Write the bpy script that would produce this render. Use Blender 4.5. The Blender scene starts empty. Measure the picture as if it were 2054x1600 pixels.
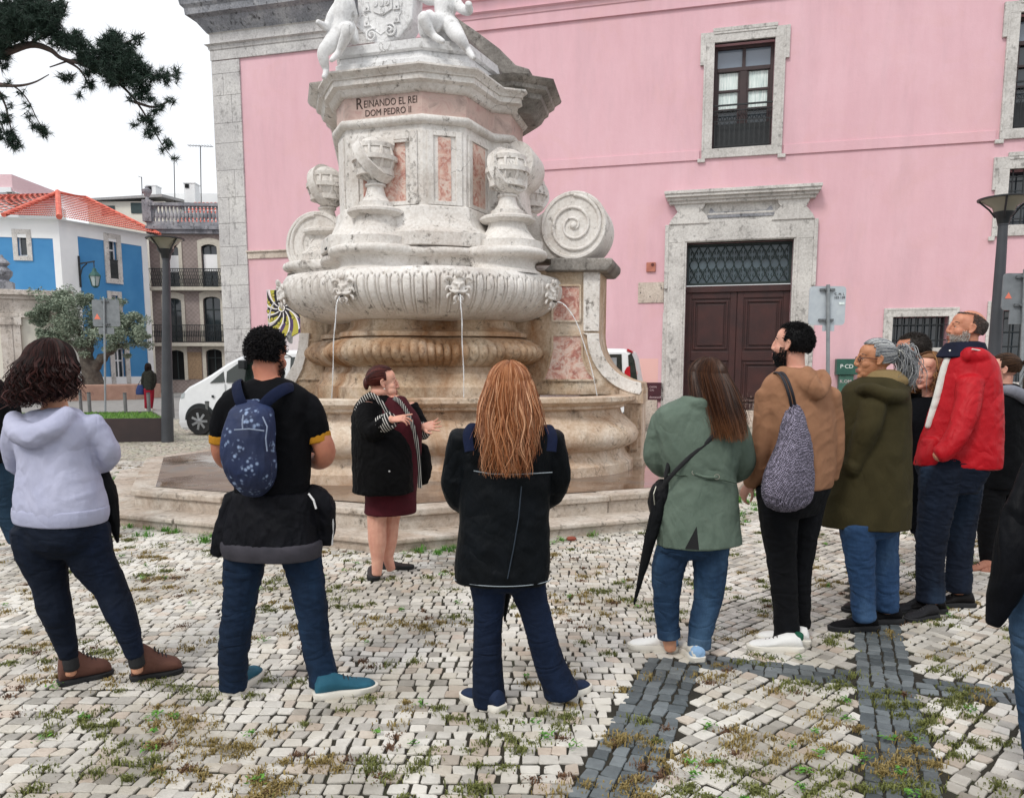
import bpy, math, random
import numpy as np
from mathutils import Vector, noise as mnoise
from math import sin, cos, pi, radians, atan, atan2, tan, sqrt, exp
random.seed(7)
S = bpy.context.scene
C = S.collection
# ------------------------------------------------------------------ camera
FPX, CXP, CYP, HORP, CAMH = 1560.0, 1027.0, 934.0, 738.0, 1.6
PITCH = atan((CYP-HORP)/FPX)
cam = bpy.data.cameras.new('camera'); camo = bpy.data.objects.new('camera', cam); C.objects.link(camo)
camo.location = (0, 0, CAMH); camo.rotation_euler = (pi/2-PITCH, 0, 0)
cam.sensor_width = 36; cam.sensor_fit = 'HORIZONTAL'; cam.lens = 36*FPX/2054
cam.shift_y = (CYP-800)/2054; cam.clip_end = 900; cam.clip_start = 0.05
S.camera = camo
# ------------------------------------------------------------------ sky, sun, exposure
W = bpy.data.worlds.new('World'); S.world = W; W.use_nodes = True
nt = W.node_tree; nt.nodes.clear()
wo = nt.nodes.new('ShaderNodeOutputWorld'); bg = nt.nodes.new('ShaderNodeBackground')
sky = nt.nodes.new('ShaderNodeTexSky'); sky.sky_type = 'NISHITA'; sky.sun_disc = False
SUN_EL, SUN_AZ = radians(48), radians(215)     # azimuth clockwise from +Y
sky.sun_elevation = SUN_EL; sky.sun_rotation = SUN_AZ; sky.air_density = 1.0; sky.dust_density = 4.0
tc = nt.nodes.new('ShaderNodeTexCoord'); no = nt.nodes.new('ShaderNodeTexNoise'); no.inputs['Scale'].default_value = 2.2; no.inputs['Detail'].default_value = 5
mp = nt.nodes.new('ShaderNodeMapping'); mp.inputs['Scale'].default_value = (1, 1, 3)
cr = nt.nodes.new('ShaderNodeValToRGB'); cr.color_ramp.elements[0].color = (10.1, 10.4, 10.9, 1); cr.color_ramp.elements[1].color = (11.5, 11.6, 11.7, 1)
cr.color_ramp.elements[0].position = .35; cr.color_ramp.elements[1].position = .7
mx = nt.nodes.new('ShaderNodeMix'); mx.data_type = 'RGBA'; mx.inputs[0].default_value = 0.93; mx.clamp_result = False
L = nt.links.new
L(tc.outputs['Generated'], mp.inputs[0]); L(mp.outputs[0], no.inputs['Vector']); L(no.outputs[0], cr.inputs[0])
L(sky.outputs[0], mx.inputs[6]); L(cr.outputs[0], mx.inputs[7]); L(mx.outputs[2], bg.inputs[0]); L(bg.outputs[0], wo.inputs[0])
bg.inputs[1].default_value = 0.10
sun = bpy.data.lights.new('sun', 'SUN'); sun.energy = 1.5; sun.angle = radians(14); sun.color = (1, .96, .9)
suno = bpy.data.objects.new('sun', sun); C.objects.link(suno)
sd = Vector((sin(SUN_AZ)*cos(SUN_EL), cos(SUN_AZ)*cos(SUN_EL), sin(SUN_EL)))
suno.rotation_euler = (-sd).to_track_quat('-Z', 'Y').to_euler(); suno.location = sd*60
S.view_settings.view_transform = 'Standard'; S.view_settings.look = 'None'; S.view_settings.exposure = 0.08; S.view_settings.gamma = 1
S.render.engine = 'CYCLES'

# ------------------------------------------------------------------ photo geometry -> world
_f = Vector((0, cos(PITCH), -sin(PITCH))); _u = Vector((0, sin(PITCH), cos(PITCH))); _r = Vector((1, 0, 0)); CAM = Vector((0, 0, CAMH))
def ray(px, py): return _f + _r*((px-CXP)/FPX) - _u*((py-CYP)/FPX)
def P(px, py, Y):
    d = ray(px, py); return CAM + d*(Y/d.y)
def G(px, py, z=0.0):
    d = ray(px, py); return CAM + d*((z-CAMH)/d.z)
def PXM(Y): return Y/FPX*1.0
# ------------------------------------------------------------------ materials
def lin(c):
    if isinstance(c, str):
        c = c.lstrip('#'); c = [int(c[i:i+2], 16)/255 for i in (0, 2, 4)]
        c = [x/12.92 if x <= .04045 else ((x+.055)/1.055)**2.4 for x in c]
    return (c[0], c[1], c[2], 1)
class MatB:
    def __init__(s, name, rough=.7, metal=0, spec=.5):
        s.m = bpy.data.materials.new(name); s.m.use_nodes = True; s.t = s.m.node_tree
        s.b = s.t.nodes['Principled BSDF']; s.b.inputs['Roughness'].default_value = rough
        s.b.inputs['Metallic'].default_value = metal; s.b.inputs['Specular IOR Level'].default_value = spec
        s.tc = s.t.nodes.new('ShaderNodeTexCoord')
    def n(s, typ, **kw):
        x = s.t.nodes.new(typ)
        for k, v in kw.items():
            if k in ('op',): x.operation = v
            else: setattr(x, k, v)
        return x
    def l(s, a, b): s.t.links.new(a, b)
    def vec(s, sc=(1, 1, 1), coord='Object', rot=(0, 0, 0)):
        m = s.n('ShaderNodeMapping'); m.inputs['Scale'].default_value = sc; m.inputs['Rotation'].default_value = rot; s.l(s.tc.outputs[coord], m.inputs[0]); return m.outputs[0]
    def noise(s, scale, detail=4, rough=.55, dist=0, sc=(1, 1, 1), coord='Object'):
        x = s.n('ShaderNodeTexNoise'); x.inputs['Scale'].default_value = scale; x.inputs['Detail'].default_value = detail
        x.inputs['Roughness'].default_value = rough; x.inputs['Distortion'].default_value = dist; s.l(s.vec(sc, coord), x.inputs['Vector']); return x.outputs[0]
    def ramp(s, fac, stops):
        r = s.n('ShaderNodeValToRGB'); e = r.color_ramp.elements
        while len(e) < len(stops): e.new(.5)
        for el, (p, c) in zip(e, stops): el.position = p; el.color = lin(c) if not isinstance(c, (int, float)) else (c, c, c, 1)
        s.l(fac, r.inputs[0]); return r.outputs[0]
    def mix(s, fac, a, b, mode='MIX'):
        x = s.n('ShaderNodeMix'); x.data_type = 'RGBA'; x.blend_type = mode
        for i, v in ((0, fac), (6, a), (7, b)):
            if hasattr(v, 'links') or hasattr(v, 'is_linked'): s.l(v, x.inputs[i])
            else: x.inputs[i].default_value = v if i == 0 else lin(v)
        return x.outputs[2]
    def math(s, op, a, b=0.0, c=None):
        x = s.n('ShaderNodeMath'); x.operation = op
        for i, v in enumerate((a, b) if c is None else (a, b, c)):
            if hasattr(v, 'is_linked'): s.l(v, x.inputs[i])
            else: x.inputs[i].default_value = v
        return x.outputs[0]
    def col(s, v):
        if hasattr(v, 'is_linked'): s.l(v, s.b.inputs['Base Color'])
        else: s.b.inputs['Base Color'].default_value = lin(v)
        return s
    def bump(s, h, dist=.01, strength=1.0):
        x = s.n('ShaderNodeBump'); x.inputs['Distance'].default_value = dist; x.inputs['Strength'].default_value = strength; s.l(h, x.inputs['Height'])
        if s.b.inputs['Normal'].is_linked: s.l(s.b.inputs['Normal'].links[0].from_socket, x.inputs['Normal'])
        s.l(x.outputs[0], s.b.inputs['Normal']); return s
    def rough(s, v): s.l(v, s.b.inputs['Roughness']); return s
def simple(name, c, c2=None, rough=.7, metal=0, scale=8, bump=0, bs=40, spec=.5):
    m = MatB(name, rough, metal, spec)
    if c2 is None: m.col(c)
    else: m.col(m.ramp(m.noise(scale, 5), [(.3, c), (.7, c2)]))
    if bump: m.bump(m.noise(bs, 4), bump)
    return m.m
# ------------------------------------------------------------------ mesh builder
class MB:
    def __init__(s): s.v = []; s.f = []; s.mi = []; s.cur = 0
    def add(s, vs, fs):
        o = len(s.v); s.v += [tuple(v) for v in vs]; s.f += [tuple(i+o for i in f) for f in fs]; s.mi += [s.cur]*len(fs)
    def hexa(s, p):  # 8 points: bottom 4 ccw, top 4
        s.add(p, [(3, 2, 1, 0), (4, 5, 6, 7), (0, 1, 5, 4), (1, 2, 6, 5), (2, 3, 7, 6), (3, 0, 4, 7)])
    def box(s, x0, x1, y0, y1, z0, z1):
        s.hexa([(x0, y0, z0), (x1, y0, z0), (x1, y1, z0), (x0, y1, z0), (x0, y0, z1), (x1, y0, z1), (x1, y1, z1), (x0, y1, z1)])
    def bar(s, a, b, w, h=None, up=(0, 0, 1)):
        h = h or w; a = Vector(a); b = Vector(b); d = (b-a).normalized(); u = Vector(up)
        if abs(d.dot(u)) > .98: u = Vector((0, 1, 0))
        x = d.cross(u).normalized()*w/2; y = x.cross(d).normalized()*h/2
        s.hexa([a-x-y, a+x-y, a+x+y, a-x+y, b-x-y, b+x-y, b+x+y, b-x+y])
    def tube(s, pts, rad, n=8, cap=True, sq=None, ref=None):
        pts = [Vector(p) for p in pts]; m = len(pts)
        if not hasattr(rad, '__len__'): rad = [rad]*m
        vs = []; prev = None
        for i, p in enumerate(pts):
            d = (pts[min(i+1, m-1)]-pts[max(i-1, 0)])
            d = d.normalized() if d.length > 1e-9 else Vector((0, 0, 1))
            if prev is None:
                r0 = Vector(ref) if ref is not None else (Vector((0, 0, 1)) if abs(d.z) < .9 else Vector((0, 1, 0)))
                x = d.cross(r0).normalized()
            else:
                x = (prev - d*prev.dot(d)); x = x.normalized() if x.length > 1e-6 else prev
            prev = x; y = d.cross(x)
            r = rad[i]; ra, rb = (r, r) if not hasattr(r, '__len__') else r
            for k in range(n):
                a = 2*pi*k/n; vs.append(p + x*cos(a)*ra + y*sin(a)*rb)
        fs = [(i*n+k, i*n+(k+1) % n, (i+1)*n+(k+1) % n, (i+1)*n+k) for i in range(m-1) for k in range(n)]
        if cap: fs += [tuple(range(n))[::-1], tuple((m-1)*n+k for k in range(n))]
        s.add(vs, fs)
    def lathe(s, prof, c=(0, 0, 0), n=32, cap=True):
        c = Vector(c); vs = []; m = len(prof)
        for r, z in prof:
            for k in range(n):
                a = 2*pi*k/n; vs.append((c.x+r*cos(a), c.y+r*sin(a), c.z+z))
        fs = [(i*n+k, i*n+(k+1) % n, (i+1)*n+(k+1) % n, (i+1)*n+k) for i in range(m-1) for k in range(n)]
        if cap: fs += [tuple(range(n))[::-1], tuple((m-1)*n+k for k in range(n))]
        s.add(vs, fs)
    def loft(s, rings, cap=True, close=True):
        n = len(rings[0]); m = len(rings); vs = [p for r in rings for p in r]
        fs = [(i*n+k, i*n+(k+1) % n, (i+1)*n+(k+1) % n, (i+1)*n+k) for i in range(m-1) for k in range(n if close else n-1)]
        if cap: fs += [tuple(range(n))[::-1], tuple((m-1)*n+k for k in range(n))]
        s.add(vs, fs)
    def prism(s, poly, d0, d1):  # poly: list of 3d points (ccw seen from d1 side); d0,d1 offset vectors
        a = [Vector(p)+Vector(d0) for p in poly]; b = [Vector(p)+Vector(d1) for p in poly]; s.loft([a, b])
    def ball(s, c, r, n=16, m=10, sc=(1, 1, 1), R=None):
        c = Vector(c); rings = []
        for i in range(m+1):
            t = -pi/2+pi*i/m; t = max(min(t, pi/2-.02), -pi/2+.02); ring = []
            for k in range(n):
                a = 2*pi*k/n; v = Vector((r*cos(t)*cos(a)*sc[0], r*cos(t)*sin(a)*sc[1], r*sin(t)*sc[2]))
                if R is not None: v = R @ v
                ring.append(c+v)
            rings.append(ring)
        s.loft(rings)
def finish(o, smooth=0, bevel=0, seg=2):
    me = o.data
    if smooth:
        me.polygons.foreach_set('use_smooth', [True]*len(me.polygons))
        if smooth < 180: me.set_sharp_from_angle(angle=radians(smooth))
    if bevel:
        b = o.modifiers.new('bevel', 'BEVEL'); b.width = bevel; b.segments = seg; b.limit_method = 'ANGLE'; b.angle_limit = radians(35)
    return o
def obj(name, mb, mats, parent=None, smooth=0, bevel=0, seg=2, label=None):
    me = bpy.data.meshes.new(name); vs = mb.v
    off = Vector((0, 0, 0))
    if parent is not None:
        off = Vector(parent.location)
        if parent.parent is not None: off = off + Vector(parent.parent.location)
    if off.length > 0: a = np.array(vs, dtype=float)-np.array(off); vs = a.tolist()
    me.from_pydata(vs, [], mb.f)
    if not isinstance(mats, (list, tuple)): mats = [mats]
    for m in mats: me.materials.append(m)
    if len(mats) > 1: me.polygons.foreach_set('material_index', mb.mi)
    me.update(); o = bpy.data.objects.new(name, me); C.objects.link(o)
    if parent is not None: o.parent = parent
    if label: o['label'] = label
    return finish(o, smooth, bevel, seg)
def thing(name, label, cat, loc=(0, 0, 0), group=None):
    o = bpy.data.objects.new(name, None); C.objects.link(o); o.location = loc; o.empty_display_size = .2
    o['label'] = label; o['category'] = cat
    if group: o['group'] = group
    return o
def tag(o, label, cat, group=None):
    o['label'] = label; o['category'] = cat
    if group: o['group'] = group
    return o
def struct(o): o['kind'] = 'structure'; return o
def stuff(o, label=None, cat=None):
    o['kind'] = 'stuff'
    if label: o['label'] = label; o['category'] = cat
    return o
def copy_tree(o, loc, label, parent=None):
    c = o.copy(); C.objects.link(c)
    if parent is None: c.location = loc; c['label'] = label
    else: c.parent = parent
    for ch in list(o.children): copy_tree(ch, None, None, c)
    return c
class Frame:
    """vertical plane: origin o, direction u (horizontal), outward normal d"""
    def __init__(s, o, ang):   # ang: direction of u, degrees from +X; outward normal is u rotated -90
        s.o = Vector(o); a = radians(ang); s.u = Vector((cos(a), sin(a), 0)); s.d = Vector((sin(a), -cos(a), 0))
    def p(s, u, z, d=0): return s.o + s.u*u + s.d*d + Vector((0, 0, z-s.o.z*0))
    def px(s, x, y, d=0):
        r = ray(x, y); o = s.o+s.d*d; t = (o-CAM).dot(s.d)/r.dot(s.d); q = CAM+r*t; return ((q-s.o).dot(s.u), q.z)
    def box(s, mb, u0, u1, z0, z1, d0, d1):
        p = s.p; mb.hexa([p(u0, z0, d1), p(u1, z0, d1), p(u1, z0, d0), p(u0, z0, d0), p(u0, z1, d1), p(u1, z1, d1), p(u1, z1, d0), p(u0, z1, d0)])
    def prism(s, mb, pts, d0, d1):  # pts (u,z) ccw
        mb.loft([[s.p(u, z, d0) for u, z in pts], [s.p(u, z, d1) for u, z in pts]])
    def tube(s, mb, pts, r, n=6): mb.tube([s.p(*q) for q in pts], r, n)
    def ringframe(s, mb, u0, u1, z0, z1, w, d0, d1):
        s.box(mb, u0, u0+w, z0, z1, d0, d1); s.box(mb, u1-w, u1, z0, z1, d0, d1)
        s.box(mb, u0+w, u1-w, z0, z0+w, d0, d1); s.box(mb, u0+w, u1-w, z1-w, z1, d0, d1)
def wallgrid(mb, fr, u0, u1, z0, z1, holes, depth=.35, d=0):
    us = sorted({u0, u1, *[h[0] for h in holes], *[h[1] for h in holes]}); zs = sorted({z0, z1, *[h[2] for h in holes], *[h[3] for h in holes]})
    us = [u for u in us if u0 <= u <= u1]; zs = [z for z in zs if z0 <= z <= z1]
    for a, b in zip(us, us[1:]):
        for c, e in zip(zs, zs[1:]):
            m = ((a+b)/2, (c+e)/2)
            if any(h[0] < m[0] < h[1] and h[2] < m[1] < h[3] for h in holes): continue
            mb.add([fr.p(a, c, d), fr.p(b, c, d), fr.p(b, e, d), fr.p(a, e, d)], [(0, 1, 2, 3)])
    for h in holes:
        a, b, c, e = h[:4]; q = [(a, c), (b, c), (b, e), (a, e)]
        for (i, j) in ((0, 1), (1, 2), (2, 3), (3, 0)):
            mb.add([fr.p(*q[i], d), fr.p(*q[i], d-depth), fr.p(*q[j], d-depth), fr.p(*q[j], d)], [(0, 1, 2, 3)])
def hole(fr, x0, y0, x1, y1):
    """rectangle on the frame plane from the photo's top-left and bottom-right corner"""
    a = fr.px(x0, y0); b = fr.px(x1, y1); return [a[0], b[0], b[1], a[1]]
def remesh(o, voxel, smooth=2, fac=.5, disp=None):
    md = o.modifiers.new('r', 'REMESH'); md.mode = 'VOXEL'; md.voxel_size = voxel; md.use_smooth_shade = True
    if smooth: sm = o.modifiers.new('s', 'SMOOTH'); sm.factor = fac; sm.iterations = smooth
    dg = bpy.context.evaluated_depsgraph_get(); me = bpy.data.meshes.new_from_object(o.evaluated_get(dg), depsgraph=dg)
    o.modifiers.clear(); old = o.data; mats = list(old.materials); o.data = me
    me.materials.clear()
    for m in mats: me.materials.append(m)
    bpy.data.meshes.remove(old)
    if disp:
        n = len(me.vertices); co = np.empty(n*3, 'f'); me.vertices.foreach_get('co', co); co = co.reshape(-1, 3)
        no = np.empty(n*3, 'f'); me.vertices.foreach_get('normal', no); no = no.reshape(-1, 3)
        co = co+no*disp(co, no)[:, None]; me.vertices.foreach_set('co', co.ravel().astype('f')); me.update()
    me.polygons.foreach_set('use_smooth', [True]*len(me.polygons))
    me.name = o.name
    return o
# ================================================================== GROUND
m = MatB('far_cobbles', .85)
vor = m.n('ShaderNodeTexVoronoi'); vor.feature = 'DISTANCE_TO_EDGE'; vor.inputs['Scale'].default_value = 9.5; vor.inputs['Randomness'].default_value = .75; m.l(m.vec(), vor.inputs['Vector'])
vc = m.n('ShaderNodeTexVoronoi'); vc.inputs['Scale'].default_value = 9.5; vc.inputs['Randomness'].default_value = .75; m.l(m.vec(), vc.inputs['Vector'])
stone = m.mix(m.noise(.8), '#a39d90', '#c4beb0'); stone = m.mix(.10, stone, vc.outputs['Color'], 'SOFT_LIGHT')
edge = m.ramp(vor.outputs[0], [(.02, 0.0), (.09, 1.0)])
m.col(m.mix(edge, '#6c6858', stone)).bump(edge, .01); M_FARCOB = m.m
m = MatB('asphalt', .85); m.col(m.ramp(m.noise(3, 8), [(.3, '#7a7976'), (.7, '#959390')])).bump(m.noise(60), .004); M_ASPH = m.m
g = MB(); g.add([(-300, -40, -.03), (300, -40, -.03), (300, 500, -.03), (-300, 500, -.03)], [(0, 1, 2, 3)])
struct(obj('ground', g, M_ASPH))
g = MB(); g.add([(-26, -6, -.008), (26, -6, -.008), (26, 24.5, -.008), (-26, 24.5, -.008)], [(0, 1, 2, 3)])
m = MatB('joint_soil', .95); m.col(m.ramp(m.noise(6, 6), [(.3, '#1f1b14'), (.55, '#2e2a20'), (.75, '#30361f')])).bump(m.noise(50), .006); M_SOIL = m.m
struct(obj('joint_bedding', g, M_SOIL))
# far cobbles sheet, behind the individually laid stones
g = MB(); g.add([(-26, 13.2, -.002), (26, 13.2, -.002), (26, 24.5, -.002), (-26, 24.5, -.002)], [(0, 1, 2, 3)])
struct(obj('plaza_paving', g, M_FARCOB))
# individually laid limestone setts with dark basalt bands
def inband(p, bands, mg=0.0):
    for a, b, w0, w1 in bands:
        d = b-a; L2 = d.length_squared; t = (p-a).dot(d)/L2
        if -0.0 <= t <= 1.0:
            q = a+d*t
            if (p-q).length < (w0+(w1-w0)*t)/2+mg: return True
    return False
def g2(px, py): q = G(px, py); return Vector((q.x, q.y))
def ext(a, b, k0, k1): d = b-a; return a-d*k0, b+d*k1
La, Lb = g2(1353, 1324), g2(1229, 1583); Ra, Rb = g2(1760, 1263), g2(1815, 1599); Ha, Hb = g2(1405, 1325), g2(2024, 1393)
BANDS = [(*ext(La, Lb, -.0, 2.0), .30, .30), (*ext(Ra, Rb, 2.6, 1.0), .26, .30), (*ext(Ha, Hb, .03, .6), .20, .24)]
BR = MB(); BR.cur = 0
rng = random.Random(3)
def lay(x0, x1, y0, y1, ang, sz, test, org=None, wd=0):
    ca, sa = cos(ang), sin(ang); cx, cy = (x0+x1)/2, (y0+y1)/2; R = max(x1-x0, y1-y0)*.75
    rows = int(2*R/sz)
    if org is not None: cx, cy = org; rows = int(round(wd/sz)); sz = wd/rows
    for j in range(rows):
        v = -R+j*sz if org is None else -wd/2+sz*j; u = -R+rng.random()*sz
        ph = rng.random()*6
        while u < R:
            w = sz*rng.uniform(.8, 1.3)
            wob = .018*sin(u*3.1+ph*.15)+.022*mnoise.noise(Vector((u*1.3, v*1.3, 0)))*2
            if org is not None: wob = sz/2
            uu, vv = u+w/2, v+wob
            X = cx+uu*ca-vv*sa; Y = cy+uu*sa+vv*ca
            u += w
            if not (x0 <= X <= x1 and y0 <= Y <= y1): continue
            if abs(X) > .70*Y+.5: continue
            k = test(X, Y)
            if k is None: continue
            hw, hh = w/2-.0042*rng.uniform(.5, 1.7), sz/2-.0042*rng.uniform(.5, 1.7)
            z = rng.uniform(-.0015, .0018); tx, ty = rng.uniform(-.012, .012), rng.uniform(-.012, .012)
            co = []
            for (a, b) in ((-1, -1), (1, -1), (1, 1), (-1, 1)):
                jx, jy = rng.gauss(0, .0045), rng.gauss(0, .0045); c = .16*min(hw, hh)*rng.uniform(.5, 1.6)
                px_, py_ = a*hw+jx, b*hh+jy
                if a*b > 0: co += [(px_, py_-b*c) if a > 0 else (px_, py_-b*c), (px_-a*c, py_)]
                else: co += [(px_-a*c, py_), (px_, py_-b*c)]
            if True:
                rings = []
                for s_, zz in ((1.0, -.02), (1.0, -.003), (.94, .0005)):
                    rings.append([(X+(p*ca-q*sa)*s_, Y+(p*sa+q*ca)*s_, zz+z+p*tx+q*ty) for p, q in co])
                o = len(BR.v); n = 8
                BR.v += [t for r_ in rings for t in r_]
                fs = [(o+i*n+q, o+i*n+(q+1) % n, o+(i+1)*n+(q+1) % n, o+(i+1)*n+q) for i in range(2) for q in range(n)]+[tuple(o+2*n+q for q in range(n))]
                BR.f += fs; BR.mi += [k]*len(fs)
FC = Vector((-1.10, 11.2))
def oct_in(X, Y, R):
    dx, dy = X-FC.x, Y-FC.y; a = atan2(dy, dx)+pi/2; r = sqrt(dx*dx+dy*dy); a = (a % (pi/4))-pi/8
    return r*cos(a) < R*cos(pi/8)
def test_white(X, Y):
    if oct_in(X, Y, 4.5): return None
    p = Vector((X, Y))
    if inband(p, BANDS, .004): return None
    # the diagonal laid field lies right of the left band
    d = Lb-La; side = (p-La).x*d.y-(p-La).y*d.x
    return 0 if side > 0 else None
def test_diag(X, Y):
    if oct_in(X, Y, 4.5): return None
    p = Vector((X, Y))
    if inband(p, BANDS, .004): return None
    d = Lb-La; side = (p-La).x*d.y-(p-La).y*d.x
    return 0 if side <= 0 else None
SZ = .074
lay(-9.5, 9.5, 1.9, 13.4, radians(-2), SZ, test_white)
lay(-3, 10.5, 1.9, 13.4, radians(42), SZ, test_diag)
for bi, (a, b, w0, w1) in enumerate(BANDS):
    ang = atan2((b-a).y, (b-a).x)
    def tb(X, Y, bi=bi):
        p = Vector((X, Y))
        if oct_in(X, Y, 4.62): return None
        return 1 if inband(p, [BANDS[bi]], .01) and not any(inband(p, [BANDS[j]]) for j in range(bi)) else None
    lay(-4, 10.5, 1.9, 13.4, ang, .070, tb, (a.x, a.y), (w0+w1)/2)
def stone_mat(name, stops, rnd=.5):
    m = MatB(name, .62, spec=.4); gi = m.n('ShaderNodeNewGeometry').outputs['Random Per Island']
    c = m.ramp(gi, stops); c = m.mix(.28, c, m.ramp(m.noise(22, 6), [(.3, '#8c8578'), (.7, '#f4efe6')]), 'SOFT_LIGHT')
    dirt = m.ramp(m.noise(1.1, 6, dist=.6), [(.42, 0.0), (.62, .5)])
    c = m.mix(dirt, c, '#9a9282', 'MULTIPLY')
    m.col(c).bump(m.noise(70, 4), .004).rough(m.ramp(m.noise(2), [(.3, .45), (.7, .75)])); return m.m
M_SETT = stone_mat('limestone_setts', [(.0, '#a3a09a'), (.15, '#c6c3bd'), (.5, '#dedbd4'), (.8, '#cfcabf'), (.93, '#cbbdb0'), (1, '#a09c95')])
M_BASALT = stone_mat('basalt_setts', [(.0, '#4e565b'), (.5, '#646c71'), (1, '#7b8388')])
struct(obj('setts', BR, [M_SETT, M_BASALT]))
# ---- weeds between the stones
GR = MB(); rg = random.Random(11)
def tuft(x, y, r, h, n, k, z=0):
    GR.cur = k
    for _ in range(n):
        a = rg.uniform(0, 2*pi); d = abs(rg.gauss(0, .5))*r; bx, by = x+d*cos(a), y+d*sin(a)*.8
        b = rg.uniform(0, 2*pi); l = h*rg.uniform(.35, 1.1); lean = rg.uniform(.3, 1.3)*l; w = rg.uniform(.0016, .0034)
        dx, dy = cos(b), sin(b); px_, py_ = -dy*w, dx*w
        mx_, my_ = bx+dx*lean*.4, by+dy*lean*.4; ex, ey = bx+dx*lean, by+dy*lean
        GR.add([(bx-px_, by-py_, z-.01), (bx+px_, by+py_, z-.01), (mx_+px_, my_+py_, z+l*.62), (mx_-px_, my_-py_, z+l*.62), (ex, ey, z+l*.8)], [(0, 1, 2, 3), (3, 2, 4)])
def rosette(x, y, r, k=1, z=0):
    GR.cur = k
    for i in range(rg.randint(14, 26)):
        a = rg.uniform(0, 2*pi); d = rg.uniform(0, r); w = rg.uniform(.006, .012); l = rg.uniform(.014, .03)
        c = Vector((x+d*cos(a), y+d*sin(a), z+.01+rg.uniform(0, .02))); b = rg.uniform(0, 2*pi)
        e = Vector((cos(b), sin(b), rg.uniform(-.2, .5)))*l; s_ = Vector((-sin(b), cos(b), rg.uniform(-.3, .3)))*w
        GR.add([c-e*.5, c+s_*.5, c+e*.5, c-s_*.5], [(0, 1, 2, 3)])
cnt = 0
while cnt < 1450:
    Y = 2.3+rg.random()**1.1*10.5; X = rg.uniform(-.68, .68)*Y
    if oct_in(X, Y, 4.62): continue
    d = mnoise.noise(Vector((X*.85, Y*.85, 3)))+.5*mnoise.noise(Vector((X*2.6, Y*2.6, 9)))
    if X > 1.2: d -= .16
    if rg.random() > .25 and d < .08: continue
    cnt += 1; q = mnoise.noise(Vector((X*1.4, Y*1.4, 40))); t = rg.random()
    if t < .10: rosette(X, Y, rg.uniform(.02, .05), 1)
    elif t < .20: tuft(X, Y, rg.uniform(.04, .08), .018, rg.randint(40, 80), 3)      # reddish low moss weed
    else: tuft(X, Y, rg.uniform(.035, .12), rg.uniform(.014, .030), rg.randint(45, 100), 2 if q > .05 else 0)
for i in range(420):            # thicker green along the foot of the steps
    a = rg.uniform(-pi, 0)+radians(-3); k = int(rg.uniform(0, 8))
    t = rg.uniform(0, 1)**1.4; a0 = -pi/2+k*pi/4
    A = FC+Vector((cos(a0), sin(a0)))*4.62 if False else Vector((FC.x+4.62*cos(a0), FC.y+4.62*sin(a0))); a1 = a0+pi/4
    B = Vector((FC.x+4.62*cos(a1), FC.y+4.62*sin(a1))); p = A.lerp(B, rg.random()); nrm = (p-Vector((FC.x, FC.y))).normalized()
    if mnoise.noise(Vector((p.x*1.2, p.y*1.2, 77))) < -.15: continue
    p = p+nrm*(rg.random()**2*.30+.0)
    if rg.random() < .35: rosette(p.x, p.y, .06, 1)
    else: tuft(p.x, p.y, .06, rg.uniform(.03, .08), 40, 1)
def leafm(name, a, b):
    m = MatB(name, .6, spec=.3); m.col(m.ramp(m.n('ShaderNodeNewGeometry').outputs['Random Per Island'], [(0, a), (1, b)])); return m.m
stuff(obj('grass', GR, [leafm('grass_olive', '#50562c', '#7d8148'), leafm('grass_green', '#3a6a28', '#6aa03c'), leafm('grass_dry', '#7a6a3e', '#9d8a58'), leafm('weed_red', '#5a4435', '#7a5c45')]),
      'weeds and dry grass tufts growing in the joints of the cobbles', 'grass')
del BR, GR
# ================================================================== FOUNTAIN
def limestone(name, base=('#d0cbc5', '#e6e2dd', '#b9b0a8'), stain=0.0, dark=0.85, zs=None, rough=.72):
    m = MatB(name, rough, spec=.35)
    c = m.ramp(m.noise(1.6, 8, .62, .4), [(.28, base[2]), (.5, base[0]), (.72, base[1])])
    c = m.mix(.5, c, m.ramp(m.noise(26, 6, .7), [(.3, '#8f8a82'), (.6, '#ffffff')]), 'SOFT_LIGHT')
    # dark lichen and run-off streaks (vertical)
    st = m.noise(3.2, 8, .7, .3, sc=(1.6, 1.6, .35)); st2 = m.noise(14, 5, .7)
    f = m.ramp(m.math('MULTIPLY', st, st2), [(.30, 0.0), (.40, dark)])
    c = m.mix(f, c, '#6d6862', 'MULTIPLY')
    if stain:
        f = m.ramp(m.noise(1.3, 7, .65, .8, sc=(1, 1, .6)), [(.38, 0.0), (.66, stain)]); c = m.mix(f, c, '#b98a56', 'MULTIPLY')
        f = m.ramp(m.noise(2.7, 7, .7, .6, sc=(1, 1, .5)), [(.55, 0.0), (.7, stain*.8)]); c = m.mix(f, c, '#6b5442', 'MULTIPLY')
    # veins / hairline cracks
    w = m.n('ShaderNodeTexVoronoi'); w.feature = 'DISTANCE_TO_EDGE'; w.inputs['Scale'].default_value = 1.3; w.inputs['Randomness'].default_value = 1
    wv = m.n('ShaderNodeVectorMath'); wv.operation = 'ADD'; nz = m.n('ShaderNodeTexNoise'); nz.inputs['Scale'].default_value = 2.5; nz.inputs['Detail'].default_value = 8
    m.l(m.tc.outputs['Object'], nz.inputs['Vector']); m.l(m.tc.outputs['Object'], wv.inputs[0]); m.l(nz.outputs['Color'], wv.inputs[1]); m.l(wv.outputs[0], w.inputs['Vector'])
    cr_ = m.ramp(w.outputs[0], [(.0, 1.0), (.012, 0.0)]); cr_ = m.math('MULTIPLY', cr_, m.ramp(m.noise(1.1, 3), [(.5, 0.0), (.6, .7)]))
    c = m.mix(cr_, c, '#4b423c')
    ao = None
    m.col(c).bump(m.noise(9, 8, .7), .012).bump(m.noise(60, 4), .004); return m.m
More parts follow.
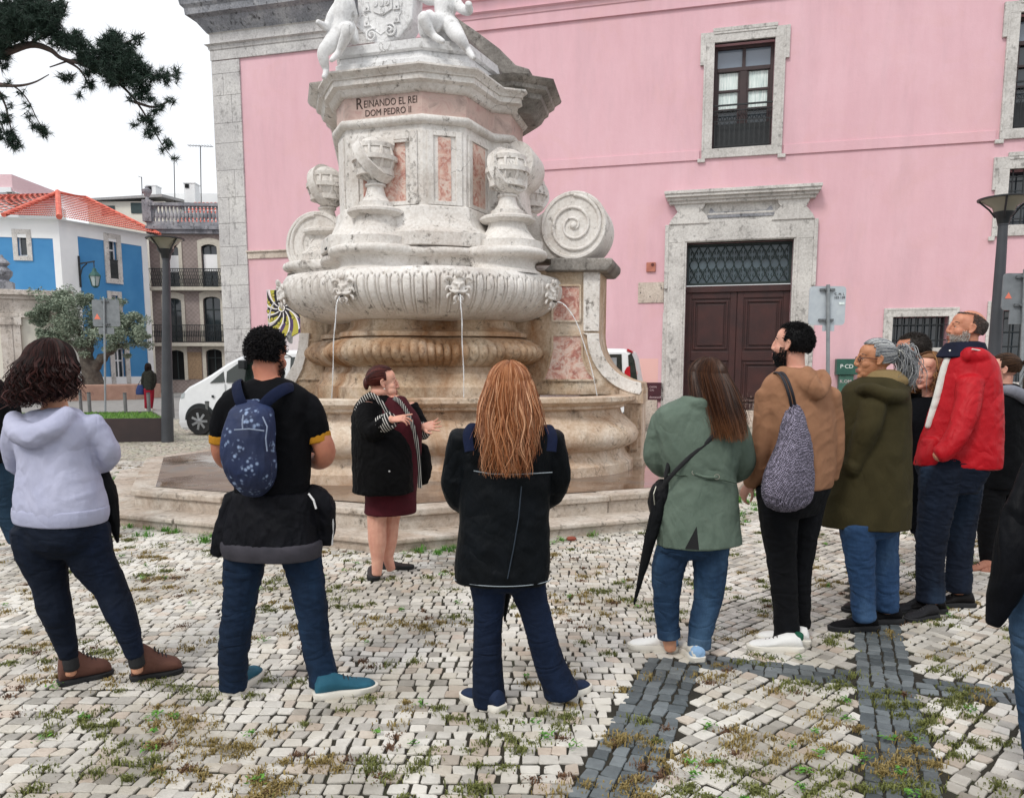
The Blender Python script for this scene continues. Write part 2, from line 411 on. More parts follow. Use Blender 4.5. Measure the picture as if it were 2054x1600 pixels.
M_ST = limestone('pale_limestone'); M_STW = limestone('stained_limestone', ('#bca992', '#d3c6b6', '#a48a6e'), stain=.85, dark=.8)
M_STL = limestone('basin_limestone', ('#c9b9a6', '#dcd2c5', '#b39a80'), stain=.7, dark=.8)
M_STD = limestone('weathered_dark_limestone', ('#77736e', '#a39d96', '#56524e'), dark=.95)
M_WHT = limestone('white_marble', ('#d9d9d9', '#ececec', '#c4c4c6'), dark=.45)
M_STEP = limestone('step_stone', ('#b3aa9f', '#cfc7bc', '#a08e7c'), stain=.35, dark=.8)
m = MatB('breccia_marble', .5)
a_ = m.noise(4.2, 9, .68, 1.4); c = m.ramp(a_, [(.30, '#8f5a50'), (.42, '#b0766a'), (.52, '#cfa494'), (.58, '#d9c6ba'), (.66, '#b98274'), (.8, '#9a8a82')])
b_ = m.ramp(m.noise(15, 6, .7, 1), [(.48, 0.0), (.62, .8)]); m.col(m.mix(b_, c, '#d8c8bc')).bump(m.noise(20), .003); M_BREC = m.m
m = MatB('frieze_marble', .6); c = m.ramp(m.noise(5, 9, .7, 1.0), [(.32, '#9d8880'), (.5, '#c3aaa0'), (.68, '#b39089')]); m.col(c).bump(m.noise(30), .003); M_FRZ = m.m
m = MatB('wet_paving_stone', .16, spec=.5)
c = m.ramp(m.noise(1.5, 7, .6, .5), [(.3, '#6e5442'), (.5, '#8a7361'), (.7, '#77726e')])
bk = m.n('ShaderNodeTexBrick'); bk.inputs['Scale'].default_value = 1; bk.inputs['Brick Width'].default_value = 1.5; bk.inputs['Row Height'].default_value = .9; bk.inputs['Mortar Size'].default_value = .012
bk.inputs['Color1'].default_value = (.9, .9, .9, 1); bk.inputs['Color2'].default_value = (.6, .58, .55, 1); bk.inputs['Mortar'].default_value = (.1, .09, .08, 1); m.l(m.vec(rot=(0, 0, .4)), bk.inputs['Vector'])
c = m.mix(.55, c, bk.outputs[0], 'MULTIPLY'); wet = m.ramp(m.noise(.9, 4, .5, .3), [(.42, .40), (.58, .06)])
m.col(c).rough(wet).bump(m.noise(3, 3), .004); M_WETP = m.m
m = MatB('pool_water', .03, spec=.6); m.b.inputs['Transmission Weight'].default_value = .85; m.b.inputs['IOR'].default_value = 1.33; m.col('#c9c6b4').bump(m.noise(18, 3), .006); M_WATER = m.m
m = MatB('falling_water', .08, spec=.6); m.b.inputs['Transmission Weight'].default_value = .55; m.b.inputs['IOR'].default_value = 1.33; m.col('#f4f6f8').bump(m.noise(30, 3, sc=(1, 1, .2)), .01); M_JET = m.m
CX0, CY0 = -1.15, 11.15
FO = thing('fountain', 'tall pale stone fountain with globes, cherubs and coat of arms on octagonal steps', 'fountain', (CX0, CY0, 0))
def octring(R, z, cx=FC.x, cy=FC.y): return [(cx+R*cos(-pi/2+k*pi/4), cy+R*sin(-pi/2+k*pi/4), z) for k in range(8)]
def octstep(name, R, z0, z1, lip, mt):
    mb = MB(); rings = [octring(R-.03, z0), octring(R-.03, z1-lip), octring(R, z1-lip), octring(R, z1), octring(R-.02, z1)]
    mb.loft(rings, cap=False); mb.add(octring(R-.02, z1), [tuple(range(8))]); return obj(name, mb, mt, FO, bevel=.012)
def blockstep(name, R, Rin, z0, z1, lip, seed):
    mb = MB(); r_ = random.Random(seed)
    for k in range(8):
        a0, a1 = -pi/2+k*pi/4, -pi/2+(k+1)*pi/4; A, B = Vector((cos(a0), sin(a0), 0)), Vector((cos(a1), sin(a1), 0)); cuts = [0]; n = r_.choice((2, 3))
        cuts += sorted([(i+r_.uniform(-.2, .2))/n for i in range(1, n)])+[1]
        for u0, u1 in zip(cuts, cuts[1:]):
            g = .0018+.002*r_.random(); u0 += g; u1 -= g; dz = r_.uniform(-.006, .006); dr = r_.uniform(-.012, .008)
            q = lambda u, R_, z: Vector((FC.x, FC.y, z))+(A.lerp(B, u))*R_
            mb.hexa([q(u0, R-.035+dr, z0), q(u1, R-.035+dr, z0), q(u1, Rin, z0), q(u0, Rin, z0), q(u0, R-.035+dr, z1-lip), q(u1, R-.035+dr, z1-lip), q(u1, Rin, z1-lip), q(u0, Rin, z1-lip)])
            mb.hexa([q(u0, R+dr, z1-lip), q(u1, R+dr, z1-lip), q(u1, Rin, z1-lip), q(u0, Rin, z1-lip), q(u0, R+dr, z1+dz), q(u1, R+dr, z1+dz), q(u1, Rin, z1+dz), q(u0, Rin, z1+dz)])
    return obj(name, mb, M_STEP, FO, bevel=.014)
mb = MB(); mb.loft([octring(4.5, -.05), octring(4.5, .09)]); mb.loft([octring(4.1, .09), octring(4.1, .29)]); obj('core', mb, simple('dark_joint', '#3a352e', rough=.95), FO)
blockstep('lower_step', 4.6, 3.9, -.05, .125, .05, 2); blockstep('upper_step', 4.22, 3.55, .10, .31, .065, 5)
mb = MB(); mb.add(octring(3.95, .318), [tuple(range(8))]); obj('platform_paving', mb, M_WETP, FO)
# joints in the steps
def plan(circles, base):
    def f(a):
        r = base; dx, dy = cos(a), sin(a)
        for az, d, R in circles:
            ux, uy = cos(az)*d, sin(az)*d; b = dx*ux+dy*uy; q = b*b-(d*d-R*R)
            if q > 0 and b+sqrt(q) > r: r = b+sqrt(q)
        return r
    return f
def polar(name, pl, prof, mt, n=360, mod=None, smooth=50, cap=(False, True), z_off=0, parent=None, label=None):
    """prof: (offset, z, scale-of-plan)"""
    mb = MB(); rings = []
    for off, z, sc in prof:
        ring = []
        for k in range(n):
            a = 2*pi*k/n; r = pl(a)*sc+off
            if mod: r += mod(a, z, r)
            ring.append((CX0+r*cos(a), CY0+r*sin(a), z))
        rings.append(ring)
    mb.loft(rings, cap=False)
    if cap[0]: mb.add(rings[0], [tuple(range(n))[::-1]])
    if cap[1]: mb.add(rings[-1], [tuple(range(n))])
    return obj(name, mb, mt, parent or FO, smooth=smooth)
AZ = [radians(a) for a in (-116, -43, 29, 101, 173)]
# basin
bplan = plan([(AZ[0], 1.55, 1.22), (radians(-31), 1.60, 1.30), (AZ[2], 1.55, 1.22), (AZ[3], 1.55, 1.22), (AZ[4], 1.55, 1.22)], 2.30)
prof = [(.08, .30, 1), (.08, .43, 1), (.04, .46, 1), (.0, .50, 1), (-.03, .56, 1), (-.03, .60, 1), (.05, .63, 1), (.13, .69, 1), (.15, .77, 1), (.11, .86, 1), (.01, .95, 1), (-.08, 1.03, 1), (-.10, 1.09, 1), (-.02, 1.12, 1), (-.02, 1.15, 1), (.03, 1.165, 1), (.07, 1.19, 1), (.09, 1.20, 1), (.09, 1.25, 1), (.06, 1.262, 1), (-.20, 1.262, 1), (-.23, 1.25, 1), (-.23, .8, 1)]
polar('basin', bplan, prof, M_STL, smooth=40, cap=(False, False))
mb = MB(); n = 360; mb.add([(CX0+(bplan(2*pi*k/n)-.2)*cos(2*pi*k/n), CY0+(bplan(2*pi*k/n)-.2)*sin(2*pi*k/n), 1.19) for k in range(n)], [tuple(range(n))])
obj('pool_water', mb, M_WATER, FO)
mb = MB(); mb.add([(CX0+(bplan(2*pi*k/n)-.2)*cos(2*pi*k/n), CY0+(bplan(2*pi*k/n)-.2)*sin(2*pi*k/n), .95) for k in range(n)], [tuple(range(n))])
obj('basin_floor', mb, M_STW, FO)
# stem: plinth, neck, fluted ring
splan = plan([(a, .75, .62) for a in AZ], 1.12)
polar('stem_base', splan, [(.30, 1.0, 1), (.30, 1.36, 1), (.26, 1.38, 1), (.22, 1.44, 1), (.22, 1.52, 1), (.16, 1.56, 1), (.14, 1.62, 1)], M_STW)
def fl(n, amp, z0, z1, tw=0):
    def f(a, z, r):
        if not z0 <= z <= z1: return 0
        e = min(1, (z-z0)/.06, (z1-z)/.06); return amp*e*(abs(sin(a*n/2+tw*z))**.6-.75)
    return f
pr = [(.12, 1.60, 1)]+[(.16+.26*sin(pi*t)**.7, 1.62+.36*t, 1) for t in [i/14 for i in range(15)]]+[(.10, 2.0, 1)]
polar('fluted_ring', splan, pr, M_STW, n=1440, mod=fl(96, .06, 1.60, 1.99, 1.5), smooth=80)
polar('stem_neck', splan, [(.16, 1.99, 1), (.20, 2.0, 1), (.20, 2.05, 1), (.10, 2.08, 1), (.04, 2.14, 1), (.04, 2.2, 1), (.1, 2.25, 1), (.22, 2.27, 1), (.24, 2.33, 1), (.24, 2.36, 1)], M_STW)
# big fluted bowl
bw = plan([(a+radians(36), 1.2, .84) for a in AZ], 1.93)
NB = 84
def tongues(a, z, r):
    t = (z-2.24)/(2.74-2.24)
    if t < .02 or t > .93: return 0
    u = (a*NB/(2*pi)) % 1.0; top = .90-.0
    d = abs(u-.5)*2          # 0 centre of the tongue, 1 edge
    # inverted-U outline
    hw = .72 if t < top-.10 else .72*sqrt(max(0, 1-((t-(top-.10))/.10)**2))
    g = exp(-((d-hw)/.13)**2) if t < top else (exp(-(d/.25)**2) if t < top+.02 else 0)
    return -.036*g + .004*(1-d*d)*(t < top)
prb = [(-.80, 2.19, 1)]
for i in range(27):
    th = pi/2*(1-i/20) if i <= 20 else 0; z = 2.60-.40*sin(th) if i <= 20 else 2.60+.14*(i-20)/6
    prb.append((-.66*(1-cos(th))-(.05*((i-20)/6)**2 if i > 20 else 0), z, 1))
prb += [(-.07, 2.77, 1), (-.12, 2.785, 1), (-.30, 2.79, 1)]
polar('fluted_bowl', bw, prb, M_ST, n=2352, mod=tongues, smooth=70)
# lobed rim above the bowl
rplan = plan([(radians(-116), 1.22, .56), (radians(-43), 1.38, .53), (radians(29), 1.45, .54), (radians(101), 1.5, .56), (radians(167), 1.55, .56)], 1.42)
polar('lobed_neck', rplan, [(-.02, 2.77, 1), (-.02, 2.80, 1), (-.08, 2.83, 1), (-.11, 2.88, 1), (-.10, 2.93, 1), (-.05, 2.96, 1)], M_ST)
polar('lobed_rim', rplan, [(-.05, 2.955, 1), (.03, 2.965, 1), (.065, 2.99, 1), (.075, 3.02, 1), (.06, 3.055, 1), (.02, 3.075, 1), (-.05, 3.08, 1)], M_ST)
# ---- globes on turned stands
def globe(cx, cy, z0, R, tilt):
    mb = MB(); c = (cx, cy, 0)
    prof = [(.46, 3.08), (.46, 3.20), (.40, 3.21), (.34, 3.28), (.27, 3.40), (.25, 3.48), (.25, 3.50), (.33, 3.52), (.36, 3.55), (.36, 3.585), (.33, 3.61), (.22, 3.62), (.22, 3.70), (.18, 3.72), (.13, 3.80), (.105, 3.90), (.105, 3.92), (.13, 3.93), (.13, 3.955), (.10, 3.97), (.10, 4.0)]
    k = (z0-R-3.08)/(3.98-3.08); prof = [(r*R/.275, 3.08+(z-3.08)*k) for r, z in prof]
    n = 8 if False else 28
    mb.lathe(prof, c, n)
    g = obj('globe_stand', mb, M_ST, FO, smooth=40)
    mb = MB(); mb.ball((cx, cy, z0), R*.92, 32, 20)
    for i in range(10):                         # meridians
        a = pi*i/10*2+.2; pts = []; 
        for j in range(17):
            t = -pi/2*.86+pi*.86*j/16; pts.append((cx+R*.93*cos(t)*cos(a), cy+R*.93*cos(t)*sin(a), z0+R*.93*sin(t)))
        mb.tube(pts, .022, 6)
    for zz, w in ((-.58, .04), (0, .03), (.55, .03)):   # parallels: rings
        rr = R*sqrt(1-zz*zz); rings = []
        for (ro, dz) in ((rr*.93-.02, -w), (rr+.012, -w), (rr+.012, w*.8), (rr*.9-.02, w)):
            rings.append([(cx+ro*cos(2*pi*q/36), cy+ro*sin(2*pi*q/36), z0+zz*R+dz) for q in range(36)])
        mb.loft(rings, cap=False)
    capr = [[(cx+R*1.01*cos(t)*cos(2*pi*q/36), cy+R*1.01*cos(t)*sin(2*pi*q/36), z0+R*1.01*sin(t)) for q in range(36)] for t in (.62, .8, 1.0, 1.2, 1.4, 1.53)]
    mb.loft(capr, cap=False); mb.add(capr[-1], [tuple(range(36))])
    # broad zodiac band
    from mathutils import Euler
    E = Euler(tilt).to_matrix(); rings = []
    for (ro, dz) in ((R*.9, -.062), (R*1.13, -.062), (R*1.13, .062), (R*.9, .062)):
        rings.append([Vector((cx, cy, z0))+E @ Vector((ro*cos(2*pi*q/48), ro*sin(2*pi*q/48), dz)) for q in range(49)])
    mb.loft(rings, cap=False, close=False)
    obj('globe', mb, M_ST, FO, smooth=35)
q = P(752, 322, 9.98); globe(q.x, q.y, q.z, .27, (radians(22), radians(52), 0))
q = P(1018, 345, 10.2); globe(q.x, q.y, q.z, .27, (radians(35), radians(62), 0))
q = P(655, 375, 11.5); globe(q.x, q.y, q.z, .27, (radians(30), radians(70), 0))
q = P(655, 375, 11.5); globe(.25, 12.0, q.z, .27, (radians(60), radians(40), 0))
# ---- pedestal
def V2(x, y): return Vector((x, y))
pA, pB, pC, pD, pE = V2(-2.27, 10.6), V2(-2.083, 10.185), V2(-1.09, 9.9), V2(-.574, 10.06), V2(-.275, 10.70)
pW1, pW2, pW3, pW4, pW0 = V2(-.02, 10.78), V2(.14, 11.45), V2(-.1, 12.3), V2(-1.9, 12.7), V2(-2.5, 12.0)
PL = [pA, pB, pC, pD, pE, pW1, pW2, pW3, pW4, pW0]
def offset(poly, d):
    n = len(poly); out = []
    for i in range(n):
        a, b, c = poly[i-1], poly[i], poly[(i+1) % n]; e1, e2 = (b-a).normalized(), (c-b).normalized()
        n1, n2 = Vector((e1.y, -e1.x)), Vector((e2.y, -e2.x)); h = (n1+n2).normalized(); k = d/max(.45, h.dot(n1)); out.append(b+h*k)
    return out
def pring(poly, prof, cap=True):
    mb = MB(); rings = [[(p.x, p.y, z) for p in offset(poly, o)] for o, z in prof]; mb.loft(rings, cap=cap); return mb
zt = lambda y, Y: P(900, y, Y).z
Z0, ZS, ZF = 3.08, zt(240, 9.95), zt(187, 9.95)
obj('pedestal_foot', pring(PL, [(.26, Z0), (.26, Z0+.17), (.20, Z0+.18), (.12, Z0+.26), (.06, Z0+.38), (.05, Z0+.5), (.0, Z0+.52)]), M_ST, FO, smooth=40, bevel=.01)
obj('pedestal_shaft', pring(PL, [(0, Z0+.5), (0, ZS)]), M_ST, FO)
obj('shaft_moulding', pring(PL, [(.0, ZS-.06), (.05, ZS-.05), (.075, ZS-.02), (.075, ZS+.015), (.05, ZS+.04), (.012, ZS+.05)]), M_ST, FO, smooth=50)
obj('frieze', pring(PL, [(.01, ZS+.04), (.01, ZF+.02)]), M_FRZ, FO)
zfb, zct = zt(152, 9.68), zt(119, 9.60); hc = zct-zfb
cp = [(.015, ZF), (.05, ZF+.01), (.07, ZF+(zfb-ZF)*.3), (.10, ZF+(zfb-ZF)*.75), (.14, zfb-.01), (.155, zfb), (.155, zfb+hc*.42), (.175, zfb+hc*.44), (.18, zfb+hc*.55), (.20, zfb+hc*.66), (.225, zfb+hc*.8), (.235, zfb+hc*.86), (.235, zct), (0, zct+.04)]
obj('cornice', pring(PL, cp), M_ST, FO, smooth=35)
WR = [V2(-.42, 10.85), V2(-.0, 10.72), V2(.30, 10.85), V2(.42, 11.5), V2(.0, 12.4), V2(-.6, 12.2)]
zw0, zw1 = zt(222, 10.75), zt(150, 10.6); hw_ = zw1-zw0
cp2 = [(o_, zw0+hw_*t_) for o_, t_ in ((-.06, 0), (.0, .12), (.04, .30), (.09, .38), (.10, .52), (.17, .62), (.18, .74), (.25, .84), (.27, .92), (.22, .96), (.1, 1.0))]
obj('wing_cornice', pring(WR, cp2), M_STD, FO, smooth=35)
WL = [V2(-2.62, 11.3), V2(-2.45, 10.72), V2(-2.15, 10.62), V2(-2.0, 11.6), V2(-2.3, 12.4)]
za, zb_ = zt(218, 10.6), zt(160, 10.5); hh_ = zb_-za
obj('wing_cornice', pring(WL, [(-.08, za), (.0, za+hh_*.15), (.03, za+hh_*.4), (.08, za+hh_*.5), (.09, za+hh_*.65), (.17, za+hh_*.8), (.20, za+hh_*.95), (.1, zb_)]), M_ST, FO, smooth=35)
# attic block
ZK0, ZK1 = zct-.02, zt(79, 9.85)
top = [pA+V2(.1, .1), pB, pC, pD, pE, V2(-.2, 11.6), V2(-1.9, 12)]
obj('attic_block', pring(top, [(.10, ZK0), (.10, ZK0+.12), (.05, ZK0+.16), (.03, ZK0+.3), (.05, ZK1-.12), (.09, ZK1-.1), (.09, ZK1)]), M_WHT, FO, smooth=35)
# faces: frames and panels
class Face:
    def __init__(s, a, b):
        s.a = a; s.e = (b-a); s.L = s.e.length; s.e.normalize(); s.n = Vector((s.e.y, -s.e.x))
    def p(s, t, z, d): q = s.a+s.e*t+s.n*d; return (q.x, q.y, z)
    def slab(s, mb, t0, t1, z0, z1, d0, d1):
        p = s.p; mb.hexa([p(t0, z0, d1), p(t1, z0, d1), p(t1, z0, d0), p(t0, z0, d0), p(t0, z1, d1), p(t1, z1, d1), p(t1, z1, d0), p(t0, z1, d0)])
    def poly(s, mb, pts, d0, d1): mb.loft([[s.p(t, z, d0) for t, z in pts], [s.p(t, z, d1) for t, z in pts]])
ZB = Z0+.52
for (a, b, mg, arch) in ((pA, pB, .22, 0), (pB, pC, .17, 1), (pC, pD, .13, 0), (pD, pE, .13, 0)):
    fc = Face(a, b); Lf = fc.L; zt1 = ZS-.13
    mb = MB(); fc.slab(mb, mg*.4, mg, ZB, zt1, 0, .022); fc.slab(mb, Lf-mg, Lf-mg*.4, ZB, zt1, 0, .022)
    fc.slab(mb, mg, Lf-mg, zt1-.06, zt1, 0, .022); fc.slab(mb, mg, Lf-mg, ZB, ZB+.05, 0, .022)
    if arch:
        cxm = Lf/2
        pts = [(mg, zt1-.06), (mg, zt1-.14), (mg+.17, zt1-.14), (mg+.17, zt1-.17), (mg+.20, zt1-.26), (mg+.27, zt1-.31), (cxm-.06, zt1-.31), (cxm-.0, zt1-.30)]
        arc = [(mg, zt1-.10), (mg+.20, zt1-.10), (mg+.20, zt1-.15), (mg+.26, zt1-.24), (cxm-.08, zt1-.27), (cxm, zt1-.20), (cxm+.08, zt1-.27), (Lf-mg-.26, zt1-.24), (Lf-mg-.20, zt1-.15), (Lf-mg-.20, zt1-.10), (Lf-mg, zt1-.10)]
        up = [(Lf-mg, zt1-.05), (mg, zt1-.05)]
        fc.poly(mb, arc+up, 0, .03)
        arc2 = [(t, z-.07) for t, z in arc]; 
        for (p0, p1) in zip(arc2, arc2[1:]): mb.bar(fc.p(p0[0], p0[1]+.045, .035), fc.p(p1[0], p1[1]+.045, .035), .03)
    obj('panel_frame', mb, M_ST, FO, bevel=.006)
    mb = MB(); fc.slab(mb, mg+.06, Lf-mg-.06, ZB+.0, zt1-.07, -.02, .008); obj('marble_panel', mb, M_BREC, FO)
# inscription
def text_mesh(body, size, parent, mt, loc, ux, nrm, depth=.004, name='inscription', sx=1.0, font=None, align='CENTER'):
    cu = bpy.data.curves.new(name, 'FONT'); cu.body = body; cu.size = size; cu.extrude = depth; cu.align_x = align; cu.resolution_u = 3
    to = bpy.data.objects.new(name, cu); C.objects.link(to); dg = bpy.context.evaluated_depsgraph_get(); me = bpy.data.meshes.new_from_object(to.evaluated_get(dg), depsgraph=dg)
    bpy.data.objects.remove(to); bpy.data.curves.remove(cu)
    ux = Vector(ux).normalized(); nrm = Vector(nrm).normalized(); uz = nrm.cross(ux)
    off = Vector((0, 0, 0))
    if parent is not None: off = Vector(parent.location)+(Vector(parent.parent.location) if parent.parent else Vector((0, 0, 0)))
    for v in me.vertices: c = v.co.copy(); v.co = Vector(loc)-off+ux*c.x*sx+uz*c.y+nrm*c.z
    me.materials.append(mt); me.name = name; o = bpy.data.objects.new(name, me); C.objects.link(o)
    if parent is not None: o.parent = parent
    return o
M_INK = simple('carved_letters', '#4a3d38', rough=.9)
fc = Face(pB, pC); nn = Vector((fc.n.x, fc.n.y, 0)); uu = Vector((fc.e.x, fc.e.y, 0))
hF = ZF-ZS
text_mesh('EINANDO EL REI', .118, FO, M_INK, fc.p(fc.L*.60, ZS+hF*.60, .011), uu, nn, sx=.82)
text_mesh('R', .19, FO, M_INK, fc.p(fc.L*.195, ZS+hF*.56, .011), uu, nn, sx=.85)
text_mesh('DOM PEDRO II', .11, FO, M_INK, fc.p(fc.L*.57, ZS+hF*.25, .011), uu, nn, sx=.86)
# ---- wing walls with volutes (plane of the fountain's long axis)
WF = Frame((CX0, CY0, 0), -14)
def wp(x, y, d=0): return WF.px(x, y, d)
DF = .26
def volute(cpx, cpy, rpx, hand):
    cu, cz = wp(cpx, cpy, DF); r = abs(wp(cpx+rpx, cpy, DF)[0]-cu); mb = MB(); n = 48
    ring = lambda rr, d: [WF.p(cu+rr*cos(2*pi*k/n), cz+rr*sin(2*pi*k/n), d) for k in range(n)]
    prof = [(r-.02, -.55), (r, -.52)]
    for i in range(7): prof += [(r, -.50+i*.10), (r-.018, -.485+i*.10), (r, -.47+i*.10)]
    prof += [(r, DF-.03), (r-.02, DF), (r-.05, DF+.0), (r-.06, DF-.02)]
    mb.loft([ring(a, d) for a, d in prof], cap=False); mb.add(ring(r-.055, DF-.02), [tuple(range(n))]); mb.add(ring(r-.02, -.55), [tuple(range(n))[::-1]])
    o1 = obj('volute', mb, M_ST, FO, smooth=40)
    mb = MB(); pts = []; rad = []
    for i in range(90):
        t = i/89; a = hand*(t*2*pi*2.6)+pi*.5; rr = (r-.09)*(1-t)**1.15+.03
        pts.append(WF.p(cu+rr*cos(a), cz+rr*sin(a), DF-.012)); rad.append(.026*(1-t*.5))
    mb.tube(pts, rad, 8); mb.ball(WF.p(cu, cz, DF-.02), .05, 12, 8)
    sp = obj('spiral', mb, M_ST, o1, smooth=60); return cu, cz, r
vr = volute(1150, 452, 68, -1)
vl = volute(632, 492, 62, 1)
def wing(name, pts, d0, d1, mt, bevel=.015):
    mb = MB(); q = [wp(x, y, d1) for x, y in pts]
    area = sum(q[i-1][0]*q[i][1]-q[i][0]*q[i-1][1] for i in range(len(q)))
    if area < 0: q = q[::-1]
    WF.prism(mb, q, d0, d1); return obj(name, mb, mt, FO, bevel=bevel)
def arcp(cx, cy, r, a0, a1, n=10): return [(cx+r*cos(radians(a0+(a1-a0)*i/n)), cy+r*sin(radians(a0+(a1-a0)*i/n))) for i in range(n+1)]
wing('scroll_neck', [(960, 520), (985, 400), (1035, 388), (1046, 412), (1060, 430), (1078, 434), (1092, 424), (1108, 404), (1130, 395), (1120, 520)], -.5, .20, M_ST)
wing('scroll_neck', [(740, 540), (730, 400), (705, 395), (695, 430), (685, 445), (668, 440), (655, 440), (640, 540)], -.5, .20, M_ST)
# upper side scroll under the cornice
cu, cz = wp(1036, 322, DF); mb = MB(); n = 32; rr_ = abs(wp(1070, 322, DF)[0]-cu)
mb.loft([[WF.p(cu+(rr_-.02*(k in (0, 3)))*cos(2*pi*j/n), cz+(rr_*1.15)*sin(2*pi*j/n), d) for j in range(n)] for k, d in enumerate((-.5, -.47, .17, .2))]); obj('volute', mb, M_ST, FO, smooth=40)
wing('side_scroll', [(985, 280), (1040, 292), (1068, 318), (1062, 350), (1040, 372), (1046, 420), (990, 420)], -.5, .16, M_ST)
wing('pier_cap', [(1090, 543), (1104, 531), (1104, 517), (1228, 517), (1228, 530), (1216, 543)], -.62, .40, M_STD, .02)
wing('pier_cap', [(575, 556), (585, 566), (690, 566), (690, 548), (575, 548)], -.62, .36, M_STD, .02)
flare = [(1203, 543)]+[(1201, 668)]+arcp(1297, 672, 96, 180, 95, 10)+[(1291, 782), (1291, 792)]
wing('wing_wall', [(1000, 792), (1000, 543)]+flare, -.5, .24, M_STW)
flareL = [(600, 566), (602, 672)]+[(597, 700), (588, 730), (570, 760), (552, 772), (540, 785), (540, 800)]
wing('wing_wall', [(720, 800), (720, 566)]+flareL, -.5, .24, M_STW)
wing('pilaster', [(1170, 545), (1203, 545), (1201, 664), (1170, 664)], .24, .29, M_ST, .008)
fr_ = [(1168, 668), (1201, 668)]+arcp(1297, 672, 96, 180, 97, 10)+[(1287, 784)]+arcp(1297, 672, 120, 97, 180, 10)
wing('flare_band', fr_, .24, .29, M_ST, .008)
fr_ = [(600, 668), (597, 700), (588, 730), (570, 760), (552, 772), (552, 790), (590, 772), (606, 740), (617, 700), (620, 668)]
wing('flare_band', fr_, .24, .29, M_ST, .008)
def panel(pts, mt=M_BREC): 
    wing('marble_panel', pts, .24, .252, mt, 0)
    q = [wp(x, y, .26) for x, y in pts]; mb = MB()
    for a, b in zip(q, q[1:]+q[:1]): mb.bar(WF.p(a[0], a[1], .26), WF.p(b[0], b[1], .26), .025)
    obj('panel_frame', mb, M_STW, FO)
panel([(1108, 572), (1164, 572), (1164, 644), (1108, 644)]); panel([(1108, 672), (1166, 672), (1168, 715), (1178, 742), (1195, 762), (1090, 762), (1100, 735), (1108, 700)])
panel([(613, 682), (648, 682), (648, 760), (592, 760), (602, 740), (611, 710)], M_STW)
# corner piers of the basin wall
for (x0, x1) in ((1243, 1291), ):
    a = wp(x0, 790, .22)[0]; b = wp(x1, 790, .22)[0]; mb = MB()
    WF.box(mb, a+.06, b-.02, .30, 1.14, -.5, .22); WF.box(mb, a+.03, b, .30, .42, -.5, .26); WF.box(mb, a, b, 1.14, 1.33, -.55, .27); WF.box(mb, a+.14, b-.06, .5, 1.05, .22, .235)
    obj('end_pier', mb, M_STL, FO, bevel=.02)
mb = MB(); WF.box(mb, -2.85, -2.45, .30, 1.14, -.5, .22); WF.box(mb, -2.88, -2.42, 1.14, 1.33, -.55, .27); obj('end_pier', mb, M_STL, FO, bevel=.02)
# ================================================================== PINK BUILDING
PWF = Frame((0, 23.70, 0), -14.5)
m = MatB('pink_render', .85, spec=.2)
c = m.ramp(m.noise(.35, 6, .6, .3), [(.3, '#d9b0b8'), (.5, '#ddb4bc'), (.7, '#e1bac2')])
c = m.mix(.10, c, m.ramp(m.noise(1.2, 8, .7, sc=(2, 2, .3)), [(.35, '#c99aa2'), (.6, '#ffffff')]), 'MULTIPLY')
sx = m.n('ShaderNodeSeparateXYZ'); m.l(m.tc.outputs['Object'], sx.inputs[0])
c = m.mix(m.ramp(m.noise(.9, 6, .7, 0, (1, 1, .2)), [(.48, 0.0), (.75, .20)]), c, '#8f7f86')
c = m.mix(m.ramp(m.noise(.5, 9, .75, 1.0), [(.52, 0.0), (.56, .10), (.7, .22)]), c, '#d3a79f')
c = m.mix(m.ramp(m.noise(6, 9, .8, .5), [(.62, 0.0), (.72, .25)]), c, '#b98d95')
m.col(c).bump(m.noise(3, 8, .6), .01).bump(m.noise(40, 4), .0025); M_PINK = m.m
M_PATCH = simple('repaint_patch', '#e3b3ae', '#e6bab2', .85, scale=1)
def ashlar(name, a, b, c3, w=.9, h=.45, dark=.6):
    m = MatB(name, .8, spec=.25); c = m.ramp(m.noise(1.1, 8, .65, .4), [(.3, c3), (.5, a), (.7, b)])
    c = m.mix(.5, c, m.ramp(m.noise(20, 6, .7), [(.3, '#8a8884'), (.6, '#ffffff')]), 'SOFT_LIGHT')
    c = m.mix(m.ramp(m.math('MULTIPLY', m.noise(2.2, 8, .7, .3, (2, 2, .3)), m.noise(9, 5)), [(.28, 0.0), (.4, dark)]), c, '#6c6a68', 'MULTIPLY')
    m.col(c).bump(m.noise(12, 8, .7), .01); return m.m
M_TRIM = ashlar('window_stone', '#b9b6b2', '#cdcac5', '#a4a19d'); M_QUOIN = ashlar('quoin_stone', '#b4b2b1', '#c6c4c1', '#a19f9f', dark=.5)
M_TRIMD = ashlar('stained_cornice_stone', '#7f8187', '#a3a3a6', '#5e6066', dark=.9)
M_PLINTH = ashlar('plinth_stone', '#b8ab9f', '#cbbfb2', '#a09286')
M_GLASS = MatB('window_glass', .06, spec=.8).col('#2a3238').m; M_GLASSB = MatB('sky_reflection_glass', .08, spec=.9).col('#77828f').m  # upper panes: the sky's reflection is put into the blue-grey base colour
M_DARK = simple('dark_interior', '#0d0f11', rough=.9); M_BROWNP = simple('dark_brown_paint', '#2c1d1e', '#3b2829', .5, scale=5)
M_IRON = simple('black_iron', '#15191b', '#23282b', .55, scale=9); M_IRONG = simple('green_black_iron', '#10201f', '#1b2c2b', .5, scale=9)
M_CURT = MatB('white_curtain', .9); M_CURT.col(M_CURT.ramp(M_CURT.noise(6, 3, sc=(6, 6, .4)), [(.35, '#c2d4d1'), (.65, '#f2faf7')])); M_CURT = M_CURT.m
BL = thing('pink_building', 'long pink rendered building with grey stone quoins, cornice and door surround', 'building', (0, 23.7, 0))
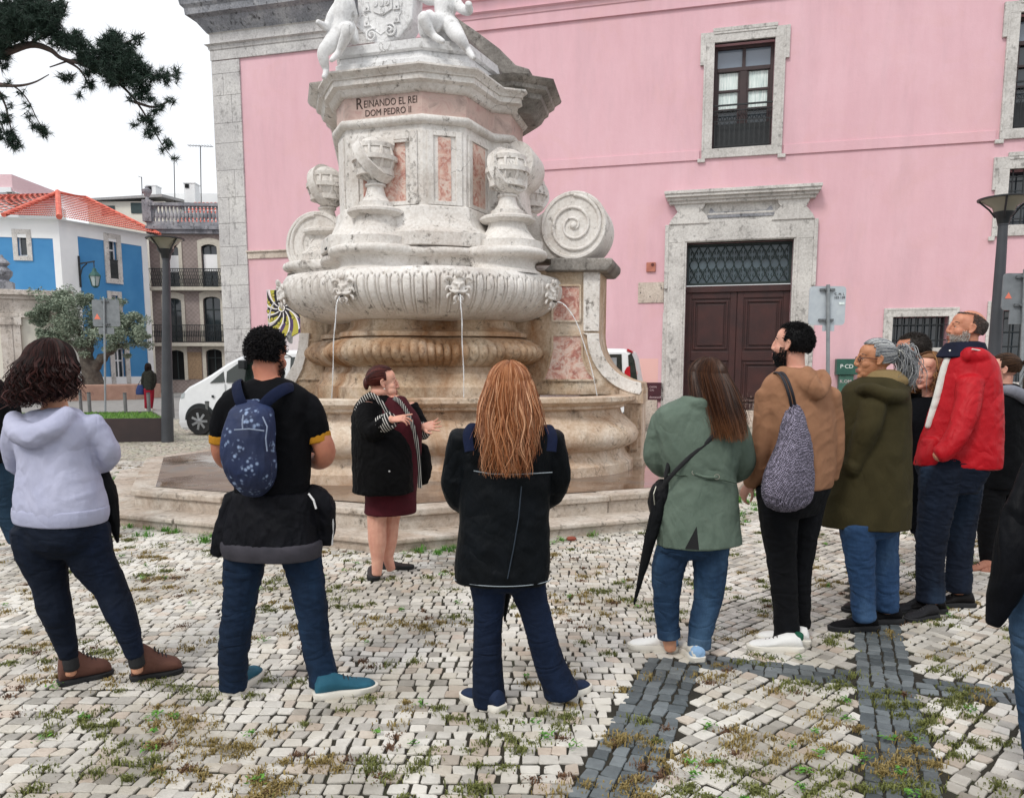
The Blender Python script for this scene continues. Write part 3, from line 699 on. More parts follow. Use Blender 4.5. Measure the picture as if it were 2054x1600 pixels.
pf = PWF; uL = pf.px(441, 400)[0]; uR = 24.0; ZT = 19.0
W1 = hole(pf, 1434, 88, 1547, 292); W2 = [pf.px(2047, 27)[0], pf.px(2047, 27)[0]+1.75, pf.px(2033, 250)[1], pf.px(2047, 27)[1]]
W2[0] = pf.px(2038, 140)[0]; W2[1] = W2[0]+W1[1]-W1[0]; W2[2], W2[3] = W1[2], W1[3]
W3 = [pf.px(2020, 395)[0], 0, pf.px(2025, 452)[1], pf.px(2025, 340)[1]]; W3[1] = W3[0]+1.5
DR = hole(pf, 1378, 488, 1577, 822); DR[2] = .42
B1 = hole(pf, 1791, 636, 1905, 697); B1[1] = B1[0]+1.35
B2 = [pf.px(2000, 620)[0], pf.px(2000, 620)[0]+2.4, B1[2]-.9, pf.px(2000, 622)[1]]
mb = MB(); wallgrid(mb, pf, uL, uR, -.1, ZT, [W1, W2, W3, DR, B1, B2], .40)
mb.add([pf.p(uL, -.1, 0), pf.p(uL, ZT, 0), pf.p(uL, ZT, -14), pf.p(uL, -.1, -14)], [(0, 1, 2, 3)])
mb.add([pf.p(uR, -.1, 0), pf.p(uR, ZT, 0), pf.p(uR, ZT, -14), pf.p(uR, -.1, -14)], [(3, 2, 1, 0)])
mb.add([pf.p(uL, ZT, 0), pf.p(uR, ZT, 0), pf.p(uR, ZT, -14), pf.p(uL, ZT, -14)], [(0, 1, 2, 3)])
obj('wall', mb, M_PINK, BL)
def pb(name, boxes, mt, bevel=.012, parent=None, label=None):
    mb = MB()
    for b in boxes: pf.box(mb, *b)
    return obj(name, mb, mt, parent or BL, bevel=bevel, label=label)
# quoin: individual blocks, projecting slightly
uQ = pf.px(493, 400)[0]; zA = pf.px(455, 122)[1]; z = 0; rq = random.Random(5); bl = []
while z < zA:
    h = rq.uniform(.55, .85); z1 = min(z+h, zA); cut = uL+(uQ-uL)*rq.uniform(.3, .7)
    if rq.random() < .6: bl += [(uL-.05, cut-.004, z, z1-.008, -.9, .06), (cut+.004, uQ, z, z1-.008, -.02, .06)]
    else: bl += [(uL-.05, uQ, z, z1-.008, -.9, .06)]
    z = z1
pb('quoin', bl, M_QUOIN, .008)
# entablature: stone near the corner, pink further along
def cornice(name, u0, u1, prof, mt, ret=True):
    mb = MB(); r = []
    for d, z in prof:
        if ret: r.append([pf.p(u0-d, z, -6), pf.p(u0-d, z, d), pf.p(u1, z, d)])
        else: r.append([pf.p(u0, z, d), pf.p(u1, z, d)])
    mb.loft(r, cap=False, close=False); return obj(name, mb, mt, BL, smooth=30)
zc = lambda y: pf.px(470, y)[1]
uS = pf.px(800, 100)[0]
z0, z1_, z2, z3, z4 = zc(119), zc(98), zc(90), zc(66), zc(17)
arch = [(.0, z0), (.07, z0), (.07, z1_-.02), (.10, z1_), (.12, z1_+.1), (.20, z1_+.14), (.20, z2+.02), (.07, z2+.05), (.07, z3), (.12, z3+.02)]
crn = [(.12, z3+.02), (.20, z3+.12), (.34, z3+.30), (.38, z3+.38), (.56, z3+.44), (.58, z3+.62), (.66, z3+.70), (.70, z3+.9), (.78, z3+1.0), (.82, z3+1.06), (.82, z3+1.14), (.06, z3+1.26)]
cornice('architrave', uL, uS, arch, M_QUOIN); cornice('crowning_cornice', uL, uS, crn, M_TRIMD)
cornice('architrave', uS, uR, arch, M_PINK, False); cornice('crowning_cornice', uS, uR, [(d*1.0, z) for d, z in crn], M_PINK, False)
pb('corner_block', [(uL-.03, uQ+.1, z3+1.2, ZT, -.9, .05)], M_QUOIN)
zb = lambda y, x: pf.px(x, y)[1]
zs0, zs1 = zb(331, 1262), zb(312, 1262); ulim = pf.px(1000, 340)[0]
pb('string_course', [(ulim, W1[0]-.32, zs0, zs1, 0, .045), (W1[1]+.32, W2[0]-.35, zs0, zs1, 0, .045), (W2[1]+.35, uR, zs0, zs1, 0, .045)], M_PINK, .008)
zl0, zl1 = zb(519, 520), zb(503, 520); pb('low_string_course', [(uQ+.01, pf.px(700, 510)[0], zl0, zl0+.2, 0, .05), (uQ-.02, pf.px(700, 510)[0], zl0+.2, zl1, 0, .10)], M_PLINTH)
pb('plinth', [(uQ, DR[0]-.72, 0, .68, 0, .07), (DR[1]+.72, uR, 0, .68, 0, .07), (uQ, uR, -.05, .12, .0, .11)], M_PLINTH)
pb('repaint_patch', [(*[pf.px(1276, 760)[0], DR[0]-.72], .70, zb(719, 1300), 0, .004)], M_PATCH, 0)
# stone frames with lugs
def eared(name, H, w, ear, lug, parent, d=.07, foot=True, topcrest=True):
    u0, u1, z0, z1 = H; mb = MB(); B = lambda *a: pf.box(mb, *a)
    B(u0-w, u0, z0, z1, -.1, d); B(u1, u1+w, z0, z1, -.1, d); B(u0-w, u1+w, z0-w*.9, z0, -.1, d)
    B(u0-w-ear*.0, u1+w, z1, z1+w*1.0, -.1, d)
    B(u0-w-ear, u0-w, z1-lug, z1+w*1.0, 0, d+.012); B(u1+w, u1+w+ear, z1-lug, z1+w*1.0, 0, d+.012)
    if topcrest: B(u0-.05, u1+.05, z1+w, z1+w*1.35, 0, d+.01)
    if foot:
        B(u0-w-ear, u0-w+ear, z0-w*1.25, z0-w*.9+.0, 0, d+.004); B(u1+w-ear, u1+w+ear, z0-w*1.25, z0-w*.9, 0, d+.004)
    # raised outer fillet
    B(u0-w-.002, u0-w+.05, z0-.05, z1, d, d+.02); B(u1+w-.05, u1+w+.002, z0-.05, z1, d, d+.02); B(u0-.02, u1+.02, z1+w*.75, z1+w*.9, d, d+.02)
    return obj(name, mb, M_TRIM, parent, bevel=.008)
def casement(H, parent_label, curtains, nrow, top):
    u0, u1, z0, z1 = H; w = thing('window', '', ''); del w['label']; del w['category']; w.parent = BL; w.location = (0, 0, 0)
    if parent_label: w['label'] = parent_label
    eared('stone_frame', H, .27, .10, .55, w)
    mb = MB(); pf.box(mb, u0, u1, z0, z1, -.385, -.35); obj('pane', mb, M_GLASS, w)
    zt_ = z1-top; um = (u0+u1)/2; mb = MB(); d0, d1 = -.33, -.26
    pf.ringframe(mb, u0, u1, z0, z1, .09, d0, d1); pf.box(mb, u0+.09, u1-.09, zt_-.05, zt_+.05, d0, d1+.01)
    pf.box(mb, um-.045, um+.045, zt_+.05, z1-.09, d0, d1-.01); pf.box(mb, um-.09, um+.09, z0+.09, zt_-.05, d0, d1)
    zz = [z0+.09+(zt_-.05-z0-.09)*k/nrow for k in range(1, nrow)]
    for z in zz: pf.box(mb, u0+.09, um-.09, z-.03, z+.03, d0, d1-.012); pf.box(mb, um+.09, u1-.09, z-.03, z+.03, d0, d1-.012)
    for (a, b) in ((u0+.09, um-.09), (um+.09, u1-.09)): pf.box(mb, a, a+.05, z0+.09, zt_-.05, d0, d1-.02); pf.box(mb, b-.05, b, z0+.09, zt_-.05, d0, d1-.02)
    obj('window_frame', mb, M_BROWNP, w, bevel=.006)
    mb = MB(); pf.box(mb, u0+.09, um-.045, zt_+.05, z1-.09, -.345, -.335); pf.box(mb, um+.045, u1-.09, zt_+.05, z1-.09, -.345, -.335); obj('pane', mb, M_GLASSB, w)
    if curtains:
        mb = MB()
        for (a, b) in ((u0+.12, um-.1), (um+.1, u1-.12)):
            n = 40; r0 = []; r1 = []
            for k in range(n+1):
                u = a+(b-a)*k/n; d = -.342+.004*sin(k*1.3)+.003*sin(k*.5); r0.append(pf.p(u, z0+1.05, d)); r1.append(pf.p(u, zt_-.06, d))
            mb.loft([r0, r1], cap=False, close=False)
        obj('curtain', mb, M_CURT, w, smooth=180)
    # iron balustrade in the lower part
    mb = MB(); h = 1.15; pf.box(mb, u0, u1, z0+h-.02, z0+h+.02, -.10, -.06); pf.box(mb, u0, u1, z0+h-.15, z0+h-.13, -.09, -.07); pf.box(mb, u0, u1, z0+.08, z0+.10, -.09, -.07); pf.box(mb, u0, u1, z0+h-.42, z0+h-.40, -.09, -.07)
    n = 12
    for k in range(n):
        u = u0+(u1-u0)*(k+.5)/n; pf.box(mb, u-.009, u+.009, z0+.08, z0+h-.4, -.085, -.068)
        pf.tube(mb, [(u+.045*cos(t*pi/5), z0+h-.20+.045*sin(t*pi/5), -.078) for t in range(11)], .008, 4)
        pf.tube(mb, [(u-.06, z0+h-.40, -.078), (u, z0+h-.28, -.078), (u+.06, z0+h-.40, -.078)], .008, 4)
    pf.box(mb, u0+.05, u1-.05, z0+.10, z0+h-.42, -.30, -.12) if False else None
    obj('balustrade', mb, M_IRON, w)
    mb = MB(); pf.box(mb, u0+.05, u1-.05, z0+.0, z0+h-.45, -.262, -.25); obj('lower_board', mb, M_IRON, w)
casement(W1, 'window above the door with white curtains', True, 4, .62)
casement(W2, 'dark upper window', False, 4, .62)
# barred windows
def barred(H, w_, label, nb, ears):
    u0, u1, z0, z1 = H; w = thing('window', '', ''); del w['label']; del w['category']; w.parent = BL; w.location = (0, 0, 0); w['label'] = label
    if ears: eared('stone_frame', H, w_, .07, .5, w)
    else:
        mb = MB(); pf.box(mb, u0-w_, u0, z0, z1, -.1, .05); pf.box(mb, u1, u1+w_, z0, z1, -.1, .05); pf.box(mb, u0-w_, u1+w_, z1, z1+w_, -.1, .05); pf.box(mb, u0-w_, u1+w_, z0-w_, z0, -.1, .05)
        pf.ringframe(mb, u0-w_-.03, u1+w_+.03, z0-w_-.03, z1+w_+.03, .06, .0, .065); obj('stone_frame', mb, M_TRIM, w, bevel=.008)
    mb = MB(); pf.box(mb, u0, u1, z0, z1, -.385, -.37); obj('pane', mb, M_GLASS, w)
    mb = MB(); k = 0
    for i in range(nb): u = u0+(u1-u0)*(i+.5)/nb; pf.box(mb, u-.014, u+.014, z0, z1, -.12, -.092)
    n2 = max(2, int((z1-z0)/.32))
    for j in range(n2): z = z0+(z1-z0)*(j+.5)/n2; pf.box(mb, u0, u1, z-.012, z+.012, -.128, -.10)
    obj('iron_bars', mb, M_IRON, w)
barred(W3, .30, 'barred ground floor window', 6, True); barred(B1, .20, 'low barred basement window', 8, False); barred(B2, .20, 'tall barred basement window', 10, False)
# portal
PT = thing('door', '', ''); del PT['label']; del PT['category']; PT.parent = BL; PT.location = (0, 0, 0); PT['label'] = 'worn brown double door in a carved stone portal'
u0, u1, z0, z1 = DR; wj = .50; mb = MB(); B = lambda *a: pf.box(mb, *a)
zc_ = pf.px(1352, 409)[1]; hh = zc_-z1
B(u0-wj, u0, 0, z1, -.2, .12); B(u1, u1+wj, 0, z1, -.2, .12); B(u0-wj, u1+wj, z1, z1+.55, -.2, .12)
B(u0-wj-.10, u0-wj, z1-1.9, z1+.45, 0, .05); B(u1+wj, u1+wj+.10, z1-1.9, z1+.45, 0, .05)
B(u0-wj-.10, u0-wj+.0, z1-1.25, z1+.5, 0, .135); B(u1+wj, u1+wj+.10, z1-1.25, z1+.5, 0, .135)
B(u0-wj-.12, u0-wj+.0, 0, z1-1.9, 0, .05); B(u1+wj, u1+wj+.12, 0, z1-1.9, 0, .05)
B(u0-wj-.05, u0-.02, 0, .75, .12, .17); B(u1+.02, u1+wj+.05, 0, .75, .12, .17)
B(u0-.12, u0-.05, .75, z1+.08, .12, .145); B(u1+.05, u1+.12, .75, z1+.08, .12, .145); B(u0-.05, u1+.05, z1+.02, z1+.08, .12, .145)
for sg, ub in ((1, u0-wj), (-1, u1+wj)):       # flared consoles
    q = lambda a, b: (ub+sg*a, z1+b)
    pts = [q(.0, .5), q(.05, .62), q(.22, .82), q(.30, 1.0), q(.30, hh-.35), q(.18, hh-.18), q(.12, hh-.05), q(.98, hh-.05), q(.92, hh-.18), q(.80, hh-.35), q(.80, 1.0), q(.88, .85), q(1.02, .70), q(1.10, .5)]
    if sg < 0: pts = pts[::-1]
    pf.prism(mb, pts, -.05, .16)
B(u0-wj+.3, u1+wj-.3, z1+.55, zc_-.05, -.1, .03)
B(u0+.55, u1-.55, z1+.72, z1+.78, .03, .07)
for (a, b, d0, d1) in ((u0-wj+.0, u1+wj-.0, .0, .22), (u0-wj-.05, u1+wj+.05, .08, .30), (u0-wj-.1, u1+wj+.1, .16, .40), (u0-wj-.13, u1+wj+.13, .24, .44)): B(a, b, zc_-.06+d0, zc_-.06+d0+.085, 0, d1)
obj('stone_surround', mb, M_TRIM, PT, bevel=.012)
mb = MB(); pf.prism(mb, [(u0+.75, z1+.80), (u1-.75, z1+.80), (u1-.62, z1+.92), (u1-.5, zc_-.45), (u0+.5, zc_-.45), (u0+.62, z1+.92)], .03, .06); obj('carved_panel', mb, M_TRIMD, PT, bevel=.01)
ztr = pf.px(1380, 573)[1]
mb = MB(); pf.box(mb, u0, u1, ztr+.05, z1, -.36, -.34); obj('pane', mb, simple('fanlight_glass', '#3d4a52', '#56666e', .2, scale=1.5), PT)
mb = MB(); pf.ringframe(mb, u0, u1, ztr+.02, z1, .07, -.30, -.24); n = 11; zw = z1-ztr-.1
for k in range(n):
    u = u0+.08+(u1-u0-.16)*(k+.5)/n; w_ = (u1-u0-.16)/n
    for j, zc2 in enumerate((.27, .73)):
        z = ztr+.06+zw*zc2
        for s_ in (-1, 1):
            for t_ in (-1, 1):
                pf.tube(mb, [(u+s_*(.05+.04*cos(a)), z+t_*.075+.05*sin(a)*t_, -.27) for a in [i*pi/4 for i in range(-1, 6)]], .011, 4)
    for s_ in (-1, 1):
        pf.tube(mb, [(u+s_*w_*.5*(.55+.45*cos(t*2*pi*2)), ztr+.06+zw*t, -.27) for t in [i/16 for i in range(17)]], .013, 4)
obj('iron_grille', mb, M_IRONG, PT)
m = MatB('worn_door_paint', .5); w_ = m.noise(7, 8, .75, .5, (3, 3, .5)); sx = m.n('ShaderNodeSeparateXYZ'); m.l(m.tc.outputs['Object'], sx.inputs[0])
hgt = m.ramp(m.math('MULTIPLY', sx.outputs['Z'], .38), [(.15, 1.0), (.75, .35)])
f = m.ramp(m.math('MULTIPLY', w_, hgt), [(.46, 0.0), (.56, 1.0)]); m.col(m.mix(f, m.ramp(m.noise(2), [(.3, '#2a1212'), (.7, '#431f1b')]), '#8b7a70')).bump(w_, .004); M_DOOR = m.m
mb = MB(); um = (u0+u1)/2; d0, d1 = -.34, -.28
pf.box(mb, u0, u1, z0, ztr, d0-.03, d0+.02); pf.box(mb, u0, u1, ztr-.18, ztr, d0, -.22)
for (a, b) in ((u0, um-.01), (um+.01, u1)):
    pf.ringframe(mb, a, b, z0, ztr-.18, .17, d0, d1)
    H_ = ztr-.18-z0
    pf.box(mb, a+.17, b-.17, z0+H_*.42, z0+H_*.50, d0, d1)
    for (c0, c1) in ((z0+.17+.06, z0+H_*.42-.06), (z0+H_*.50+.06, ztr-.18-.17-.06)):
        pf.ringframe(mb, a+.23, b-.23, c0, c1, .05, d0+.0, d1+.015); pf.box(mb, a+.34, b-.34, c0+.11, c1-.11, d0, d1+.005)
obj('door_leaves', mb, M_DOOR, PT, bevel=.01)
mb = MB(); pf.box(mb, u0-.1, u1+.1, -.02, .14, -.3, .62); pf.box(mb, u0-.05, u1+.05, .14, .28, -.3, .36); pf.box(mb, u0, u1, .28, z0, -.4, .1); obj('threshold', mb, M_PLINTH, PT, bevel=.015)
# plates and boxes on the wall
def wallbox(name, label, cat, x0, y0, x1, y1, d, mt, more=None):
    H = hole(pf, x0, y0, x1, y1); c = pf.p((H[0]+H[1])/2, H[2], 0); t = thing(name, label, cat, c)
    mb = MB(); pf.box(mb, H[0], H[1], H[2], H[3], .002, d); obj('body', mb, mt, t, bevel=.006); return t, H
t, H = wallbox('wall_plaque', 'blank pale stone plaque on the pink wall left of the door', 'plaque', 1280.5, 567, 1331, 607, .035, M_PLINTH)
mb = MB(); 
for (a, b) in ((.1, .5), (.9, .72), (.47, .3)): pf.box(mb, H[0]+(H[1]-H[0])*a-.012, H[0]+(H[1]-H[0])*a+.012, H[2]+(H[3]-H[2])*b-.02, H[2]+(H[3]-H[2])*b+.02, .035, .04)
obj('fixing_mark', mb, M_IRON, t)
t, H = wallbox('utility_plate', 'small brown square plate above the pale plaque', 'wall plate', 1297, 527, 1315, 545, .06, simple('brown_plate', '#a2604f', '#b5725e', .6))
mb = MB(); uc = H[0]+(H[1]-H[0])*.68; zc2 = H[2]+(H[3]-H[2])*.74; mb.tube([pf.p(uc, zc2, .06), pf.p(uc, zc2, .075)], .045, 12); obj('keyhole', mb, simple('dark_red', '#5c2a26'), t)
t, H = wallbox('meter_cover', 'dark maroon metal meter cover low on the pink wall', 'meter box', 1293, 767, 1331, 804, .05, simple('maroon_metal', '#3a1520', '#4a1c28', .55))
M_SCR = simple('scratched_paint', '#c9b3b6', rough=.8); uu = pf.u; dd = pf.d
text_mesh('CAIXA', .07, t, M_SCR, pf.p(H[0]+.25, H[2]+.38, .051), uu, dd, .001, 'lettering'); text_mesh('CAL', .07, t, M_SCR, pf.p(H[0]+.22, H[2]+.29, .051), uu, dd, .001, 'lettering'); text_mesh('domescA', .09, t, M_SCR, pf.p(H[0]+.32, H[2]+.08, .051), uu, dd, .001, 'lettering')
t, H = wallbox('green_cabinet', 'green two-part metal cabinet on the pink wall right of the road sign', 'metal cabinet', 1675, 720, 1717, 751, .34, simple('green_enamel', '#1f4a40', '#2a5a4c', .5))
mb = MB(); pf.box(mb, H[0]+.09, H[1]-.1, H[2]-.75, H[2]-.01, .004, .28); obj('lower_case', mb, simple('green_enamel_pale', '#3f6a5c', '#35594d', .6), t, bevel=.006)
text_mesh('P\u00b7CD', .15, t, MatB('white_paint', .6).col('#e6ece8').m, pf.p((H[0]+H[1])/2-.02, H[2]+.17, .342), uu, dd, .001, 'lettering')
text_mesh('K.OM', .12, t, M_SCR, pf.p((H[0]+H[1])/2-.02, H[2]-.22, .282), uu, dd, .0005, 'scratched_lettering')
# mural of a pinwheel sun behind the fountain
H = hole(pf, 535, 581, 662, 760); MU = thing('mural', 'painted sunflower wheel mural in yellow and violet on the pink wall', 'mural', pf.p(H[0], H[2], 0))
mb = MB(); pf.box(mb, H[0], H[1], H[2], H[3], .0, .02); obj('backing', mb, simple('mural_pale', '#d9cfce', '#c9bfc4', .8), MU)
cu, cz = pf.px(566, 618); col_y = simple('mural_yellow', '#a9ad3e', '#b9a24a', .7); col_k = simple('mural_black', '#1d1a20'); col_v = simple('mural_violet', '#3b2a52', '#57406e', .7, scale=20); col_w = simple('mural_white', '#e8e4e2')
my, mk, mw = MB(), MB(), MB(); clip = lambda u, z: (min(max(u, H[0]+.02), H[1]-.02), min(max(z, H[2]+.02), H[3]-.02))
for k in range(11):
    a0 = 2*pi*k/11+.2
    def arm(w0, w1, r0, r1, da=0):
        L_, R_ = [], []
        for i in range(10):
            t_ = i/9; r = r0+(r1-r0)*t_; a = a0+da-.75*t_; w = (w0+(w1-w0)*t_)/2
            cx_, cz_ = cu+r*cos(a), cz+r*sin(a); n_ = (-sin(a), cos(a)); L_.append(clip(cx_+n_[0]*w, cz_+n_[1]*w)); R_.append(clip(cx_-n_[0]*w, cz_-n_[1]*w))
        return L_, R_
    for (mbx, w0, w1, r0, r1, d) in ((mk, .10, .40, .12, .98, .024), (my, .05, .32, .30, .96, .028), (mw, .03, .06, .14, .9, .032)):
        L_, R_ = arm(w0, w1, r0, r1, .28 if mbx is mw else 0); mbx.loft([[pf.p(u, z, d) for u, z in L_], [pf.p(u, z, d) for u, z in R_]], cap=False, close=False)
    u, z = cu+.5*cos(a0-.3), cz+.5*sin(a0-.3); mk.tube([pf.p(u, z, .02), pf.p(u, z, .035)], .06, 14); my.tube([pf.p(u, z, .02), pf.p(u, z, .038)], .045, 14)
mk.tube([pf.p(cu, cz, .02), pf.p(cu, cz, .04)], .15, 24); mw.tube([pf.p(cu, cz, .02), pf.p(cu, cz, .043)], .125, 24); my.tube([pf.p(cu, cz, .02), pf.p(cu, cz, .046)], .085, 24)
obj('outlines', mk, col_k, MU); obj('sun_arms', my, col_y, MU); obj('rays', mw, col_w, MU)
mb = MB(); a = pf.px(560, 640); b = pf.px(590, 668); pf.prism(mb, [(a[0], b[1]), (b[0]+.5, b[1]), (b[0]+.5, a[1]-.1), (b[0], a[1]+.1), (a[0]+.1, a[1]-.2)], .02, .026); obj('violet_patch', mb, col_v, MU)
u, z = pf.px(586, 676); mb = MB(); mb.ball(pf.p(u, z, .02), .17, 20, 12, (1, .05, 1.25)); obj('painted_face', mb, simple('mural_grey', '#4a4a4c', '#9a9a98', .8, scale=9), MU)
# ================================================================== LEFT: houses and street
def wallc(name, a, b, **k): return simple(name, a, b, .85, scale=.8, bump=.004, bs=20, **k)
M_BLUE = wallc('blue_render', '#3c7fb4', '#4b8dbf'); M_WHITE = wallc('white_render', '#dfe2e4', '#eceeee'); M_CREAM = wallc('cream_render', '#d8d4c8', '#e2dfd4')
m = MatB('roof_tiles', .8); wv = m.n('ShaderNodeTexWave'); wv.inputs['Scale'].default_value = 3.4; wv.bands_direction = 'X'; wv.inputs['Distortion'].default_value = .3; m.l(m.vec(), wv.inputs['Vector'])
c = m.ramp(m.noise(2.5, 6), [(.3, '#b85044'), (.5, '#cf6a58'), (.75, '#dc8a76')]); m.col(c); M_ROOF = m.m
BA = P(134, 700, 46); BAg = Vector((BA.x, 46, 0))
FL = Frame(BAg, 180-163); FR = None
# left facade runs left from the corner, right facade runs back to the right
FLt = Frame((BAg.x, 46, 0), 12)      # u positive to the right; use negative u
FRt = Frame((BAg.x, 46, 0), 62)
BH = thing('blue_house', 'blue house with white corners and orange tiled hip roof', 'house', (BAg.x, 46, 0))
ze = FLt.px(134, 442)[1]; uL_ = -16; 
uRr = FRt.px(300, 600)[0]
def h2(fr, x0, y0, x1, y1): return hole(fr, x0, y0, x1, y1)
Wl = h2(FLt, 34, 469, 56, 514); Wr1 = h2(FRt, 216, 478, 237, 560); Wr2 = h2(FRt, 222, 592, 240, 660); Wr3 = h2(FRt, 228, 698, 254, 774); Wr3[2] = .1
mb = MB(); wallgrid(mb, FLt, uL_, 0, -.1, ze, [Wl], .3); wallgrid(mb, FRt, 0, uRr, -.1, ze, [Wr1, Wr2, Wr3], .3); obj('wall', mb, M_BLUE, BH)
mb = MB(); q0 = FLt.px(112, 560)[0]; q1 = FRt.px(160, 560)[0]; q2 = FRt.px(287, 560)[0]
FLt.box(mb, q0, .05, -.1, ze, -.1, .05); FRt.box(mb, .0, q1, -.1, ze, -.1, .055); FRt.box(mb, q2, uRr, -.1, ze, -.2, .055)
FLt.box(mb, uL_, q0, ze-1.05, ze, 0, .04); FRt.box(mb, q1, q2, ze-.75, ze, 0, .04); FRt.box(mb, q1, q2, -.1, FRt.px(270, 755)[1], 0, .05)
obj('white_trim', mb, M_WHITE, BH)
def twin(fr, H, w, parent, lab=None, bal=False, arch=False, doorlike=False, frame_mt=None, pane=M_GLASS, sash='#e8eaea'):
    u0, u1, z0, z1 = H; t = thing('window', '', ''); del t['label']; del t['category']; t.parent = parent; t.location = (0, 0, 0)
    if lab: t['label'] = lab
    mb = MB(); B = lambda *a: fr.box(mb, *a)
    B(u0-w, u0, z0-(0 if doorlike else w), z1+w, -.05, .07); B(u1, u1+w, z0-(0 if doorlike else w), z1+w, -.05, .07)
    B(u0, u1, z1, z1+w, -.05, .07)
    if not doorlike: B(u0, u1, z0-w, z0, -.05, .09)
    if arch:
        pts = [(u0+(u1-u0)*k/10, z1-.28+.28*sin(pi*(k/10))) for k in range(11)]; fr.prism(mb, [(u0, z1)]+pts+[(u1, z1)][::1], -.05, .06) if False else None
        for sgn in (0, 1):
            q = [(u0, z1-.32), (u0+.02, z1-.15), (u0+(u1-u0)*.22, z1-.04), (u0+(u1-u0)*.5, z1), (u0, z1)] if sgn == 0 else [(u1, z1), (u0+(u1-u0)*.5, z1), (u1-(u1-u0)*.22, z1-.04), (u1-.02, z1-.15), (u1, z1-.32)]
            fr.prism(mb, q[::-1] if True else q, -.04, .065)
        pts = [(u0-w, z1+w), ]+[(u0-w+(u1-u0+2*w)*k/8, z1+w+.18*sin(pi*k/8)) for k in range(9)]+[(u1+w, z1+w)]; fr.prism(mb, pts[::-1], -.05, .07)
    obj('stone_frame', mb, frame_mt or M_TRIM, t)
    mb = MB(); fr.box(mb, u0, u1, z0, z1, -.29, -.25); obj('pane', mb, pane, t)
    mb = MB(); um = (u0+u1)/2; fr.ringframe(mb, u0, u1, z0, z1, .08, -.24, -.19)
    if u1-u0 > .9 or doorlike: fr.box(mb, um-.04, um+.04, z0+.08, z1-.08, -.24, -.195)
    if z1-z0 > 2: z = z0+(z1-z0)*.72; fr.box(mb, u0+.08, u1-.08, z-.04, z+.04, -.24, -.20)
    obj('sash', mb, simple('sash_'+sash[1:], sash, rough=.5), t)
    return t
twin(FLt, Wl, .25, BH); twin(FRt, Wr1, .3, BH); twin(FRt, Wr2, .25, BH); twin(FRt, Wr3, .3, BH, doorlike=True)
mb = MB(); H = Wr1; z1b = FRt.px(225, 523)[1]
for k in range(13): u = H[0]+(H[1]-H[0])*(k+.5)/13; FRt.box(mb, u-.02, u+.02, H[2]+.05, z1b, .02, .06)
FRt.box(mb, H[0]-.02, H[1]+.02, z1b, z1b+.06, 0, .08); FRt.box(mb, H[0], H[1], H[2], H[2]+.06, 0, .08)
for k in range(6): u = H[0]+(H[1]-H[0])*(k+.5)/6; FRt.tube(mb, [(u+.12*cos(a*pi/6), H[2]+.55+.3*sin(a*pi/6), .05) for a in range(13)], .02, 4)
obj('balcony_railing', mb, M_IRON, BH)
# hip roof with tile rows
ap = P(116, 390, 51.5); apz = ap.z; rdg = P(172, 399, 57)
ev = .55
c0 = FLt.p(uL_, ze, ev); c1_ = FLt.p(.0, ze, ev)+FRt.d*0; 
c1_ = Vector((BAg.x, 46, ze))+(FLt.d+FRt.d).normalized()*ev*1.15; c2_ = FRt.p(uRr+.6, ze, ev)
cL = FLt.p(FLt.px(16, 443)[0], ze, ev); rp = Vector(ap); rr2 = Vector(rdg)
def tiled(mb, a, b, c_, d_, rows, nx):
    a, b, c_, d_ = map(Vector, (a, b, c_, d_)); nrm = (b-a).cross(d_-a).normalized()
    if nrm.z < 0: nrm = -nrm
    for j in range(rows):
        t0, t1 = j/rows, (j+1.12)/rows; pts0, pts1 = [], []
        for k in range(nx*4+1):
            s_ = k/(nx*4); p0 = (a.lerp(b, s_)).lerp(d_.lerp(c_, s_), t0); p1 = (a.lerp(b, s_)).lerp(d_.lerp(c_, s_), min(1, t1))
            h = .07*abs(sin(pi*k/4)); pts0.append(p0+nrm*(h+.10)); pts1.append(p1+nrm*(h+.01))
        mb.loft([pts0, pts1], cap=False, close=False)
mb = MB(); tiled(mb, cL, c1_, rp+Vector((.02, 0, 0)), rp, 14, 22); tiled(mb, c1_, c2_, rr2, rp, 14, 44); tiled(mb, FLt.p(-16, ze, ev), cL, rp, rp-Vector((6, 0, .2)), 14, 22)
mb.tube([c1_+Vector((0, 0, .08)), rp+Vector((0, 0, .15))], .16, 8); mb.tube([cL+Vector((0, 0, .08)), rp+Vector((0, 0, .12))], .14, 8); mb.tube([rp+Vector((0, 0, .12)), rr2+Vector((0, 0, .1)), c2_+Vector((0, 0, .1))], .12, 8)
obj('roof', mb, M_ROOF, BH)
mb = MB(); mb.add([c0-Vector((0, 0, .02)), c1_-Vector((0, 0, .02)), Vector((BAg.x, 46.3, ze-.02)), FLt.p(uL_, ze-.02, -.3)], [(0, 1, 2, 3)]); mb.add([c1_-Vector((0, 0, .02)), c2_-Vector((0, 0, .02)), FRt.p(uRr, ze-.02, -.3), Vector((BAg.x, 46.3, ze-.02))], [(0, 1, 2, 3)]); obj('soffit', mb, M_WHITE, BH)
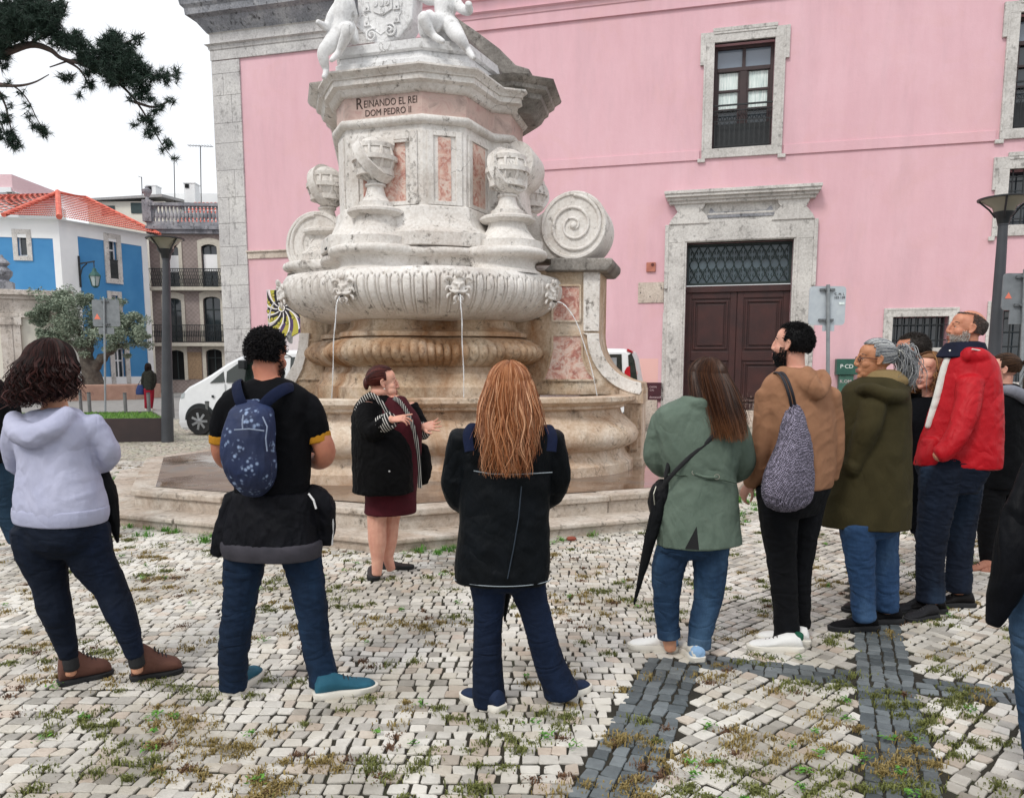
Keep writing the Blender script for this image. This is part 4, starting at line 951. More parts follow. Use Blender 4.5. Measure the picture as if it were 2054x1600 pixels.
# ---- street lantern on bracket at the blue house corner
q = FRt.p(FRt.px(158, 545)[0], 0, 0); zz = FRt.px(158, 545)[1]; u_ = FRt.px(158, 545)[0]
LN = thing('wall_lantern', 'green bracket lantern on the corner of the blue house', 'lantern', (q.x, q.y, zz))
mb = MB(); FRt.box(mb, u_-.05, u_+.05, zz-.9, zz+.9, .05, .12); mb.bar(FRt.p(u_, zz+.45, .1), FRt.p(u_, zz+.5, 1.5), .07); mb.tube([FRt.p(u_, zz-.3, .1), FRt.p(u_, zz+.2, .35), FRt.p(u_, zz+.42, .8)], .035, 6); e = FRt.p(u_, zz+.5, 1.45); mb.bar(e, e-Vector((0, 0, .35)), .04); obj('bracket', mb, M_IRON, LN)
mb = MB(); e2 = e-Vector((0, 0, .35)); mb.lathe([(.02, 0), (.10, -.06), (.14, -.2), (.34, -.42), (.36, -.5)], e2, 6); mb.lathe([(.20, -1.05), (.14, -1.12), (.05, -1.15)], e2, 6)
for k in range(6): a = 2*pi*k/6; mb.bar(e2+Vector((.33*cos(a), .33*sin(a), -.5)), e2+Vector((.2*cos(a), .2*sin(a), -1.05)), .035)
obj('lantern_frame', mb, simple('verdigris', '#1f4a46', '#2a5c55', .6), LN)
mb = MB(); mb.lathe([(.31, -.5), (.18, -1.05)], e2, 6); obj('lantern_glass', mb, MatB('pale_glass', .2).col('#a8b4b4').m, LN)
# ---- grey house with balconies
GF = Frame((P(318, 600, 52).x, 52, 0), 2)
GB = thing('balcony_house', 'narrow brown-grey tiled house with arched balcony windows and balustrade roof', 'house', (GF.o.x, 52, 0))
m = MatB('facade_tiles', .7); ck = m.n('ShaderNodeTexChecker'); ck.inputs['Scale'].default_value = 7; ck.inputs['Color1'].default_value = lin('#857873'); ck.inputs['Color2'].default_value = lin('#9c908b'); m.l(m.vec(), ck.inputs['Vector']); m.col(m.mix(.5, ck.outputs[0], m.ramp(m.noise(1.5, 6), [(.3, '#746965'), (.7, '#a1958f')]))); M_TILEF = m.m
g0, g1 = GF.px(305, 600)[0], GF.px(470, 600)[0]; zg = GF.px(400, 470)[1]
holes = [h2(GF, 327, 492, 362, 576), h2(GF, 403, 490, 439, 576), h2(GF, 331, 598, 368, 686), h2(GF, 407, 595, 446, 686), h2(GF, 338, 702, 372, 762), h2(GF, 413, 700, 448, 762)]
mb = MB(); wallgrid(mb, GF, g0, g1, -.1, zg, holes, .35); GF.box(mb, g0, g1, -.1, zg, -8, -.5); obj('wall', mb, M_TILEF, GB)
M_FRC = simple('cream_stone', '#c9c4b6', '#b5b0a4', .8)
for i, H in enumerate(holes): twin(GF, H, .22, GB, arch=True, doorlike=True, frame_mt=M_FRC, pane=M_DARK if i > 3 else M_GLASS, sash='#1e2a2c')
for i in (0, 1): mb = MB(); H = holes[i]; GF.box(mb, H[0]+.08, H[1]-.08, H[3]-1.7, H[3]-.62, -.185, -.17); obj('roller_blind', mb, MatB('blind_white', .8).col('#eef0f0').m, GB)
for lv, (ya, yt) in enumerate(((577, 540), (688, 652))):
    mb = MB(); z = GF.px(380, ya)[1]; GF.box(mb, g0, g1, z-.22, z, -.1, .55); obj('balcony_slab', mb, M_FRC, GB, bevel=.02)
    zr = GF.px(380, yt)[1]; mb = MB(); GF.box(mb, g0+.1, g1, zr-.05, zr, .45, .5); GF.box(mb, g0+.1, g1, z+.06, z+.1, .45, .5); N = 46
    for k in range(N):
        u = g0+.1+(g1-g0-.1)*k/N; w = (g1-g0-.1)/N
        if lv == 0: mb.bar(GF.p(u, z+.1, .47), GF.p(u+w*2.2, zr-.05, .47), .025); mb.bar(GF.p(u+w*2.2, z+.1, .475), GF.p(u, zr-.05, .475), .025)
        else: mb.bar(GF.p(u, z+.1, .47), GF.p(u, zr-.05, .47), .025); GF.tube(mb, [(u+.5*w+.35*w*cos(a*pi/3), (z+zr)/2+.22*sin(a*pi/3), .47) for a in range(7)], .012, 4)
    obj('balcony_railing', mb, M_IRON, GB)
mb = MB(); z = zg; GF.box(mb, g0, g1, z, z+.25, -.2, .3); GF.box(mb, g0, g1, z+.25, z+.45, -.2, .45); GF.box(mb, g0, g1, z+.45, z+.75, -.25, .2); GF.box(mb, g0, g1, z+1.75, z+1.95, -.15, .2)
N = 22
for k in range(N):
    u = g0+(g1-g0)*(k+.5)/N; c = GF.p(u, z+.75, 0); mb.lathe([(.10, 0), (.06, .12), (.13, .35), (.13, .5), (.06, .75), (.09, 1.0)], c, 8)
GF.box(mb, g0-.2, g0+.35, z+.75, z+2.1, -.3, .3); mb.lathe([(.12, 2.1), (.10, 2.3), (.3, 2.6), (.32, 2.75), (.1, 2.85), (.12, 2.95)], GF.p(g0+.05, z, 0), 12)
obj('roof_balustrade', mb, M_TRIMD, GB)
mb = MB(); r0, r1 = GF.p(g0+1, z+.6, -1.2), GF.p(g1+3, z+.6, -1.2); tiled(mb, r0, r1, r1+Vector((0, 4, 2.4)), r0+Vector((0, 4, 2.4)), 8, 26); obj('roof', mb, M_ROOF, GB)
mb = MB(); GF.box(mb, *GF.px(378, 750)[:1], GF.px(406, 750)[0], GF.px(390, 760)[1], GF.px(390, 706)[1], 0, .03); obj('patterned_tiles', mb, simple('brown_tiles', '#7d6752', '#a38a6c', .7, scale=14), GB)
# ---- white and cream blocks behind
def block(name, label, x0, y0, x1, Y, depth, mt, ytop2=None):
    a = P(x0, y0, Y); b = P(x1, y0, Y); t = thing(name, label, 'building', (a.x, Y, 0)); mb = MB(); mb.box(a.x, b.x, Y, Y+depth, -.1, a.z); obj('wall', mb, mt, t); return t, a, b
t, a, b = block('cream_block', 'cream upper storey with dark shuttered windows behind the tiled roof', 175, 404, 330, 60, 9, M_CREAM)
mb = MB(); mb.hexa([Vector(v) for v in [(a.x-.4, 59.6, a.z-.05), (b.x, 59.6, a.z+.25), (b.x, 66, a.z+.9), (a.x-.4, 66, a.z+.6), (a.x-.4, 59.6, a.z+.1), (b.x, 59.6, a.z+.45), (b.x, 66, a.z+1.1), (a.x-.4, 66, a.z+.8)]]); obj('roof', mb, simple('grey_roof', '#8f9094', '#a7a5a2'), t)
for (x0, x1, y0, y1) in ((205, 230, 413, 432), (264, 312, 407, 428)):
    p0, p1 = P(x0, y1, 60), P(x1, y0, 60); mb = MB(); mb.box(p0.x, p1.x, 59.93, 60.02, p0.z, p1.z); w = obj('window', mb, simple('green_shutter', '#26383a', '#33474a', .6), t)
t, a, b = block('white_block', 'plain white block rising behind the balcony house', 328, 388, 470, 66, 9, M_WHITE)
for (x0, x1, y0) in ((293, 312, 373), (368, 390, 368)):
    p0, p1 = P(x0, y0, 63), P(x1, y0, 63); c_ = thing('chimney', ('white chimney above the cream shuttered storey' if x0 < 300 else 'white chimney on the plain white block'), 'chimney', (p0.x, 63, p0.z-1.6))
    mb = MB(); mb.box(p0.x, p1.x, 63, 64, p0.z-6, p0.z); mb.box(p0.x-.05, p1.x+.05, 62.95, 64.05, p0.z, p0.z+.08); obj('stack', mb, M_WHITE, c_)
    mb = MB(); mb.box(p0.x+.12, p0.x+.42, 62.94, 63.02, p0.z-.35, p0.z-.05); obj('flue_opening', mb, M_DARK, c_)
for i, (x, y0, y1, Y) in enumerate(((284, 355, 398, 62), (349, 320, 392, 62), (402, 293, 430, 58))):
    a, b = P(x, y1, Y), P(x, y0, Y); lab = ['short crooked pole on the cream storey roof', 'thin bare mast above the white block', 'tall television aerial with cross arm against the sky'][i]
    t = thing('antenna', lab, 'antenna', (a.x, Y, a.z)); mb = MB(); mb.tube([(a.x, Y, a.z-2), (b.x, Y, b.z)], .035, 6); obj('mast', mb, M_IRON, t)
    if i != 1:
        mb = MB(); mb.tube([(b.x-(.9 if i else .25), Y, b.z+.05), (b.x+(.9 if i else 0), Y, b.z-.05)], .02, 6)
        if i:
            for k in range(9): mb.tube([(b.x-.8+k*.2, Y-.3, b.z), (b.x-.8+k*.2, Y+.3, b.z)], .012, 5)
        obj('aerial_arm', mb, M_IRON, t)
# far left: white gable wall with air conditioner, chapel front
t, a, b = block('white_house', 'white gabled wall with pink top behind the blue house', -60, 385, 33, 56, 6, M_WHITE)
mb = MB(); p0, p1 = P(-60, 384, 56), P(18, 350, 56); mb.box(p0.x, p1.x+.2, 55.95, 61, p0.z, p1.z); obj('upper_storey', mb, wallc('pale_pink', '#d9b7bd', '#e0c2c6'), t)
mb = MB(); p0, p1 = P(-60, 384, 56), P(24, 378, 56); mb.box(p0.x, p1.x, 55.85, 61, p0.z-.1, p1.z+.05); obj('ledge', mb, M_WHITE, t)
p0, p1 = P(30, 414, 55.9), P(43, 390, 55.9); t = thing('air_conditioner', 'grey air conditioner unit mounted on the white gable wall', 'air conditioner', (p0.x, 55.9, p0.z))
mb = MB(); mb.box(p0.x, p1.x, 55, 55.9, p0.z, p1.z); obj('casing', mb, simple('grey_metal', '#9a9a98'), t, bevel=.03)
mb = MB(); 
for k in range(7): z = p0.z+.08+k*(p1.z-p0.z-.1)/7; mb.box(p0.x+.1, p1.x-.08, 54.97, 55.0, z, z+.05)
obj('grille', mb, M_DARK, t)
CF = Frame((P(142, 700, 42.5).x, 42.5, 0), 24); ch = thing('chapel', 'low weathered stone chapel front with cornice and carved finial', 'building', (CF.o.x, 40, 0))
zk = CF.px(140, 590)[1]; mb = MB(); CF.box(mb, -22, 0, -.1, zk, -6, 0); obj('wall', mb, M_CREAM, ch)
mb = MB(); CF.box(mb, -22, .15, zk-.35, zk-.15, -.1, .18); CF.box(mb, -22, .3, zk-.15, zk+.12, -.3, .4); CF.box(mb, -22, .1, zk-1.3, zk-1.1, -.1, .12); CF.box(mb, -22, 0, zk-1.1, zk-.35, -.1, .05)
for x in (10, 24): u = CF.px(x, 600)[0]; CF.box(mb, u-.3, u+.3, 0, zk-1.3, -.1, .18); CF.box(mb, u-.38, u+.38, zk-1.7, zk-1.3, -.1, .26); CF.box(mb, u-.35, u+.35, 0, .9, -.1, .24)
CF.box(mb, -22, 0, 0, .9, -.1, .08)
obj('stone_order', mb, ashlar('chapel_stone', '#bdb4aa', '#d3ccc4', '#9a938b'), ch, bevel=.02)
u = CF.px(6, 560)[0]; mb = MB(); c = CF.p(u, zk, -.1); CF.box(mb, u-.45, u+.45, zk+.1, zk+.5, -.5, .3); mb.lathe([(.35, .5), (.25, .62), (.42, .85), (.45, 1.05), (.3, 1.2), (.2, 1.3), (.36, 1.45), (.32, 1.55), (.1, 1.75), (.04, 1.9)], c, 12); obj('finial', mb, M_TRIMD, ch)
# ---- olive tree in its planter
def leafcards(mb, c, r, n, ls, rg, flat=1.0):
    for _ in range(n):
        d = Vector((rg.gauss(0, 1), rg.gauss(0, 1), rg.gauss(0, 1)*flat)).normalized()*r*rg.random()**.45; p = Vector(c)+Vector((d.x, d.y, d.z*flat))
        a = Vector((rg.gauss(0, 1), rg.gauss(0, 1), rg.gauss(0, .8))).normalized(); b = a.cross(Vector((rg.gauss(0, 1), rg.gauss(0, 1), rg.gauss(0, 1)))).normalized()
        l = ls*rg.uniform(.6, 1.3); w = l*.28; mb.add([p-a*l, p+b*w, p+a*l, p-b*w], [(0, 1, 2, 3)])
OT = thing('olive_tree', 'grey-green olive tree with thick gnarled trunk in the stone planter', 'tree', G(188, 790)[:2]+(0,) if False else (G(188, 800).x, G(188, 800).y+.8, 0))
oY = OT.location.y; rt = random.Random(21)
def PP(x, y, d=0): return P(x, y, oY+d)
mb = MB(); mb.tube([PP(190, 800), PP(188, 770), PP(180, 740), PP(172, 712), PP(178, 690)], [.62, .55, .42, .34, .26], 12); mb.tube([PP(182, 745), PP(205, 718), PP(228, 700), PP(248, 690)], [.3, .24, .14, .08], 8); mb.tube([PP(172, 712), PP(150, 690), PP(125, 672)], [.24, .14, .06], 8)
mb.tube([PP(178, 690), PP(190, 660), PP(215, 635)], [.22, .13, .05], 8); mb.tube([PP(175, 700), PP(150, 650), PP(120, 620)], [.18, .1, .04], 8)
tk = obj('trunk', mb, simple('olive_bark', '#3c3732', '#5d564e', .9, scale=6, bump=.03, bs=12), OT); remesh(tk, .06, 1, disp=lambda c, n: .05*np.sin(c[:, 2]*9+c[:, 0]*7)*np.cos(c[:, 1]*8))
mb = MB()
for (x, y, r, d) in [(100, 610, .55, 0), (125, 600, .7, .3), (150, 612, .75, -.4), (85, 625, .4, 0), (120, 640, .75, .2), (105, 668, .6, -.3), (140, 665, .8, .3), (170, 640, .8, -.2), (200, 640, .8, .4), (225, 635, .7, 0), (245, 650, .7, .2), (262, 640, .45, 0), (275, 660, .45, 0), (255, 675, .6, 0), (225, 665, .7, -.5), (200, 670, .6, .5), (165, 690, .5, 0), (175, 600, .35, 0), (215, 615, .5, 0), (80, 640, .35, 0), (235, 700, .35, 0), (280, 675, .3, 0), (90, 670, .35, 0)]:
    for k in range(9):
        c_ = PP(x, y, d)+Vector((rt.gauss(0, r*.6), rt.gauss(0, r*.8), rt.gauss(0, r*.5))); leafcards(mb, c_, r*.62, 170, .085, rt, .8)
obj('crown', mb, leafm('olive_leaves', '#5c6c5c', '#a3b09b'), OT)
M_PLT = simple('terracotta_stone', '#9c7c6c', '#b08f7e', .85, scale=3)
pl_ = thing('stone_planter', 'long low pinkish stone planter under the olive tree', 'planter', (G(150, 805).x, G(150, 805).y, 0))
a, b = G(140, 805), G(272, 800); zt_ = P(200, 774, a.y).z; mb = MB(); mb.hexa([(a.x-2, a.y, -.05), (b.x, b.y, -.05), (b.x, b.y+3, -.05), (a.x-2, a.y+3, -.05), (a.x-2, a.y, zt_), (b.x, b.y, zt_), (b.x, b.y+3, zt_), (a.x-2, a.y+3, zt_)]); obj('wall', mb, M_PLT, pl_, bevel=.03)
text_mesh('MAR', .22, pl_, simple('planter_lettering', '#7d5f52'), (P(180, 792, a.y).x, a.y-.03, P(180, 792, a.y).z), (1, .03, 0), (0, -1, 0), .01, 'lettering')
# ---- lamp posts
def lamp(name, label, base, H, R, lean, label2=None):
    t = thing(name, label, 'street lamp', base); b = Vector(base); top = b+Vector((lean[0], lean[1], H)); mb = MB(); ps = [b.lerp(top, k/8) for k in range(9)]
    mb.tube(ps, [.13-.055*k/8 for k in range(9)], 20); mb.tube([top, top+Vector((0, 0, .02))], .085, 20); obj('pole', mb, simple('dark_grey_steel', '#34373c', '#42454a', .5, scale=3), t, smooth=40)
    mb = MB(); mb.lathe([(.075, 0), (.09, .03), (.11, .12), (.17, .20), (.17, .215), (.05, .22)], top, 32); mb.lathe([(R-.01, .415), (R+.015, .42), (R+.015, .44), (R-.04, .45), (.01, .47)], top, 48)
    for k in range(4):
        a = pi/4+k*pi/2+.3; pts = [top+Vector((cos(a)*r, sin(a)*r, z)) for r, z in ((.12, .13), (R*.55, .27), (R*.93, .41))]; mb.tube(pts, .016, 6)
    # eyebrow shade
    obj('lamp_head', mb, simple('black_steel', '#1f2124', '#2b2e31', .45, scale=3), t, smooth=40)
    gm = MatB('frosted_lamp_glass', .25); gm.col('#c8c4b0'); gm.b.inputs['Transmission Weight'].default_value = .55; mb = MB(); mb.lathe([(.15, .20), (R*.45, .29), (R*.8, .385), (R*.95, .425)], top, 48, cap=False); obj('lamp_shade', mb, gm.m, t, smooth=60)
    return t
b_ = G(336, 886); z_ = P(322, 521, b_.y).z; lamp('street_lamp', 'grey lamp post with bowl lantern beside the dark planter', (b_.x, b_.y, 0), z_, (P(350, 500, b_.y).x-P(279, 500, b_.y).x)/2, (P(322, 521, b_.y).x-b_.x+.12, 0))
Y = 13.6; z_ = P(2012, 452, Y).z; lamp('street_lamp', 'grey lamp post with bowl lantern behind the man in red', (P(1996, 900, Y).x-.12, Y, 0), z_, .40, (P(2012, 452, Y).x-P(1996, 900, Y).x+.12, 0))
# ---- dark metal planter with turf
a, b = G(330, 885), G(180, 915); pl2 = thing('metal_planter', 'dark weathered steel planter filled with turf beside the lamp post', 'planter', (a.x, a.y, 0))
zt_ = P(330, 838, a.y).z; mb = MB(); c3 = Vector((a.x-6, a.y-1.2, 0)); d3 = (c3-a).normalized(); n3 = Vector((-d3.y, d3.x, 0)); n3 = n3 if n3.y > 0 else -n3
A_, B_, C_, D_ = a, c3, c3+n3*2.6, a+n3*2.6+Vector((-.9, 0, 0)); up = Vector((0, 0, zt_))
for p, q_ in ((A_, B_), (B_, C_), (C_, D_), (D_, A_)): mb.bar(p+up*.5, q_+up*.5, .03, zt_)
obj('steel_wall', mb, simple('dark_corten', '#2b2224', '#3b2d2c', .6, scale=2), pl2)
mb = MB(); mb.add([A_+up*.93, B_+up*.93, C_+up*.93, D_+up*.93], [(0, 1, 2, 3)]); obj('soil', mb, simple('turf_soil', '#3d5a28', '#4c6a33', .9, scale=4), pl2)
mb = MB(); rt = random.Random(5)
for _ in range(5200):
    s_, t_ = rt.random(), rt.random(); p = (A_.lerp(B_, s_)).lerp(D_.lerp(C_, s_), t_)+up*.93; h = rt.uniform(.03, .09); dx, dy = rt.gauss(0, .02), rt.gauss(0, .02); mb.add([p-Vector((.008, 0, 0)), p+Vector((.008, 0, 0)), p+Vector((dx, dy, h))], [(0, 1, 2)])
o = obj('turf', mb, leafm('turf_blades', '#3f6a26', '#79a04a'), pl2); o['kind'] = 'stuff'
# ---- signs seen from behind
def sign(name, label, px, ybase, Y, plate, cols, small=None, poletop=None, xtop=None):
    bx = P(px, 800, Y).x; t = thing(name, label, 'road sign', (bx, Y, 0)); xt = P(xtop or px, plate[1], Y).x; zt2 = P(px, poletop or plate[1]-3, Y).z
    mb = MB(); mb.tube([(bx, Y, -.02), (xt, Y, zt2)], .032, 10); obj('pole', mb, simple('galvanised_steel', '#7e8488', '#969c9f', .45, metal=.3), t, smooth=60)
    p0, p1 = P(plate[0], plate[3], Y+.04), P(plate[2], plate[1], Y+.04); r = .06; pts = []
    for cx_, cz_, a0 in ((p1.x-r, p0.z+r, -90), (p1.x-r, p1.z-r, 0), (p0.x+r, p1.z-r, 90), (p0.x+r, p0.z+r, 180)):
        pts += [(cx_+r*cos(radians(a0+k*22.5)), Y+.04, cz_+r*sin(radians(a0+k*22.5))) for k in range(5)]
    mb = MB(); mb.loft([[(x, y+.02, z) for x, y, z in pts], pts]); obj('plate', mb, cols, t)
    for z in (p1.z-.06, p0.z+.08): mb = MB(); mb.box(xt-.12, xt+.12, Y+.0, Y+.04, z-.02, z+.02); mb.tube([(xt-.045, Y-.03, z), (xt-.045, Y+.03, z)], .015, 6); mb.tube([(xt+.045, Y-.03, z), (xt+.045, Y+.03, z)], .015, 6); obj('clamp', mb, simple('clamp_steel', '#55595c', '#6a6e71', .5), t)
    if small:
        q0, q1 = P(small[0], small[3], Y+.03), P(small[2], small[1], Y+.03)
    if small: mb = MB(); mb.box(q0.x, q1.x, Y+.035, Y+.055, q0.z, q1.z); obj('small_plate', mb, cols, t)
    return t, p0, p1
GYM = simple('grey_sign_back', '#6b7074', '#7d8286', .5); WHM = simple('pale_sign_back', '#aab3bb', '#bcc4c9', .45)
M_ORT = simple('orange_sticker', '#e07a64'); M_BLK = simple('black_print', '#1c1e20')
b_ = G(207, 838); t, p0, p1 = sign('road_sign', 'grey back of a road sign with a small orange triangle on its thin pole', 209, 838, b_.y, (187, 601, 238, 655), GYM, (198, 657, 228, 670))
def tri(t, x, y, Y, s): c = P(x, y, Y); mb = MB(); mb.loft([[(c.x-s, Y, c.z-s*.8), (c.x+s, Y, c.z-s*.8), (c.x, Y, c.z+s)], [(c.x-s, Y+.004, c.z-s*.8), (c.x+s, Y+.004, c.z-s*.8), (c.x, Y+.004, c.z+s)]]); obj('sticker', mb, M_ORT, t)
tri(t, 195, 635, b_.y+.034, .10)
t, p0, p1 = sign('road_sign', 'pale rounded back of a road sign in front of the pink wall', 1667, 850, 13.0, (1621, 574, 1698, 652), WHM, (1650, 652, 1674, 664), 571, 1661)
c = P(1684, 592, 13.03); text_mesh('C. M. L', .055, t, M_BLK, (c.x, 13.032, c.z), (1, 0, 0), (0, -1, 0), .001, 'lettering'); c = P(1684, 599, 13.03); text_mesh('103 / 09', .055, t, M_BLK, (c.x, 13.032, c.z), (1, 0, 0), (0, -1, 0), .001, 'lettering')
p = P(1683, 611, 13.03); p2 = P(1694, 606, 13.03); mb = MB(); mb.box(p.x, p2.x, 13.03, 13.034, p.z, p2.z); obj('sticker', mb, M_CURT, t)
t, p0, p1 = sign('road_sign', 'dark grey sign back with orange triangle beside the right lamp post', 2054, 850, 12.6, (2008, 548, 2120, 622), GYM, (2024, 622, 2100, 650), 540, 2056)
tri(t, 2023, 593, 12.634, .055)
# ---- bollards
BO = []
for i, (x, y, yt, lab) in enumerate([(253, 838, 790, 'slim grey bollard between the sign pole and the second bollard'), (300, 838, 805, 'grey bollard in front of the woman in red trousers'), (347, 838, 790, 'grey bollard just right of the lamp post'), (419, 872, 805, 'nearest grey bollard standing by the white van'), (181, 836, 803, 'grey bollard left of the sign pole'), (163, 826, 788, 'rusty brown bollard at the planter corner')]):
    b_ = G(x, y); h = P(x, yt, b_.y).z
    if not BO:
        t = thing('bollard', lab, 'bollard', (b_.x, b_.y, 0), 'bollards along the street edge'); mb = MB(); mb.tube([(b_.x, b_.y, 0), (b_.x, b_.y, .8)], .055, 14); obj('post', mb, simple('bollard_steel', '#5a5c5c', '#6d6f6e', .55, scale=4), t, smooth=40)
        mb = MB(); mb.lathe([(.060, .78), (.060, .80), (.04, .815)], (b_.x, b_.y, 0), 14); obj('cap', mb, simple('bollard_cap', '#3f4142'), t, smooth=40); BO.append(t)
    else: t = copy_tree(BO[0], (b_.x, b_.y, 0), lab); t['group'] = 'bollards along the street edge'
# ---- bench, hydrant
b_ = G(355, 784); t = thing('bench', 'dark street bench in front of the balcony house', 'bench', (b_.x, b_.y, 0)); k = .9; bx, by = b_.x, b_.y; mb = MB(); mb.box(bx-.9, bx+.9, by-.25, by+.25, .42, .48); mb.box(bx-.9, bx+.9, by+.25, by+.3, .6, .95); obj('seat', mb, simple('bench_wood', '#3a2e2a', '#4a3a33'), t, bevel=.01)
for sx_ in (-.75, .75): mb = MB(); mb.box(bx+sx_-.04, bx+sx_+.04, by-.22, by+.3, 0, .42); mb.box(bx+sx_-.03, bx+sx_+.03, by+.24, by+.29, .42, .95); obj('leg', mb, M_IRON, t)
b_ = G(318, 782); t = thing('fire_hydrant', 'red fire hydrant right of the walking woman', 'hydrant', (b_.x, b_.y, 0)); mb = MB(); mb.lathe([(.2, 0), (.2, .06), (.14, .1), (.14, .75), (.19, .8), (.19, .86), (.13, .95), (.04, 1.05)], b_, 14); M_RED = simple('red_enamel', '#a3202c', '#8e1a25', .5); obj('barrel', mb, M_RED, t, smooth=40); mb = MB(); mb.tube([b_+Vector((-.28, 0, .6)), b_+Vector((.28, 0, .6))], .075, 10); obj('outlet', mb, M_RED, t, smooth=40)
# ================================================================== PEOPLE TOOLKIT
from mathutils import Matrix
class NF:    # cheap vectorised pseudo-noise
    def __init__(s, seed, lam, k=7):
        r = np.random.RandomState(seed); d = r.normal(size=(k, 3)); d /= np.linalg.norm(d, axis=1)[:, None]; s.d = d*(2*pi/lam)*r.uniform(.6, 1.5, size=(k, 1)); s.p = r.uniform(0, 6.28, k); s.k = k
        d2 = r.normal(size=(k, 3)); d2 /= np.linalg.norm(d2, axis=1)[:, None]; s.d2 = d2*(2*pi/(lam*1.7)); s.p2 = r.uniform(0, 6.28, k)
    def __call__(s, c):
        o = 0
        for i in range(s.k): o = o+np.sin(c@s.d[i]+s.p[i]+1.3*np.sin(c@s.d2[i]+s.p2[i]))
        return o/sqrt(s.k)
def cloth_disp(seed, amp=.006, lam=.16, ridge=.004, rlam=.09, stretch=(1, 1, 1)):
    a = NF(seed, lam); b = NF(seed+1, rlam, 5); st = np.array(stretch)
    def f(co, no):
        c = co*st; return amp*.40*a(c)+ridge*.28*(1-2*np.abs(np.clip(b(c), -1, 1)))
    return f
def crom(p, n=4):
    """Catmull-Rom through tuples (any length)"""
    p = [np.array(x, float) for x in p]; q = [2*p[0]-p[1]]+p+[2*p[-1]-p[-2]]; out = []
    for i in range(1, len(q)-2):
        for k in range(n):
            t = k/n; a, b, c, d = q[i-1:i+3]; out.append(.5*((2*b)+(-a+c)*t+(2*a-5*b+4*c-d)*t*t+(-a+3*b-3*c+d)*t**3))
    out.append(p[-1]); return out
def limb(mb, pts, n=14, cap=.6, sq=1.0):
    """pts: (x,y,z,r) world"""
    q = crom(pts, 5) if len(pts) > 2 else [np.array(p, float) for p in pts]
    a, b = q[0], q[-1]; da = (q[0]-q[1])[:3]; da /= np.linalg.norm(da)+1e-9; db = (q[-1]-q[-2])[:3]; db /= np.linalg.norm(db)+1e-9
    e0 = [np.append(a[:3]+da*a[3]*cap*k, a[3]*sqrt(max(.02, 1-k*k))) for k in (.95, .7, .35)]; e1 = [np.append(b[:3]+db*b[3]*cap*k, b[3]*sqrt(max(.02, 1-k*k))) for k in (.35, .7, .95)]
    q = e0+q+e1; mb.tube([Vector(x[:3]) for x in q], [max(.002, float(x[3])) for x in q], n)
